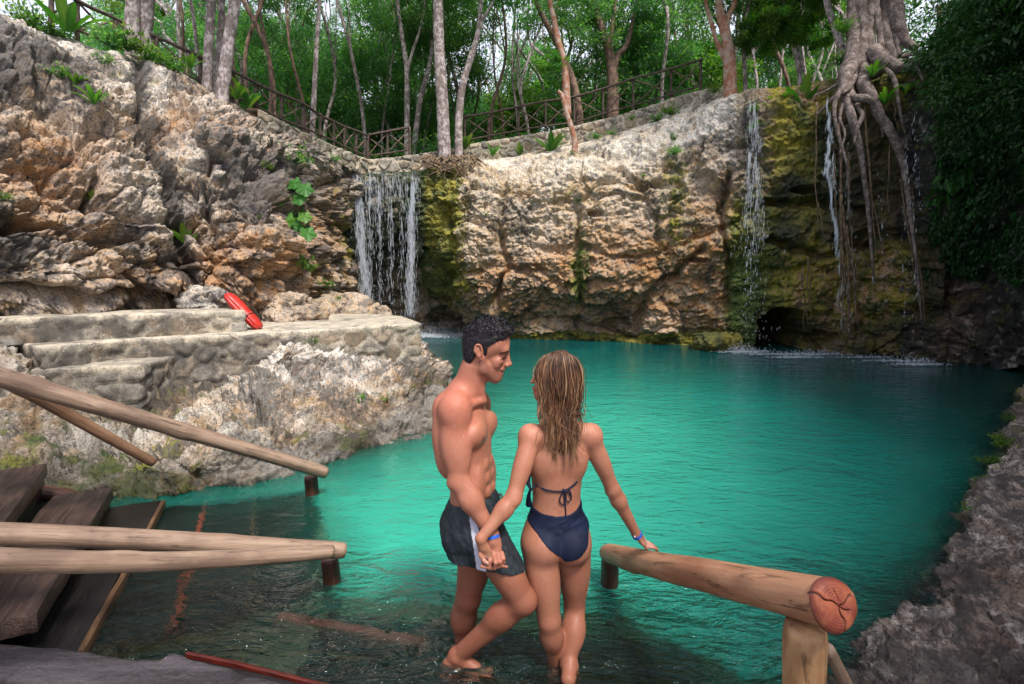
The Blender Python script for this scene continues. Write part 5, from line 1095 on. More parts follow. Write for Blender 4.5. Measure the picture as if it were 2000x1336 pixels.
def sd_cone(p, a, b, r1, r2):
    ba = b - a; l2 = float(ba @ ba) + 1e-12; rr = r1 - r2; a2 = l2 - rr * rr; il2 = 1 / l2
    pa = p - a.astype(np.float32); y = pa @ ba.astype(np.float32); z = y - l2
    x = pa * l2 - ba.astype(np.float32) * y[..., None]; x2 = (x * x).sum(-1); y2 = y * y * l2; z2 = z * z * l2
    kk = np.sign(rr) * rr * rr * x2
    d = (np.sqrt(np.maximum(x2 * a2 * il2, 0)) + y * rr) * il2 - r1
    c1 = np.sign(z) * a2 * z2 > kk; c2 = np.sign(y) * a2 * y2 < kk
    d = np.where(c1, np.sqrt(x2 + z2) * il2 - r2, np.where(c2, np.sqrt(x2 + y2) * il2 - r1, d))
    return d.astype(np.float32)
def surfnet(F, lo, h):
    S = F < 0; n = F.shape; c = np.zeros(np.array(n) - 1, dtype=np.int8)
    for dx in (0, 1):
        for dy in (0, 1):
            for dz in (0, 1): c += S[dx:n[0] - 1 + dx, dy:n[1] - 1 + dy, dz:n[2] - 1 + dz]
    idx = np.argwhere((c > 0) & (c < 8)); vid = np.full(c.shape, -1, dtype=np.int32); vid[idx[:, 0], idx[:, 1], idx[:, 2]] = np.arange(len(idx))
    pos = np.zeros((len(idx), 3)); cnt = np.zeros(len(idx)); cs = [(a, b, d) for a in (0, 1) for b in (0, 1) for d in (0, 1)]
    for a in cs:
        for ax in range(3):
            if a[ax] == 0:
                b = list(a); b[ax] = 1
                f0 = F[idx[:, 0] + a[0], idx[:, 1] + a[1], idx[:, 2] + a[2]]; f1 = F[idx[:, 0] + b[0], idx[:, 1] + b[1], idx[:, 2] + b[2]]
                m = (f0 < 0) != (f1 < 0); t_ = np.where(m, f0 / np.where(f0 == f1, 1, f0 - f1), 0)
                pos[m] += np.array(a); pos[m, ax] += t_[m]; cnt[m] += 1
    V = np.array(lo) + h * (idx + pos / cnt[:, None]); Fs = []
    for ax in range(3):
        b, d = (ax + 1) % 3, (ax + 2) % 3
        s0 = np.take(S, range(n[ax] - 1), ax); s1 = np.take(S, range(1, n[ax]), ax); e = np.argwhere(s0 != s1)
        e = e[(e[:, b] > 0) & (e[:, d] > 0) & (e[:, b] < n[b] - 1) & (e[:, d] < n[d] - 1)]
        eb = np.zeros(3, int); eb[b] = 1; ed = np.zeros(3, int); ed[d] = 1
        g = lambda q: vid[q[:, 0], q[:, 1], q[:, 2]]
        quad = np.stack([g(e), g(e - eb), g(e - eb - ed), g(e - ed)], 1); s_ = S[e[:, 0], e[:, 1], e[:, 2]]
        quad[~s_] = quad[~s_][:, ::-1]; Fs.append(quad)
    return V, np.concatenate(Fs)
def relax(V, Fq, it=2, lam=0.5):
    e = np.concatenate([Fq[:, [0, 1]], Fq[:, [1, 2]], Fq[:, [2, 3]], Fq[:, [3, 0]]]); e = np.concatenate([e, e[:, ::-1]])
    for k in range(it):
        cnt = np.bincount(e[:, 0], minlength=len(V)); s = np.stack([np.bincount(e[:, 0], V[e[:, 1], i], minlength=len(V)) for i in range(3)], 1)
        V = V * (1 - lam) + lam * s / cnt[:, None]
        if k % 2 == 0: lam_ = -0.53
        else: lam_ = 0.5
        lam = lam_
    return V
def axes_from(x, y):
    """rows of the returned matrix are the local unit axes"""
    x = np.array(x, float); x /= np.linalg.norm(x); y = np.array(y, float); y -= x * (x @ y); y /= np.linalg.norm(y); return np.stack([x, y, np.cross(x, y)])
t = NT('tanned_skin'); c_ = t.attr('skin').outputs['Color']; n1 = t.noise(26, 5, .65); n2 = t.noise(9, 4, .6); n3 = t.noise(160, 3, .6)
c = t.mix(t.ramp(n2, [(.38, .35), (.62, 0)]), c_, (.30, .095, .055)); c = t.mix(t.ramp(t.noise(75, 4, .7), [(.30, .6), (.40, 0)]), c, (.16, .06, .04)); c = t.mix(t.ramp(t.noise(110, 2, .5), [(.70, 0), (.76, .5)]), c, (.75, .55, .46)); c = t.mix(t.ramp(n1, [(.35, .16), (.55, 0)]), c, (.25, .10, .06))  # pale specks painted as glints on wet skin
M_skin = t.set(color=c, rough=t.ramp(n1, [(.35, .36), (.62, .60)]), spec=.35, normal=t.bump(t.math('ADD', n1, t.math('MULTIPLY', n3, .6)), .30, .006))
t.bsdf.inputs['Subsurface Weight'].default_value = 0.14; t.bsdf.inputs['Subsurface Radius'].default_value = (.012, .005, .003); t.bsdf.inputs['Subsurface Scale'].default_value = 1.0
def cl(d, w): return np.exp(-(d / w) ** 2)

# ---- the man ---------------------------------------------------------------
h = 0.0042
fm = Field((-0.50, 1.92, -0.16), (0.12, 2.75, 1.70), h)
sn_, cs_ = math.sin(math.radians(17)), math.cos(math.radians(17))
Lx = np.array((sn_, cs_, 0)); Fx = np.array((cs_, -sn_, 0)); Ux = np.array((-0.075, 0.0, 1.0)); Ux /= np.linalg.norm(Ux)
mo = P(924, 1000, 2.30)
def m3(l, f, u): return mo + l * Lx + f * Fx + u * Ux
MA = np.stack([Lx, Fx, Ux])
E_ = lambda c, r, k=.03, op='add', ax=None: fm.ell(m3(*c), r, MA if ax is None else ax, k, op)
E_((0, 0, -.02), (.150, .112, .12), .04)          # pelvis
E_((0, .000, .10), (.128, .094, .14), .04)        # waist
E_((0, .020, .20), (.125, .082, .12), .04)
E_((0, .002, .35), (.150, .108, .18), .05)        # rib cage
E_((0, -.012, .46), (.158, .088, .10), .05)
for s in (-1, 1):
    E_((s * .070, .082, .415), (.082, .043, .064), .014)      # pectoral
    E_((s * .120, -.045, .36), (.050, .060, .15), .04)        # lat
    E_((s * .075, -.075, .43), (.070, .035, .10), .04)        # shoulder blade
    E_((s * .065, -.062, -.06), (.072, .052, .070), .03)
    for u_ in (.255, .190, .125): E_((s * .028, .092, u_), (.031, .019, .033), .008)   # abdominals
    E_((s * .085, .070, .16), (.035, .026, .09), .03)
# sternum and midline grooves
fm.cone(m3(0, .125, .46), m3(0, .118, .34), .006, .006, .02, 'sub'); fm.cone(m3(0, .118, .28), m3(0, .112, .06), .003, .003, .016, 'sub')
fm.ell(m3(0, .108, .055), (.007, .010, .009), MA, .01, 'sub')
RS = P(889, 800, 2.17); LS = m3(.165, .0, .485)
NB = P(903, 772, 2.30)
fm.cone(NB, RS + np.array((0.0, .02, .02)), .062, .052, .05); fm.cone(NB, LS, .062, .050, .05)
fm.ell(P(872, 792, 2.29), (.06, .10, .055), None, .05)
for S_ in (RS, LS): fm.ell(S_ + np.array((-.004, 0, -.008)), (.070, .068, .080), None, .024)
# right arm
RE = P(896, 940, 2.13); RW = P(961, 1042, 2.10)
ud = (RE - RS) / np.linalg.norm(RE - RS); fd = (RW - RE) / np.linalg.norm(RW - RE)
fm.cone(RS, RE, .058, .043, .03)
fm.ell(RS + (RE - RS) * .50 + np.array((-.022, -.006, 0)), (.110, .044, .046), axes_from(ud, (0, 1, 0)), .025)      # triceps
fm.ell(RS + (RE - RS) * .58 + np.array((.020, -.010, 0)), (.095, .038, .040), axes_from(ud, (0, 1, 0)), .025)      # biceps
fm.cone(RE, RE + fd * .10, .044, .046, .025); fm.cone(RE + fd * .09, RW, .045, .027, .03)
fm.ell(RE + fd * .07 + np.array((.014, -.008, .014)), (.085, .030, .034), axes_from(fd, (0, 1, 0)), .02)
fm.ell(RE + np.array((-.026, -.004, -.006)), (.020, .022, .022), None, .02)
# left arm, hanging behind the body
LE = P(931, 930, 2.56); LW = P(938, 1035, 2.50)
fm.cone(LS, LE, .054, .042, .03); fm.cone(LE, LW, .043, .027, .03)
hd = (LW - LE) / np.linalg.norm(LW - LE); fm.ell(LW + hd * .05, (.050, .020, .040), axes_from(hd, (0, 1, 0)), .015)
for q in range(4):
    o_ = LW + hd * .085 + np.array((-.028 + .018 * q, 0, 0)); fm.chain([o_, o_ + hd * .035, o_ + hd * .065 + np.array((0, -.012, 0))], [.0095, .0085, .007], .006)
fm.chain([LW + hd * .02 + np.array((.03, -.01, 0)), LW + hd * .06 + np.array((.045, -.015, 0)), LW + hd * .085 + np.array((.045, -.02, 0))], [.011, .0095, .008], .008)
# right hand: palm, four fingers, thumb, closed around her fingers
K0 = P(966, 1082, 2.075)
pd = (K0 - RW) / np.linalg.norm(K0 - RW)
fm.cone(RW, RW + pd * .03, .027, .027, .015)
fm.ell((RW + K0) / 2 + pd * .006, (.056, .036, .018), axes_from(pd, (1, .25, 0.3)), .014)
def finger(fld, pts, r, k=.005):
    q = [P(*p) for p in pts]; fld.chain(q, [r, r * .95, r * .88, r * .8][:len(q)], k)
finger(fm, [(957, 1080, 2.058), (957, 1095, 2.040), (955, 1108, 2.040), (941, 1106, 2.035)], .0105)
finger(fm, [(966, 1083, 2.062), (968, 1099, 2.045), (966, 1109, 2.055), (956, 1111, 2.065)], .0100)
finger(fm, [(974, 1083, 2.068), (977, 1097, 2.052), (975, 1106, 2.062), (966, 1109, 2.075)], .0095)
finger(fm, [(981, 1080, 2.078), (984, 1091, 2.065), (981, 1099, 2.072), (972, 1103, 2.085)], .0085)
finger(fm, [(962, 1058, 2.085), (949, 1074, 2.070), (943, 1088, 2.062), (944, 1098, 2.062)], .0115, .01)
# legs
RH = P(940, 1035, 2.22); RK = P(1020, 1172, 2.16); RA = P(892, 1280, 2.27)
LH = P(934, 1035, 2.38); LK = P(914, 1168, 2.38); LA = P(901, 1262, 2.42)
td = (RK - RH) / np.linalg.norm(RK - RH); sdv = (RA - RK) / np.linalg.norm(RA - RK)
fm.cone(RH, RK, .098, .060, .03); fm.ell(RH + (RK - RH) * .6 + np.array((.0, -.02, .018)), (.15, .060, .062), axes_from(td, (0, 1, 0)), .03)
fm.ell(RK + np.array((.014, -.012, .004)), (.052, .048, .050), None, .02)
fm.cone(RK, RK + sdv * .15, .054, .054, .03); fm.cone(RK + sdv * .13, RA, .052, .034, .03)
fm.ell(RK + sdv * .13 + np.array((-.022, -.005, .010)), (.105, .044, .046), axes_from(sdv, (0, 1, 0)), .03)
fm.cone(RK + sdv * .02 + np.array((.028, -.022, .0)), RA + np.array((.015, -.012, 0)), .030, .022, .02)
td2 = (LK - LH) / np.linalg.norm(LK - LH); s2 = (LA - LK) / np.linalg.norm(LA - LK)
fm.cone(LH, LK, .098, .058, .03); fm.ell(LH + (LK - LH) * .55 + np.array((.025, -.0, 0)), (.14, .055, .060), axes_from(td2, (0, 1, 0)), .03)
fm.ell(LK + np.array((.016, -.0, .0)), (.048, .050, .055), None, .02)
fm.cone(LK, LK + s2 * .13, .052, .054, .03); fm.cone(LK + s2 * .11, LA, .052, .035, .03)
fm.ell(LK + s2 * .11 + np.array((-.026, 0, 0)), (.10, .046, .048), axes_from(s2, (0, 1, 0)), .03)
def foot(fld, ank, heel, ball, toe, w=.036, k=.02):
    fld.cone(ank, heel, .034, .030, k); fld.cone(ank, ball, .036, .026, k); fld.cone(heel, ball, .028, .024, k)
    d = toe - ball; d /= np.linalg.norm(d); s = np.cross(d, (0, 0, 1.0)); s /= np.linalg.norm(s)
    fld.ell(ball, (.038, .044, .020), axes_from(d, s), k)
    for q in range(5):
        o_ = ball + s * (.034 - q * .017) * (w / .036) + d * .012; l_ = (.046, .044, .040, .035, .030)[q]; r_ = (.0125, .0095, .009, .0085, .008)[q]
        fld.chain([o_, o_ + d * l_ * .6 + np.array((0, 0, .004)), o_ + d * l_ + np.array((0, 0, -.004))], [r_, r_, r_ * .9], .006)
    fld.ell(ank + s * .03, (.012, .012, .014), None, .012); fld.ell(ank - s * .03, (.012, .012, .014), None, .012)
foot(fm, RA, W(874, 1302, -.030), W(942, 1315, -.036), W(964, 1320, -.040))
foot(fm, LA, LA + np.array((-.035, 0, -.06)), LA + np.array((.12, -.02, -.08)), LA + np.array((.18, -.03, -.085)))
# neck and head in profile: the sagittal plane is Y = HY
HY = 2.285
Hp = lambda px, py, dy=0.0: P(px, py, HY + dy)
fm.cone(NB + np.array((0, 0, -.01)), Hp(925, 715), .060, .057, .035); fm.cone(P(915, 772, 2.285), Hp(942, 728), .045, .040, .03)
for s in (-1, 1): fm.cone(Hp(930, 700, s * .045), P(944, 782, HY + s * .012), .015, .013, .02)
fm.cone(P(944, 783, HY - .01), RS + np.array((.045, -.0, .012)), .011, .014, .02)                 # collar bone
fm.ell(Hp(949, 668), (.097, .074, .092), None, .02)               # cranium
fm.ell(Hp(972, 666), (.052, .062, .062), None, .03)               # forehead
fm.cone(Hp(985, 684, -.032), Hp(987, 684, .032), .020, .020, .018) # brow
for s in (-1, 1):
    fm.ell(Hp(972, 705, s * .040), (.024, .019, .018), None, .020)  # cheek
    fm.ell(Hp(984, 696, s * .033), (.0135, .016, .011), None, .008, 'sub')  # socket
    fm.ell(Hp(981.5, 694.5, s * .032), (.0125, .0125, .0115), None, .004)   # eyeball under a lowered lid
    fm.cone(Hp(945, 722, s * .050), Hp(966, 741, s * .018), .018, .018, .022)  # jaw
    fm.cone(Hp(940, 700, s * .058), Hp(945, 724, s * .052), .016, .017, .02)
fm.ell(Hp(961, 716), (.057, .045, .055), None, .03)               # mid face
fm.ell(Hp(971, 737), (.022, .026, .022), None, .018)              # chin
fm.ell(Hp(979, 697), (.021, .021, .024), None, .006); fm.cone(Hp(984, 690), Hp(984, 706), .014, .016, .008)
fm.cone(Hp(991, 690), Hp(993, 709), .0085, .0125, .010)           # nose
fm.ell(Hp(996, 711), (.0105, .0115, .0100), None, .006)
for s in (-1, 1): fm.ell(Hp(990, 714, s * .013), (.0105, .0075, .0080), None, .006)
fm.ell(Hp(980, 720), (.016, .026, .010), None, .008)              # muzzle
fm.ell(Hp(982.5, 722.5), (.010, .021, .0052), None, .004)          # upper lip
fm.ell(Hp(979.5, 729.5), (.011, .019, .0065), None, .004)          # lower lip
fm.cone(Hp(984, 726, -.020), Hp(984, 726, .020), .0028, .0028, .003, 'sub')
fm.cone(Hp(974, 723.5, -.036), Hp(982, 726.5, -.018), .0035, .0022, .004, 'sub')
fm.cone(Hp(981, 714, -.022), Hp(972, 727, -.043), .0028, .0028, .008, 'sub')  # smile crease
fm.ell(Hp(969, 713, -.046), (.012, .008, .012), None, .012)
fm.cone(Hp(985, 735, -.012), Hp(985, 735, .012), .004, .004, .008, 'sub')
# ears
for s in (-1, 1):
    e0 = Hp(935, 688, s * .075)
    fm.ell(e0, (.017, .008, .030), axes_from((math.cos(.25), s * -.35, math.sin(.25)), (0, 1, 0))[[0, 1, 2]], .006)
    fm.ell(Hp(937, 688, s * .085), (.008, .006, .015), None, .004, 'sub'); fm.ell(Hp(938, 701, s * .074), (.008, .006, .010), None, .005)
    th = np.linspace(-2.6, 1.7, 12); rim_ = [Hp(934 + 8.5 * math.sin(-a) * .9, 686 - 14 * math.cos(a) * .95, s * .083) for a in th]
    fm.chain(rim_, [.0042] * 12, .003)
V, Fq = surfnet(fm.F, fm.lo, h); V = relax(V, Fq, 4)
# skin colour regions; brow, crease and leg shade is painted in too
N_ = len(V); col = np.tile(np.array((.40, .165, .108)), (N_, 1))
def paint(col, w, c): return col * (1 - w[:, None]) + np.array(c) * w[:, None]
dist = lambda c: np.linalg.norm(V - c, axis=1)
red = cl(dist(RS + np.array((0, 0, .01))), .12) * .5 + cl(dist(P(880, 770, 2.25)), .08) * .4; col = paint(col, np.clip(red, 0, .6), (.52, .15, .10))
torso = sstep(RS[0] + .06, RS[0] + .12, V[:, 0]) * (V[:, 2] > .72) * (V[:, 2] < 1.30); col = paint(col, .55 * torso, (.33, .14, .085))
legs = sstep(.62, .50, V[:, 2]); col = paint(col, .75 * legs, (.22, .080, .046))  # shadow on the legs painted into the skin colour
hx = fm.lo * 0
bd = np.minimum.reduce([np.linalg.norm((V - Hp(x, y, s * z)) / np.array((1.0, 1.3, 1.0)), axis=1) - r for s in (-1, 1) for x, y, z, r in ((949, 724, .05, .026), (961, 734, .04, .027), (973, 741, .015, .022), (942, 709, .062, .014), (984, 719, .012, .008), (978, 728, .034, .008))])
stub = sstep(.016, -.004, bd) * (V[:, 2] > Hp(950, 752)[2]) * (V[:, 0] > Hp(936, 700)[0]); n_ = fbm(V * 220, 2, 5); stub *= .75 + .35 * n_
col = paint(col, np.clip(stub * .80, 0, .9), (.075, .038, .033))
lip = np.maximum(cl(dist(Hp(981.5, 723)), .010), cl(dist(Hp(979, 730)), .0105)) + cl(np.linalg.norm((V - Hp(980, 727, -.014)) / np.array((1, 1.5, .8)), axis=1), .010); col = paint(col, np.clip(lip, 0, .85), (.42, .11, .10))
for s in (-1, 1):
    V32 = V.astype(np.float32); side_ = ((V[:, 1] - HY) * s > .010) & ((V[:, 1] - HY) * s < .060) & (V[:, 0] > Hp(968, 690)[0])
    def seg2(a, b): return poly_dist(V[:, [0, 2]], [(Hp(*a)[0], Hp(*a)[2]), (Hp(*b)[0], Hp(*b)[2])])
    col = paint(col, .96 * side_ * sstep(.0052, .003, seg2((977, 687.5), (993, 684))), (.010, .007, .006))
    col = paint(col, .5 * side_ * sstep(.007, .002, seg2((978, 693), (989, 692))), (.13, .05, .04))  # brow shadow painted over the upper lid
    col = paint(col, .97 * side_ * sstep(.0036, .0018, seg2((977, 699), (989, 698))), (.010, .007, .007))
    sb = sd_cone(V32, Hp(977, 687, s * .044), Hp(995, 683, s * .018), .0045, .0050); col = paint(col, .96 * sstep(.0085, .004, sb), (.010, .007, .006))
    sb = sd_cone(V32, Hp(976, 693, s * .042), Hp(989, 692, s * .024), .004, .004); col = paint(col, .45 * sstep(.008, .002, sb), (.16, .06, .045))  # second pass of the painted brow shadow
    sb = sd_cone(V32, Hp(975, 699.5, s * .042), Hp(989.5, 698, s * .026), .0014, .0016); col = paint(col, .97 * sstep(.0050, .0015, sb), (.010, .007, .007))
    sb = sd_cone(V32, Hp(972, 725, s * .034), Hp(985, 726, s * .010), .0014, .0014); col = paint(col, .8 * sstep(.0045, .0015, sb), (.09, .025, .022))
    sb = sd_cone(V32, Hp(982, 714, s * .020), Hp(971, 727, s * .042), .001, .001); col = paint(col, .5 * sstep(.006, .001, sb), (.18, .06, .045))  # shade of the smile crease painted as a dark line
nip = m3(-.085, .125, .395); col = paint(col, .9 * sstep(.019, .012, dist(m3(-.088, .118, .395))), (.16, .055, .045)); col = paint(col, .8 * cl(dist(nip + Fx * .0), .006), (.10, .03, .03))
scalp = sstep(Hp(950, 690)[2], Hp(950, 680)[2], V[:, 2]) * sstep(Hp(958, 0)[0], Hp(950, 0)[0], V[:, 0]) * (V[:, 2] > Hp(0, 712)[2]) * (V[:, 0] < Hp(930, 690)[0] + .02)
col = paint(col, .0 * scalp, (.02, .015, .015))
tat = np.abs(dist(P(962, 1070, 2.055)) - .012); col = paint(col, .5 * sstep(.003, .001, tat) * (V[:, 2] < .75) + .5 * sstep(.005, .002, dist(P(961, 1068, 2.055))), (.10, .06, .06))
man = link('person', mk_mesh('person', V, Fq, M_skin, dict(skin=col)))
tag(man, 'shirtless tanned man with short dark hair and black shorts holding the woman\'s hand', 'person')
print('man body', len(V), time.time() - T0)

# hair of the man: a solid cap with thousands of short curls
Mh = NT('black_hair'); n_ = Mh.noise(60, 4, .6); M_hairm = Mh.set(color=Mh.mix(Mh.ramp(n_, [(.4, 0), (.65, 1)]), (0.006, 0.005, 0.007), (0.018, 0.014, 0.020)), rough=.55, spec=.3, normal=Mh.bump(n_, .6, .006))
hl = Field(Hp(890, 760) - np.array((0, .12, 0)), Hp(1015, 596) + np.array((0, .12, 0)), .0035)
hl.ell(Hp(946, 667), (.101, .080, .096), None, .01); hl.ell(Hp(967, 655), (.078, .070, .070), None, .03); hl.ell(Hp(950, 650), (.078, .068, .062), None, .03)
hl.ell(Hp(926, 690), (.052, .066, .070), None, .02)
gp = hl.grid(); q = gp.reshape(-1, 3)
pxq = 1000 + 1000 * q[:, 0] / (q[:, 1] * math.cos(TH) - (q[:, 2] - H) * math.sin(TH)); zq = q[:, 2]
# face side cut (a plane through hairline points, in the head's own X-Z plane)
x0 = q[:, 0] - Hp(948, 668)[0]; z0 = zq - Hp(948, 668)[2]
poly = [(-.125, .30), (-.125, -.085), (-.085, -.100), (-.060, -.085), (-.040, -.050), (-.038, -.020), (-.022, .006), (-.006, -.010), (-.004, -.060), (.006, -.062), (.014, -.012), (.050, .008), (.078, .018), (.105, .036), (.16, .040), (.16, .30)]
ins = inside(np.stack([x0, z0], 1), poly); dd = poly_dist(np.stack([x0, z0], 1), poly + poly[:1]); sdp = np.where(ins, -dd, dd).astype(np.float32)
nz = (0.010 * fbm(q * np.array((45, 60, 45)), 3, 7) * sstep(-.03, .06, z0) + .003 * fbm(q * 120, 2, 9)).astype(np.float32)
hl.F = np.maximum((hl.F.reshape(-1) + nz), sdp + 0.35 * nz).reshape(hl.F.shape)
V2, F2 = surfnet(hl.F, hl.lo, .0035); V2 = relax(V2, F2, 2)
hair = MB(); hair.add(V2, F2)
rs = np.random.RandomState(8); nn_ = 3400; k = rs.randint(0, len(V2), nn_); base = V2[k]; cc = Hp(946, 660); dn = base - cc; dn /= np.linalg.norm(dn, axis=1)[:, None]
topm = sstep(-.01, .05, base[:, 2] - cc[2]); ln_ = .006 + .015 * topm
fw = np.stack([.8 * np.ones(nn_), rs.normal(0, .5, nn_), .2 + 0 * topm], 1) + rs.normal(0, .5, (nn_, 3)); dirs = dn * 0.38 + fw * .8 * topm[:, None] + np.array((0, 0, -.9)) * (1 - topm)[:, None]; dirs /= np.linalg.norm(dirs, axis=1)[:, None]
sd2 = np.cross(dirs, dn + .01); sd2 /= np.linalg.norm(sd2, axis=1)[:, None] + 1e-9; w_ = .0022
b0_ = base - dn * .003; mid = b0_ + dirs * ln_[:, None] * .6 + dn * .002; tip_ = b0_ + dirs * ln_[:, None] + dn * -.001
v = np.stack([b0_ - sd2 * w_, b0_ + sd2 * w_, mid + sd2 * w_ * .9, mid - sd2 * w_ * .9, tip_ + sd2 * .0004, tip_ - sd2 * .0004], 1); o6 = (np.arange(nn_) * 6)[:, None]
hair.add(v.reshape(-1, 3), np.concatenate([np.array([0, 1, 2, 3])[None] + o6, np.array([3, 2, 4, 5])[None] + o6]))
part('hair', hair.mesh('hair', M_hairm), man)

# shorts
sh = Field((-0.46, 2.02, 0.42), (0.08, 2.62, 0.88), .0042)
def E2(c, r, k=.03): sh.ell(m3(*c), r, MA, k)
E2((0, 0, .005), (.168, .128, .13), .03); E2((0, -.02, -.075), (.172, .134, .125), .03)
RK2 = RH + (RK - RH) * .62; LK2 = LH + (LK - LH) * .50
sh.cone(RH + np.array((-.01, 0, 0)), RK2 + np.array((-.012, 0, -.02)), .112, .108, .03); sh.cone(LH, LK2 + np.array((.0, 0, -.03)), .110, .108, .03)
sh.cone(P(898, 1020, 2.26), P(915, 1096, 2.22), .085, .085, .03)
gp = sh.grid(); q = gp.reshape(-1, 3).astype(float)
fold = .0075 * fbm(np.stack([(q[:, 0] * 26 + q[:, 2] * 9), q[:, 1] * 22, q[:, 2] * 5], 1), 3, 3) + .003 * fbm(q * 38, 2, 5)
Fs = sh.F.reshape(-1) + fold.astype(np.float32)
ul = (q - mo) @ Ux - ((q - mo) @ Fx) * (-.10); Fs = np.maximum(Fs, (ul - .118).astype(np.float32))       # waist cut
hR = (q - P(975, 1108, 2.14)) @ np.array((-.02, -.10, -.99)) - .022 * sstep(.0, .12, q[:, 0] - P(960, 1100, 2.14)[0]); hL = hR
# hem plane, slightly higher on the far leg
Fs = np.maximum(Fs, np.where(q[:, 0] > P(948, 1100, 2.15)[0], hR, hL * 1.0).astype(np.float32))
sh.F = Fs.reshape(sh.F.shape); V3, F3 = surfnet(sh.F, sh.lo, .0042); V3 = relax(V3, F3, 2)
# white side panel painted as cloth colour, following the outer seam of the near leg
wl = np.array([P(912, 1010, 2.1), P(925, 1060, 2.1), P(932, 1116, 2.1)]); wr = np.array([P(916, 1010, 2.1), P(942, 1055, 2.1), P(956, 1116, 2.1)])
dpx = lambda v_: (1000 + 1000 * v_[:, 0] / (v_[:, 1] * math.cos(TH) - (v_[:, 2] - H) * math.sin(TH)))
zz = V3[:, 2]; pl = np.interp(zz, [P(0, 1116, 2.1)[2], P(0, 1060, 2.1)[2], P(0, 1008, 2.1)[2]], [P(931, 1116, 2.1)[0], P(923, 1060, 2.1)[0], P(913, 1008, 2.1)[0]]); pr = np.interp(zz, [P(0, 1116, 2.1)[2], P(0, 1060, 2.1)[2], P(0, 1008, 2.1)[2]], [P(950, 1116, 2.1)[0], P(945, 1060, 2.1)[0], P(918, 1008, 2.1)[0]])
white = ((V3[:, 0] > pl) & (V3[:, 0] < pr) & (V3[:, 1] < mo[1] - .04)).astype(float)
t = NT('swim_short_cloth'); wt_ = t.attr('panel').outputs['Fac']; n_ = t.noise(320, 2, .5); n2 = t.noise(30, 4, .6)
c = t.mix(t.ramp(n2, [(.4, 0), (.65, 1)]), (0.010, 0.016, 0.022), (0.022, 0.030, 0.040)); c = t.mix(wt_, c, (.55, .55, .66)); c = t.mix(t.ramp(n_, [(.80, 0), (.86, .5)]), c, (.5, .55, .6))
M_shorts = t.set(color=c, rough=.6, spec=.4, normal=t.bump(n2, .4, .01))
part('swim_shorts', mk_mesh('swim_shorts', V3, F3, M_shorts, dict(panel=white)), man)
m = MB(); wp = P(968, 966, 2.2)
for s in (0, 1):
    v, f = tube([wp + np.array((.0, -.0, 0)), wp + np.array((.02 + .01 * s, -.03, .012)), wp + np.array((.03, -.035, -.01 - .02 * s))], [.003], 6, n=10); m.add(v, f)
part('drawstring', m.mesh('drawstring', M_cord), man)
M_band = NT('blue_wristband').set(color=(0.02, 0.12, 0.62), rough=.35)
M_bandw = NT('white_clasp').set(color=(.6, .6, .68), rough=.4)
def band(par, c, d, r, w, mat, name='wristband', flat=.8, sy=(0, 1, 0)):
    A = axes_from(d, sy); th = np.arange(40) * 2 * math.pi / 40; pr = [(-w, 0), (-w, .0022), (w, .0022), (w, 0)]
    g = np.array([[c + A[0] * (a + .0015 * math.sin(x * 2)) + (A[1] * math.cos(x) + A[2] * math.sin(x) * flat) * (r + b) for a, b in pr + pr[:1]] for x in list(th) + [0]])
    return part(name, mk_mesh(name, g, gridfaces(41, 5), mat, smooth=False), par)
band(man, RW + pd * .012, pd, .0295, .0065, M_band, flat=1.0)
# water ring round the ankle is left to the water itself
print('man done', time.time() - T0)

# ---- the woman --------------------------------------------------------------
fw_ = Field((-0.20, 1.90, -0.16), (0.74, 2.58, 1.56), h)
wo = P(1087, 1040, 2.30)
WLx = np.array((1, .10, 0)); WLx /= np.linalg.norm(WLx); WFx = np.array((-.10, 1, 0)); WFx /= np.linalg.norm(WFx); WUx = np.array((0, 0.02, 1.0)); WUx /= np.linalg.norm(WUx)
WA = np.stack([WLx, WFx, WUx])
def w3(l, f, u): return wo + l * WLx + f * WFx + u * WUx
def E3(c, r, k=.03, op='add'): fw_.ell(w3(*c), r, WA, k, op)
E3((0, .0, .0), (.146, .095, .11), .04); E3((0, .01, .09), (.118, .082, .11), .05)
E3((0, .012, .185), (.108, .078, .12), .05); E3((0, .01, .30), (.122, .086, .15), .05); E3((0, .0, .40), (.132, .074, .10), .05)
for s in (-1, 1):
    E3((s * .066, -.058, -.045), (.083, .078, .086), .022)      # buttock
    E3((s * .075, -.030, .36), (.060, .045, .085), .04)         # shoulder blade
    E3((s * .098, .01, -.02), (.055, .075, .10), .04)
    E3((s * .060, .085, .33), (.055, .045, .055), .03)
fw_.cone(w3(0, -.100, .36), w3(0, -.092, .06), .004, .005, .022, 'sub')      # spine furrow
fw_.cone(w3(0, -.135, -.03), w3(0, -.120, -.125), .003, .005, .012, 'sub')   # cleft
WN = P(1104, 838, 2.29); WLS = P(1037, 852, 2.25); WRS = P(1152, 850, 2.31)
fw_.cone(WN, WLS, .050, .042, .045); fw_.cone(WN, WRS, .050, .042, .045)
for S_, dx in ((WLS, -.008), (WRS, .010)): fw_.ell(S_ + np.array((dx, 0, -.006)), (.048, .052, .058), None, .035)
WLE = P(1003, 972, 2.13); WLW = P(939, 1052, 2.04); WRE = P(1197, 957, 2.34); WRW = P(1243, 1043, 2.40)
def arm(S_, E, Wr, r=(.042, .034, .035, .022), back=(0, 0, 0)):
    a = (E - S_) / np.linalg.norm(E - S_); b = (Wr - E) / np.linalg.norm(Wr - E)
    fw_.cone(S_, E, r[0], r[1], .025); fw_.ell(S_ + (E - S_) * .42 + np.array(back), (.10, .036, .038), axes_from(a, (0, 1, 0)), .025)
    fw_.cone(E, E + b * .07, r[1], r[2], .02); fw_.cone(E + b * .06, Wr, r[2], r[3], .025)
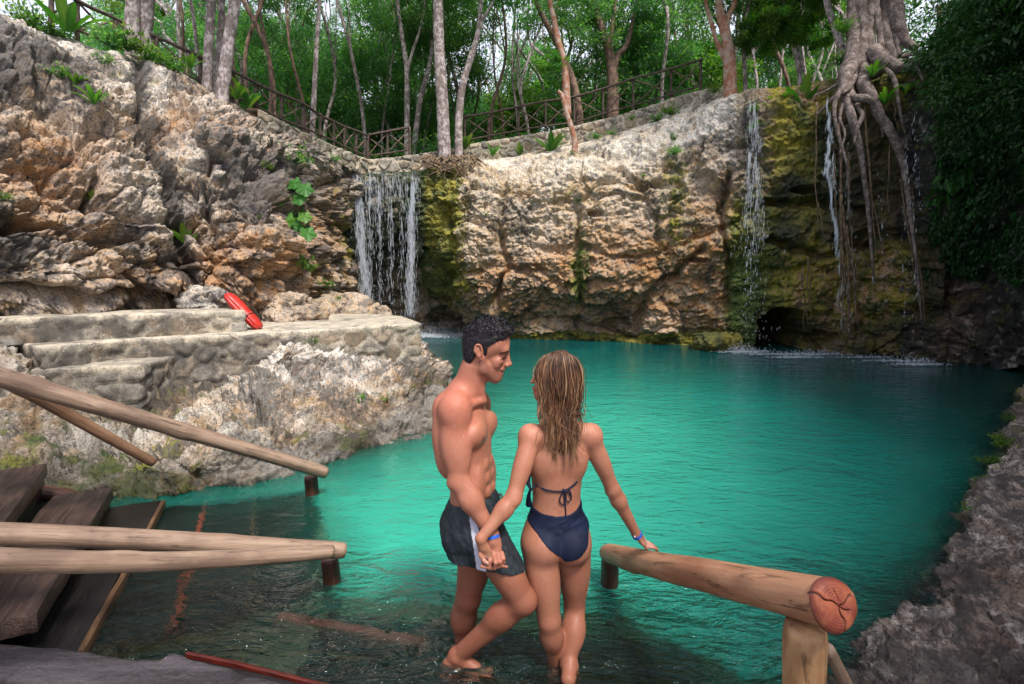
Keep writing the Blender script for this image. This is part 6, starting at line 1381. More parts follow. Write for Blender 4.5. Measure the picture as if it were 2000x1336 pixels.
arm(WLS, WLE, WLW, back=(.0, -.01, 0)); arm(WRS, WRE, WRW, back=(0, -.008, 0))
fw_.ell(WLE + np.array((.006, -.022, -.01)), (.018, .018, .018), None, .015)
# her left hand, palm back towards us, fingers through his
fw_.cone(WLW, P(943, 1068, 2.045), .022, .021, .012)
lk = P(953, 1094, 2.055); ld = (lk - WLW) / np.linalg.norm(lk - WLW)
fw_.ell((WLW * .42 + lk * .58), (.046, .030, .015), axes_from(ld, (.9, -.3, .3)), .012)
def f2(pts, r): finger(fw_, pts, r, .005)
f2([(955, 1097, 2.068), (964, 1102, 2.078), (977, 1105, 2.068), (990, 1107, 2.055)], .0080)
f2([(953, 1090, 2.075), (966, 1096, 2.088), (978, 1098, 2.082), (985, 1098, 2.072)], .0080)
f2([(950, 1086, 2.08), (962, 1090, 2.10), (972, 1092, 2.10)], .0078)
f2([(948, 1082, 2.085), (958, 1086, 2.11), (966, 1087, 2.11)], .0070)
f2([(940, 1070, 2.05), (938, 1084, 2.035), (946, 1096, 2.028), (953, 1101, 2.028)], .0088)
# her right hand resting on the log
rk = P(1262, 1063, 2.435); rd = (rk - WRW) / np.linalg.norm(rk - WRW)
fw_.cone(WRW, WRW + rd * .015, .022, .022, .012); fw_.ell(WRW * .45 + rk * .55, (.042, .033, .016), axes_from(rd, (.3, .9, .1)), .014)
for q in range(4):
    o_ = (q - 1.5) * .017; b0_ = rk + np.array((.004 * q * -1, o_, .002 - .001 * abs(q - 1.5)))
    p1 = b0_ + np.array((.030, .010, -.010)); p2 = p1 + np.array((.022, .008, -.014)); p3 = p2 + np.array((.013, .004, -.014)); fw_.chain([b0_, p1, p2, p3], [.0085, .0080, .0075, .0066], .005)
fw_.chain([WRW + rd * .015 + np.array((.002, -.018, -.004)), WRW + rd * .04 + np.array((.006, -.036, -.012)), WRW + rd * .065 + np.array((.008, -.044, -.018))], [.010, .0085, .0072], .008)
# legs
WLH = P(1052, 1062, 2.27); WRH = P(1121, 1062, 2.31); WLK = P(1073, 1212, 2.20); WRK = P(1122, 1188, 2.34); WLA = P(1086, 1302, 2.27); WRA = P(1112, 1300, 2.19)
def leg(Hh, K, A, r=(.086, .052, .050, .030), cx=0, cy=-.018):
    a = (K - Hh) / np.linalg.norm(K - Hh); b = (A - K) / np.linalg.norm(A - K)
    fw_.cone(Hh, K, r[0], r[1], .025); fw_.ell(Hh + (K - Hh) * .4, (.16, .070, .072), axes_from(a, (0, 1, 0)), .03)
    fw_.cone(K, K + b * .10, r[1] * .94, r[2], .02); fw_.cone(K + b * .09, A, r[2], r[3], .03); fw_.ell(K + b * .09 + np.array((cx, cy, 0)), (.085, .038, .042), axes_from(b, (0, 1, 0)), .025)
leg(WLH, WLK, WLA); leg(WRH, WRK, WRA, (.084, .050, .050, .029), cx=.014, cy=-.016)
fw_.cone(w3(.0, .02, -.10), w3(.0, .02, -.14), .03, .03, .03)
foot(fw_, WLA, WLA + np.array((0, -.03, -.055)), WLA + np.array((.0, .10, -.085)), WLA + np.array((.0, .15, -.09)), .03)
foot(fw_, WRA, P(1110, 1326, 2.135), P(1118, 1318, 2.235) + np.array((0, 0, -.045)), P(1120, 1316, 2.29) + np.array((0, 0, -.07)), .03)
# head turned to the left, seen from behind
WY = 2.30; Wp = lambda px, py, dy=0.0: P(px, py, WY + dy)
fw_.cone(WN, Wp(1090, 785), .044, .042, .03); fw_.ell(Wp(1092, 732), (.080, .085, .092), None, .02); fw_.ell(Wp(1070, 748, .03), (.058, .060, .075), None, .03)
fw_.cone(Wp(1056, 775, .035), Wp(1080, 770, -.01), .026, .028, .025); fw_.ell(Wp(1051, 770, .05), (.020, .022, .020), None, .015)     # chin, jaw
fw_.cone(Wp(1044, 735, .05), Wp(1042, 745, .055), .008, .010, .008); fw_.ell(Wp(1039, 746, .055), (.009, .009, .008), None, .006)
fw_.ell(Wp(1045, 758, .05), (.013, .018, .010), None, .006); fw_.ell(Wp(1043.5, 760, .05), (.010, .014, .006), None, .004); fw_.ell(Wp(1044.5, 766, .05), (.010, .012, .006), None, .004)
fw_.ell(Wp(1056, 752, .0), (.024, .028, .026), None, .02); fw_.ell(Wp(1052, 737, .028), (.014, .012, .010), None, .008, 'sub'); fw_.ell(Wp(1053, 737, .030), (.012, .012, .011), None, .004)
fw_.ell(Wp(1064, 752, -.040), (.014, .008, .022), None, .006)        # ear
V, Fq = surfnet(fw_.F, fw_.lo, h); V = relax(V, Fq, 4); N_ = len(V)
col = np.tile(np.array((.38, .168, .104)), (N_, 1))
col = paint(col, .5 * np.clip(cl(dist(WLS), .08) + cl(dist(WRS), .08), 0, 1), (.60, .26, .18)); col = paint(col, .55 * sstep(.70, .55, V[:, 2]), (.36, .155, .10)); col = paint(col, .35 * sstep(.42, .30, V[:, 2]), (.30, .11, .06))  # leg shadow painted into the skin, deeper toward the feet
rh = sstep(.055, .04, dist(rk)); col = paint(col, .55 * np.clip(rh + sstep(.05, .03, dist(lk)), 0, 1), (.72, .42, .36))
col = paint(col, .8 * (cl(dist(Wp(1041, 760, .05)), .008) + cl(dist(Wp(1042, 766, .05)), .008)).clip(0, 1), (.42, .10, .10))
sb = sd_cone(V.astype(np.float32), Wp(1044, 729, .045), Wp(1056, 728, .005), .003, .003); col = paint(col, .8 * sstep(.003, 0, sb), (.06, .035, .025))
sb = sd_cone(V.astype(np.float32), Wp(1045, 738, .043), Wp(1053, 738, .02), .002, .002); col = paint(col, .9 * sstep(.003, 0, sb), (.02, .015, .012))
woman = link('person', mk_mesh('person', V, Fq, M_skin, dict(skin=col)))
tag(woman, 'woman seen from behind in navy swimsuit with long wet brown hair', 'person')
# swimsuit bottom: the body grown by 4 mm inside a cut outline given in her own left-right / height plane
suit = Field(w3(-.22, -.22, -.22), w3(.22, .20, .30), .0038); q = suit.grid().reshape(-1, 3).astype(float)
d = fw_.sample(q) - .0045
lx_ = lambda px, py: ((P(px, py, 2.22) - wo) @ WLx, (P(px, py, 2.22) - wo) @ WUx)
top = [(1020, 972), (1033, 984), (1042, 1000), (1058, 1006), (1086, 1010), (1112, 1009), (1130, 1003), (1142, 994), (1150, 985), (1175, 975)]
bot = [(1175, 1040), (1155, 1046), (1146, 1064), (1130, 1078), (1112, 1086), (1100, 1090), (1092, 1080), (1070, 1062), (1048, 1040), (1024, 1018), (1000, 1012)]
pl_ = [lx_(*a) for a in top + bot]; q2 = np.stack([(q - wo) @ WLx, (q - wo) @ WUx], 1)
ins = inside(q2, pl_); dd = poly_dist(q2, pl_ + pl_[:1]); sp2 = np.where(ins, -dd, dd)
# arms must stay out
suit.F = np.maximum(np.maximum(d, sp2), np.abs((q - wo) @ WLx) - .175).astype(np.float32).reshape(suit.F.shape)
V3, F3 = surfnet(suit.F, suit.lo, .0038); V3 = relax(V3, F3, 2)
wr_ = fbm(np.stack([(V3[:, 0] * 10 + V3[:, 2] * 14), V3[:, 1] * 8, V3[:, 2] * 42 - V3[:, 0] * 18], 1), 3, 4) * sstep(wo[2] - .02, wo[2] + .06, V3[:, 2]); nrm3 = (V3 - w3(0, 0, 0)); nrm3 /= np.linalg.norm(nrm3, axis=1)[:, None]; V3 = V3 + nrm3 * (.0035 * np.maximum(wr_, -.3))[:, None]
t = NT('navy_swimsuit'); n2 = t.noise(14, 4, .6); M_suit = t.set(color=t.mix(t.ramp(n2, [(.4, 0), (.65, 1)]), (0.004, 0.008, 0.026), (0.007, 0.014, 0.042)), rough=.7, spec=.25, normal=t.bump(t.noise(60, 3, .6), .25, .004))
part('swimsuit', mk_mesh('swimsuit', V3, F3, M_suit), woman)
def onskin(p, d=(0, 1, 0), up=.004):
    """slide a point towards +d until it meets the skin"""
    p = np.array(p, float); d = np.array(d, float)
    s_ = np.linspace(-.1, .2, 240); v_ = fw_.sample(p[None] + s_[:, None] * d[None]); k = np.argmax(v_ < up)
    return p + d * (s_[k] if v_[k] < up else 0)
m = MB(); pts = [onskin(P(x, y, 2.16)) for x, y in ((1037, 957), (1050, 965), (1068, 970), (1088, 972), (1106, 971), (1122, 964), (1133, 956))]
v, f = tube(pts, [.0042], 8, n=40); m.add(v, f)
kn = onskin(P(1105, 971, 2.16)); 
for lp in ([(0, 0), (-8, 12), (-8, 25), (0, 28), (4, 14), (0, 0)], [(0, 0), (10, 6), (15, 18), (8, 24), (2, 16), (0, 0)], [(0, 2), (1, 22), (3, 40), (3, 55)], [(0, 0), (9, -2), (14, 8), (15, 14)]):
    v, f = tube([onskin(P(1105 + a, 971 + b * .95, 2.16), up=.007) for a, b in lp], [.0032, .0030, .0026], 7, n=28); m.add(v, f)
fwk = Matrix.Identity(4); v, f = tube([kn + np.array((-.008, 0, .004)), kn + np.array((.008, 0, -.004))], [.008, .009], 8, n=4); m.add(v, f)
for a, b in (((1036, 955), (1030, 925)), ((1036, 955), (1033, 986))):
    v, f = tube([P(*a, 2.25), P((a[0] + b[0]) / 2 - 2, (a[1] + b[1]) / 2, 2.27), P(*b, 2.29)], [.006, .012, .02] if b[1] < 950 else [.005, .01, .016], 8, n=12); m.add(v, f)

tie = part('swimsuit_tie', m.mesh('swimsuit_tie', M_suit), woman)
band(woman, WRW + rd * .004, (WRW - WRE) * .6 + rd * .1, .0262, .0075, M_band, flat=.95)
b2 = band(woman, WLW + ld * -.012 + 0, ld, .0, .0, M_band) if False else None
m = MB(); c0 = WRW + rd * .004 + np.array((-.016, -.022, .002)); vv_, ff_ = tube([c0 + np.array((-.001, -.002, 0)), c0 + np.array((0, -.006, 0))], [.005], 10, n=3); m.add(vv_, ff_); part('band_clasp', m.mesh('band_clasp', M_bandw), woman)
m = MB(); v, f = drops(np.array([onskin(Wp(1062, 763, -.12)) + np.array((0, -.004, 0))]), np.array([.010]), np.array([.005])); m.add(v, f); part('earring', m.mesh('earring', M_bandw), woman)
# hair: a scalp cap plus several hundred locks
t = NT('wet_brown_hair'); tn = t.attr('tone').outputs['Fac']; n_ = t.noise(50, 4, .6, co=t.co((1, 1, .12)))
c = t.ramp(tn, [(0, (0.018, 0.009, 0.006)), (.45, (0.095, 0.040, 0.020)), (.75, (0.26, 0.125, 0.058)), (1.0, (0.50, 0.30, 0.16))]); c = t.mix(t.ramp(n_, [(.38, .7), (.55, 0)]), c, (0.02, 0.011, 0.008))
M_hairw = t.set(color=c, rough=.38, spec=.5, normal=t.bump(n_, .5, .004))
hw = Field(Wp(1020, 905) - np.array((0, .16, 0)), Wp(1175, 665) + np.array((0, .13, 0)), .004)
hw.ell(Wp(1093, 730, -.004), (.093, .098, .104), None, .02); hw.cone(Wp(1100, 770, -.03), Wp(1103, 835, -.060), .062, .034, .04); hw.cone(Wp(1103, 830, -.062), Wp(1101, 880, -.074), .030, .010, .03)
q = hw.grid().reshape(-1, 3).astype(float); fc = (q - Wp(1071, 738)) @ np.array((-.88, .42, -.22))   # keep the face free
hw.F = np.maximum(hw.F.reshape(-1) + (.010 * fbm(q * np.array((30, 30, 5)), 3, 4) + .004 * fbm(q * np.array((90, 90, 12)), 2, 6)).astype(np.float32), fc.astype(np.float32)).reshape(hw.F.shape)
V3, F3 = surfnet(hw.F, hw.lo, .004); V3 = relax(V3, F3, 2)
hair = MB(); tone = np.clip(.32 + .5 * fbm(V3 * np.array((45, 45, 4)), 3, 8) + .25 * sstep(Wp(1075, 0)[0], Wp(1045, 0)[0], V3[:, 0]), 0, 1); hair.add(V3, F3, tone)
rs = np.random.RandomState(12)
for ci in range(74):       # wet clumps, each a bundle of wavy strands that meet at the tip
    a = rs.uniform(-1, 1); depth = rs.rand()
    front = rs.rand() < .16
    if front: a = rs.uniform(-1.0, -.80)
    yb = -.105 * math.sqrt(max(0, 1 - (a * .92) ** 2)) if not front else rs.uniform(-.02, .03)
    sx = 1093 + 45 * a; ex = 1101 + 24 * a + rs.normal(0, 8); ey = rs.uniform(815, 925) - 22 * abs(a) ; ph = rs.uniform(0, 6.3); fq = rs.uniform(1.6, 3.0); amp = rs.uniform(3.0, 8.0); ctn = rs.uniform(.28, .85) + (.22 if a < -.5 else 0)
    for k in range(11):
        n = 34; u = np.linspace(0, 1, n)[:, None]; j_ = rs.normal(0, 1, 2); sp_ = (1 - .65 * u[:, 0] ** 2)
        base_ = np.array([(1089 + 5 * a, 686 + 5 * abs(a), -.02), (sx * .6 + 1090 * .4, 692 + 6 * abs(a), yb * .65), (sx, 728, yb), (sx * .7 + ex * .3 + 2, 768, yb * .95 - .006), (sx * .42 + ex * .58, 808, -.082 + .02 * abs(a)), (sx * .15 + ex * .85, (808 + ey) / 2, -.094 + .02 * abs(a)), (ex, ey, -.084 + .015 * abs(a))])
        if front: base_[1:4, 0] = np.maximum(base_[1:4, 0], 1056)
        cv = catmull(base_, n); w_u = amp * np.clip(u[:, 0] - .25, 0, 1) * 1.5
        cv[:, 0] += w_u * np.sin(u[:, 0] * fq * 6.3 + ph) + j_[0] * 3.6 * sp_ + rs.normal(0, .8); cv[:, 2] += j_[1] * .008 * sp_ + w_u * .0012 * np.cos(u[:, 0] * fq * 6.3 + ph); cv[:, 1] += (rs.uniform(-10, 4) if k else 0) * u[:, 0] ** 3
        pts = np.array([Wp(*q_) for q_ in cv]); w_ = rs.uniform(.0009, .0024); v, f = tube(pts, [w_ * .5, w_, w_ * 1.1, w_ * 1.1, w_, w_ * .7, w_ * .15], 5, n=n, cap=False)
        tn_ = np.clip(ctn + rs.normal(0, .09) + np.linspace(-.14, .26, n), 0, 1); hair.add(v, f, np.repeat(tn_, 5))
for i in range(110):       # stray hairs
    a = rs.uniform(-1, 1); y0 = rs.uniform(735, 850); x0 = 1098 + 42 * a; pts = [Wp(x0, y0, -.09), Wp(x0 + rs.normal(0, 8), y0 + 25, -.105), Wp(x0 + rs.normal(0, 15) + 6, y0 + rs.uniform(35, 75), -.105)]
    v, f = tube(pts, [.0009, .0009, .0004], 4, n=12, cap=False); hair.add(v, f, rs.uniform(.3, .95))
part('hair', hair.mesh('hair', M_hairw), woman)
print('people', time.time() - T0)
# ------------------------------------------------------------------ plants placed on the rock
bpy.context.view_layer.update()
dg = bpy.context.evaluated_depsgraph_get()
def hit(px, py, Y=None, names=('cliff', 'shore', 'rock', 'rubble', 'terrace', 'ground', 'stone', 'boulder')):
    if Y is not None: return P(px, py, Y), np.array((0, -1.0, 0))
    d = Vector(_ray(px, py)).normalized(); o = Vector((0, 0, H))
    for _ in range(12):
        ok, loc, nr, idx, ob, mt = sc.ray_cast(dg, o, d)
        if not ok: return P(px, py, 12.0), np.array((0, -1.0, 0))
        if any(ob.name.startswith(n) for n in names):
            nr = np.array(nr); nr = nr if nr @ np.array(d) < 0 else -nr; return np.array(loc), nr
        o = loc + d * 0.03
    return np.array(loc), np.array((0, -1.0, 0))
M_fern = leaf_material('fern_leaf', (0.018, 0.065, 0.012), (0.045, 0.14, 0.018), (0.17, 0.24, 0.03), 0.35)
M_stem = wood_simple('green_stem', (0.05, 0.07, 0.02), (0.10, 0.12, 0.04))
def fern_mesh(seed, n, L_=1.0, Wd=.13, droop=.5):
    rs = np.random.RandomState(seed); m = MB()
    for i in range(n):
        az = i * 2.4 + rs.uniform(-.4, .4); el0 = rs.uniform(.75, 1.35); l_ = L_ * rs.uniform(.55, 1.0); k = 12
        u = np.linspace(0, 1, k); el = el0 - droop * rs.uniform(.6, 1.6) * u ** 1.5; dr = np.cumsum(np.cos(el)) / k * l_; dz = np.cumsum(np.sin(el)) / k * l_
        c = np.stack([dr * math.cos(az), dr * math.sin(az), dz], 1); s = np.array((-math.sin(az), math.cos(az), 0)); w = Wd * l_ * np.sin(np.clip(u * .9 + .10, 0, 1) * math.pi) ** .7 * (1 + .12 * np.sin(u * 40 + i))
        lift = np.array((0, 0, .35)); v = np.stack([c - s * w[:, None] + lift * w[:, None], c, c + s * w[:, None] + lift * w[:, None]], 1).reshape(-1, 3)
        m.add(v, gridfaces(k, 3), np.repeat(np.clip(.25 + .5 * rs.rand() + .15 * u, 0, 1), 3) + np.tile((0, .15, 0), k))
    return m.mesh('fronds', M_fern)
def bush_mesh(seed, n, leaf=.11, spread=1.0, mat=None, wide=.45, flat=.7):
    rs = np.random.RandomState(seed); m = MB(); ns = max(5, n // 16); tips = rs.normal(0, 1, (ns, 3)); tips /= np.linalg.norm(tips, axis=1)[:, None]; tips[:, 2] = np.abs(tips[:, 2]) * flat + .1; tips *= rs.uniform(.4, 1, (ns, 1)) * spread * .5
    for t_ in tips:
        v, f = tube([(0, 0, -.05), t_ * .5 + rs.normal(0, .03, 3), t_], [.010, .007, .003], 4, n=6, cap=False); m.add(v, f, .1)
    k = rs.randint(0, ns, n); u = rs.uniform(.25, 1.08, (n, 1)); c = tips[k] * u + rs.normal(0, .045, (n, 3)) * spread; d = tips[k] / np.linalg.norm(tips[k], axis=1)[:, None] * .6 + rs.normal(0, .8, (n, 3)) + np.array((0, 0, .1))
    v, f = leaves(c, d, leaf * rs.uniform(.6, 1.3, n), leaf * wide * rs.uniform(.8, 1.3, n), rs); m.add(v, f, np.repeat(np.clip(.35 + .4 * rs.rand(n) + .3 * (u[:, 0] - .5), 0, 1), 4))
    return m.mesh('leaves', mat or M_leafB, smooth=False)
def cres_mesh(seed, n=9):       # big round drooping leaves
    rs = np.random.RandomState(seed); m = MB()
    for i in range(n):
        c = np.array((rs.uniform(-.35, .35), -.15 - .2 * rs.rand(), rs.uniform(-.75, .45))); v, f = tube([(0, 0, -.2 + c[2] * .3), (c[0] * .5, -.1, c[2] * .7 + .1), c], [.010, .007], 4, n=7, cap=False); m.add(v, f, .3)
        r = rs.uniform(.13, .22); th = np.linspace(0, 2 * math.pi, 19)[:-1]; lob = r * (1 + .20 * np.cos(th * 5)); a = rs.uniform(0, 6); t_ = np.array((math.cos(a) * .3, -.8, .5)); t_ /= np.linalg.norm(t_); A = axes_from(t_, (1, 0, 0))
        q = c + A[1] * (lob * np.cos(th))[:, None] + A[2] * (lob * np.sin(th))[:, None] - A[0] * (.25 * lob * np.abs(np.sin(th * 2.5)))[:, None]; V_ = np.concatenate([[c], q]); k = np.arange(18)
        m.add(V_, np.stack([np.zeros(18, int), k + 1, (k + 1) % 18 + 1], 1), rs.uniform(.4, .8))
    return m.mesh('leaves', M_fern, smooth=False)
FM = [fern_mesh(1, 11), fern_mesh(2, 8, droop=.3), fern_mesh(3, 14, Wd=.10, droop=.8)]
BM = [bush_mesh(11, 230), bush_mesh(12, 330, .08), bush_mesh(13, 70, .20, wide=.36)]; BD = [bush_mesh(14, 300, .10, mat=M_leafA), bush_mesh(15, 420, .08, mat=M_leafA)]
def plant(px, py, me, size, label, cat, Y=None, name=None, lift=0.0, rz=None, sc3=None):
    p, n = hit(px, py, Y); p = p - n * .03 + np.array((0, 0, lift))
    o = link(name or ('fern' if cat == 'fern' else 'bush'), me, loc=p, rotz=random.uniform(0, 6.28) if rz is None else rz); o.scale = sc3 or (size, size, size)
    # lean with the rock
    o.rotation_euler = (0.35 * abs(n[1]), 0, o.rotation_euler.z) if abs(n[1]) > .5 and cat == 'fern' and False else o.rotation_euler
    return tag(o, label, cat)
random.seed(9)
for a in [(182, 205, FM[2], .42, 'dark fern sprouting mid-way up the left cliff face', 'fern'), (150, 172, FM[2], .34, 'smaller dark fern above and left of the cliff face fern', 'fern'),
          (132, 66, FM[1], .9, 'tall upright fern on the crest at the upper left', 'fern', 9.3), (372, 134, FM[1], .45, 'yellowish fern beside the three pale trunks', 'fern', 10.6), (484, 212, FM[0], .75, 'fern on the rim right of the three pale trunks', 'fern', 11.7), (462, 196, FM[2], .5, 'small drooping fern at the foot of the thickest pale trunk', 'fern', 11.3),
          (962, 306, FM[1], .58, 'upright fern at the foot of the rubble wall, right of the crooked tree', 'fern', 16.0), (1016, 304, FM[0], .48, 'smallest fern at the foot of the rubble wall', 'fern', 16.1), (1076, 300, FM[1], .9, 'largest dark fern at the foot of the rubble wall', 'fern', 16.1), (908, 294, FM[0], .6, 'fern at the base of the crooked forked tree', 'fern', 15.9),
          (1568, 222, FM[1], 1.1, 'largest bright fern between the right waterfall and the strangler fig', 'fern', 12.5), (1522, 226, FM[2], .7, 'spreading fern just left of the largest bright fern', 'fern', 12.6), (1706, 150, FM[1], .5, 'fern growing out of the strangler fig roots', 'fern', 11.1), (1730, 205, FM[2], .5, 'fern hanging below the fig trunk', 'fern', 11.0), (1770, 185, FM[0], .45, 'fern on the mossy rock right of the fig roots', 'fern', 10.9),
          (358, 478, FM[1], .50, 'long-leaved fern low on the left cliff', 'fern'), (182, 398, FM[0], .22, 'small pale green fern on the left cliff above the terrace', 'fern')]: plant(*a)
for a in [(576, 318, BD[1], .95, 'dense round bush on the left rim beside the rubble wall', 'bush'), (520, 330, BM[0], .4, 'small bush with yellow leaves left of the dense round bush', 'bush'), (652, 312, BD[0], .45, 'small shrub creeping over the left rubble wall', 'bush', 13.9), (246, 92, BM[0], .9, 'bright bush overhanging the left crest', 'bush', 10.0), (212, 84, BD[0], 1.0, 'dark bush on the left crest', 'bush', 9.8), (285, 112, BM[1], .8, 'leafy bush at the foot of the greyish pair of trunks', 'bush', 10.3), (318, 128, BD[1], .8, 'dark green bush between the greyish pair and the three pale trunks', 'bush', 10.6), (340, 132, BM[2], .6, 'broad-leaved shoot left of the yellowish fern', 'bush', 10.6), (60, 50, BD[1], 1.1, 'dark bush at the extreme upper left', 'bush', 9.2), (95, 62, BM[1], .7, 'bright bush beside the tall upright fern', 'bush', 9.2), (120, 150, BD[0], .6, 'dark shrub clinging to the upper left cliff', 'bush'), (200, 120, BD[0], .5, 'dark creeping shrub below the left crest', 'bush'),
          (1310, 222, BM[1], .75, 'bright shrub over the rubble wall near its right end', 'bush', 15.1), (1282, 234, BD[0], .6, 'dark shrub just left of the bright wall shrub', 'bush', 15.3), (1320, 300, BD[1], .62, 'dark creeper hanging on the upper back cliff', 'bush'), (1316, 272, BM[0], .4, 'pale shoot above the dark creeper on the back cliff', 'bush'), (1235, 232, BM[0], .32, 'little shrub on top of the rubble wall', 'bush', 15.8), (1395, 178, BM[1], .6, 'bright bush left of the pinkish forked tree', 'bush', 14.0), (1130, 392, BM[0], .28, 'tiny shoot above the small cave in the back cliff', 'bush'), (1112, 378, BM[0], .25, 'tiny shoot left of the one above the small cave', 'bush'), (1256, 346, BM[0], .2, 'tiny green shoot below the white ledge', 'bush'), (948, 418, BM[0], .2, 'tiny green shoot on the mossy side of the back cliff', 'bush'),
          (1162, 268, BD[0], .5, 'low ground plant at the foot of the leaning orange tree', 'bush', 15.4), (1196, 262, BM[1], .42, 'low bright ground plant right of the leaning orange tree', 'bush', 15.3), (1120, 298, BM[2], .28, 'broad-leaved seedling on the white ledge', 'bush'), (1472, 212, BM[2], .42, 'leafy shoot in the narrow broken waterfall', 'bush', 12.4), (1476, 246, BM[2], .45, 'drooping leafy shoot lower in the narrow broken waterfall', 'bush', 12.3), (1640, 122, BM[0], .7, 'yellow-green bush at the left foot of the fig', 'bush', 12.0), (1648, 60, BM[0], .7, 'leafy clump on the upper fig trunk', 'bush', 11.8),
          (600, 520, BM[2], .75, 'bright leafy plant growing from the rock behind the terrace', 'bush'), (632, 560, BM[2], .6, 'lower bright plant right behind the terrace', 'bush'), (660, 585, BM[2], .3, 'small shoot right of the two bright plants behind the terrace', 'bush'), (612, 672, BM[0], .26, 'tiny plant growing from the terrace edge', 'bush'), (706, 782, BM[2], .24, 'small three-leaved plant on the shore rocks', 'bush'), (756, 780, BM[2], .20, 'small plant right of the three-leaved one on the shore rocks', 'bush'), (4, 388, BM[0], .3, 'green tuft at the left edge of the photo', 'bush'), (510, 425, BM[0], .2, 'small tuft in the middle of the left cliff', 'bush')]: plant(*a)
p_, n_ = hit(582, 385); o = link('broad_leaf_plant', cres_mesh(5), loc=p_ + n_ * .05); o.scale = (.9, .9, .9); tag(o, 'plant with large pale lobed leaves hanging left of the main waterfall', 'plant')
for px, py, s, lb in ((1905, 1000, .3, 'green tuft on the right ledge below the trailing plants'), (1960, 985, .32, 'green tuft on top of the right ledge'), (1975, 820, .3, 'leafy tuft near the top of the right ledge'), (1985, 712, .35, 'leafy sprig at the far right edge of the pool'), (1955, 868, .34, 'upper trailing plant on the right ledge waterline'), (1938, 905, .30, 'middle trailing plant on the right ledge waterline'), (1922, 950, .26, 'lower trailing plant on the right ledge waterline')):
    w = W(px, py, .06); o = link('ledge_plant', BM[0 if s > .3 else 1], loc=w, rotz=px * .1); o.scale = (s, s, s * .8); tag(o, lb, 'plant')

# ------------------------------------------------------------------ overgrown dark right wall and trees, some added unseen to shade it
def scatter(name, g, n, leaf, mat, seed, label, out=.25, thr=-.15, tone=0.0, sel=None):
    rs = np.random.RandomState(seed); nu, nv = g.shape[:2]; nrm = grid_normals(g); i = rs.randint(0, nu, n); j = rs.randint(0, nv, n)
    q = g[i, j] + nrm[i, j] * rs.uniform(-.02, out, (n, 1)) + rs.normal(0, .04, (n, 3)); w_ = fbm(q * 1.3, 4, seed); keep = w_ > thr
    if sel is not None: keep &= sel(q)
    q = q[keep]; nn_ = nrm[i, j][keep]; d = nn_ * .5 + rs.normal(0, .5, q.shape) + np.array((0, 0, -.9)); v, f = leaves(q, d, leaf * rs.uniform(.5, 1.3, len(q)), leaf * rs.uniform(.3, .5, len(q)), rs)
    m = MB(); m.add(v, f, np.repeat(np.clip(.35 + .8 * w_[keep] + .15 * rs.normal(0, 1, len(q)) + tone, 0, 1), 4)); o = link(name, m.mesh(name, mat, smooth=False)); return tag(o, label, 'foliage', kind='stuff')
nsgn = 1.0
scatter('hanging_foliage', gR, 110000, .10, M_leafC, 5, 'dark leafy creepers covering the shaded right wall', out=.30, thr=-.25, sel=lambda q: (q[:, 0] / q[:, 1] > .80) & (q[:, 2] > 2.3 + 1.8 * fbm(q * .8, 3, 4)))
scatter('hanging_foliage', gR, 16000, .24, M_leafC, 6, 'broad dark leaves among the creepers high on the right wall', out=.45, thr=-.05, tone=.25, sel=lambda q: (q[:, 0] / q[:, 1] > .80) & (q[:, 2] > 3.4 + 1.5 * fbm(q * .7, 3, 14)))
CRD = crown_mesh('crown', 300, 22000, 2.2, 3.6, 0.12, M_leafC, 80, 0.1)
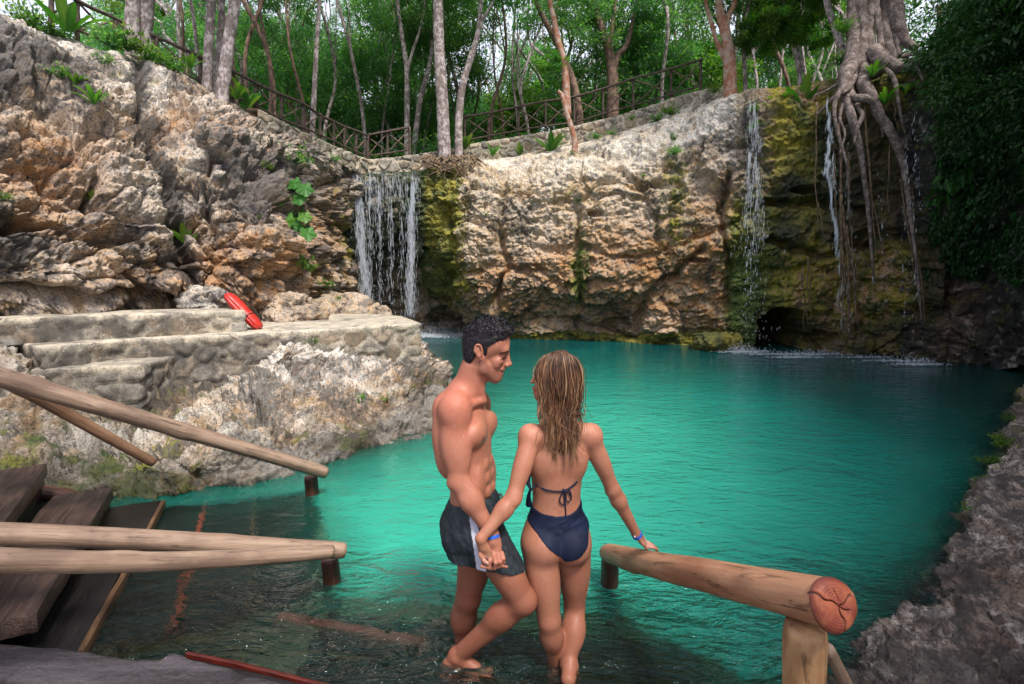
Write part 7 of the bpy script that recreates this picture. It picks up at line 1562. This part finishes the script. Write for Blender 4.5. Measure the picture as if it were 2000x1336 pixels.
for px, py, Y, s, lb in ((2090, 10, 9.0, .95, 'dark leafy tree filling the upper right corner'), (2110, 170, 8.2, .8, 'dark leafy tree hanging low at the right edge'), (1990, -230, 12.0, 1.0, 'dark tree above the strangler fig'), (2560, -100, 7.0, 1.2, 'dark tree overhanging the right side, mostly out of view')):
    p = P(px, py, Y); root = empty('dark_tree', (p[0] + 1.2, p[1] + .8, max(4.0, p[2] - 4)), lb, 'tree'); o = link('crown', CRD, root, loc=(-1.2, -.8, p[2] - max(4.0, p[2] - 4)), rotz=px); o.scale = (s, s, s)
    m = MB(); v, f = tube([(0, 0, -.5), (-.2, 0, 1.5), (-.6, -.3, p[2] - max(4.0, p[2] - 4))], [.2, .14, .08], 8, n=14, rough=.2); m.add(v, f); link('trunk', m.mesh('trunk', M_bark2), root)
for i, (x, y, z, s) in enumerate(((13.8, 8.5, 10.5, 1.7), (10.5, 1.5, 9.0, 1.6), (8.8, -1.5, 9.0, 1.8), (12.5, 4.0, 11.0, 2.0), (6.6, -3.5, 9.5, 1.6))):  # unseen trees added to shade the right wall and pool
    root = empty('added_canopy_tree', (x + 1.5, y, 3.0), 'tall leafy tree added out of view beyond the right bank to shade the pool', 'tree', 'trees added beyond the right bank for shade'); o = link('crown', CRD, root, loc=(-1.5, 0, z - 3), rotz=i); o.scale = (s, s, s * .8)
    m = MB(); v, f = tube([(0, 0, -1), (-.2, 0, 3), (-1.2, 0, z - 3)], [.25, .18, .1], 8, n=14, rough=.2); m.add(v, f); link('trunk', m.mesh('trunk', M_bark2), root)
for i, (x, y, z, s, dx) in enumerate(((-1.9, -2.6, 8.0, .75, -2.0), (5.4, -1.5, 8.4, .85, 1.8))):  # unseen trees added to shade the stairs and near ledge
    root = empty('added_shade_tree', (x + dx, y - 2.6, 1.6), 'leafy tree added out of view behind the camera to shade the near bank', 'tree', 'trees added behind the camera for shade'); o = link('crown', CRD, root, loc=(-dx, 2.6, z - 1.6), rotz=i + .5); o.scale = (s, s, s * .8)
    m = MB(); v, f = tube([(0, 0, -2), (-.2 * dx, .3, 3), (-dx, 2.6, z - 1.6)], [.22, .15, .08], 8, n=14, rough=.2); m.add(v, f); link('trunk', m.mesh('trunk', M_bark2), root)
o = fig
p = P(1835, 10, 14.5); root = empty('dark_tree', (p[0], p[1], p[2] - 3.2), 'leafy tree seen just right of the strangler fig trunk', 'tree'); o = link('crown', CR[1], root, loc=(0, 0, 3.2)); o.scale = (.8, .8, .8); m = MB(); v, f = tube([(0, 0, -.5), (.1, 0, 1.5), (0, 0, 3.2)], [.1, .08, .05], 8, n=10); m.add(v, f); link('trunk', m.mesh('trunk', M_bark2), root)
print('plants', time.time() - T0)
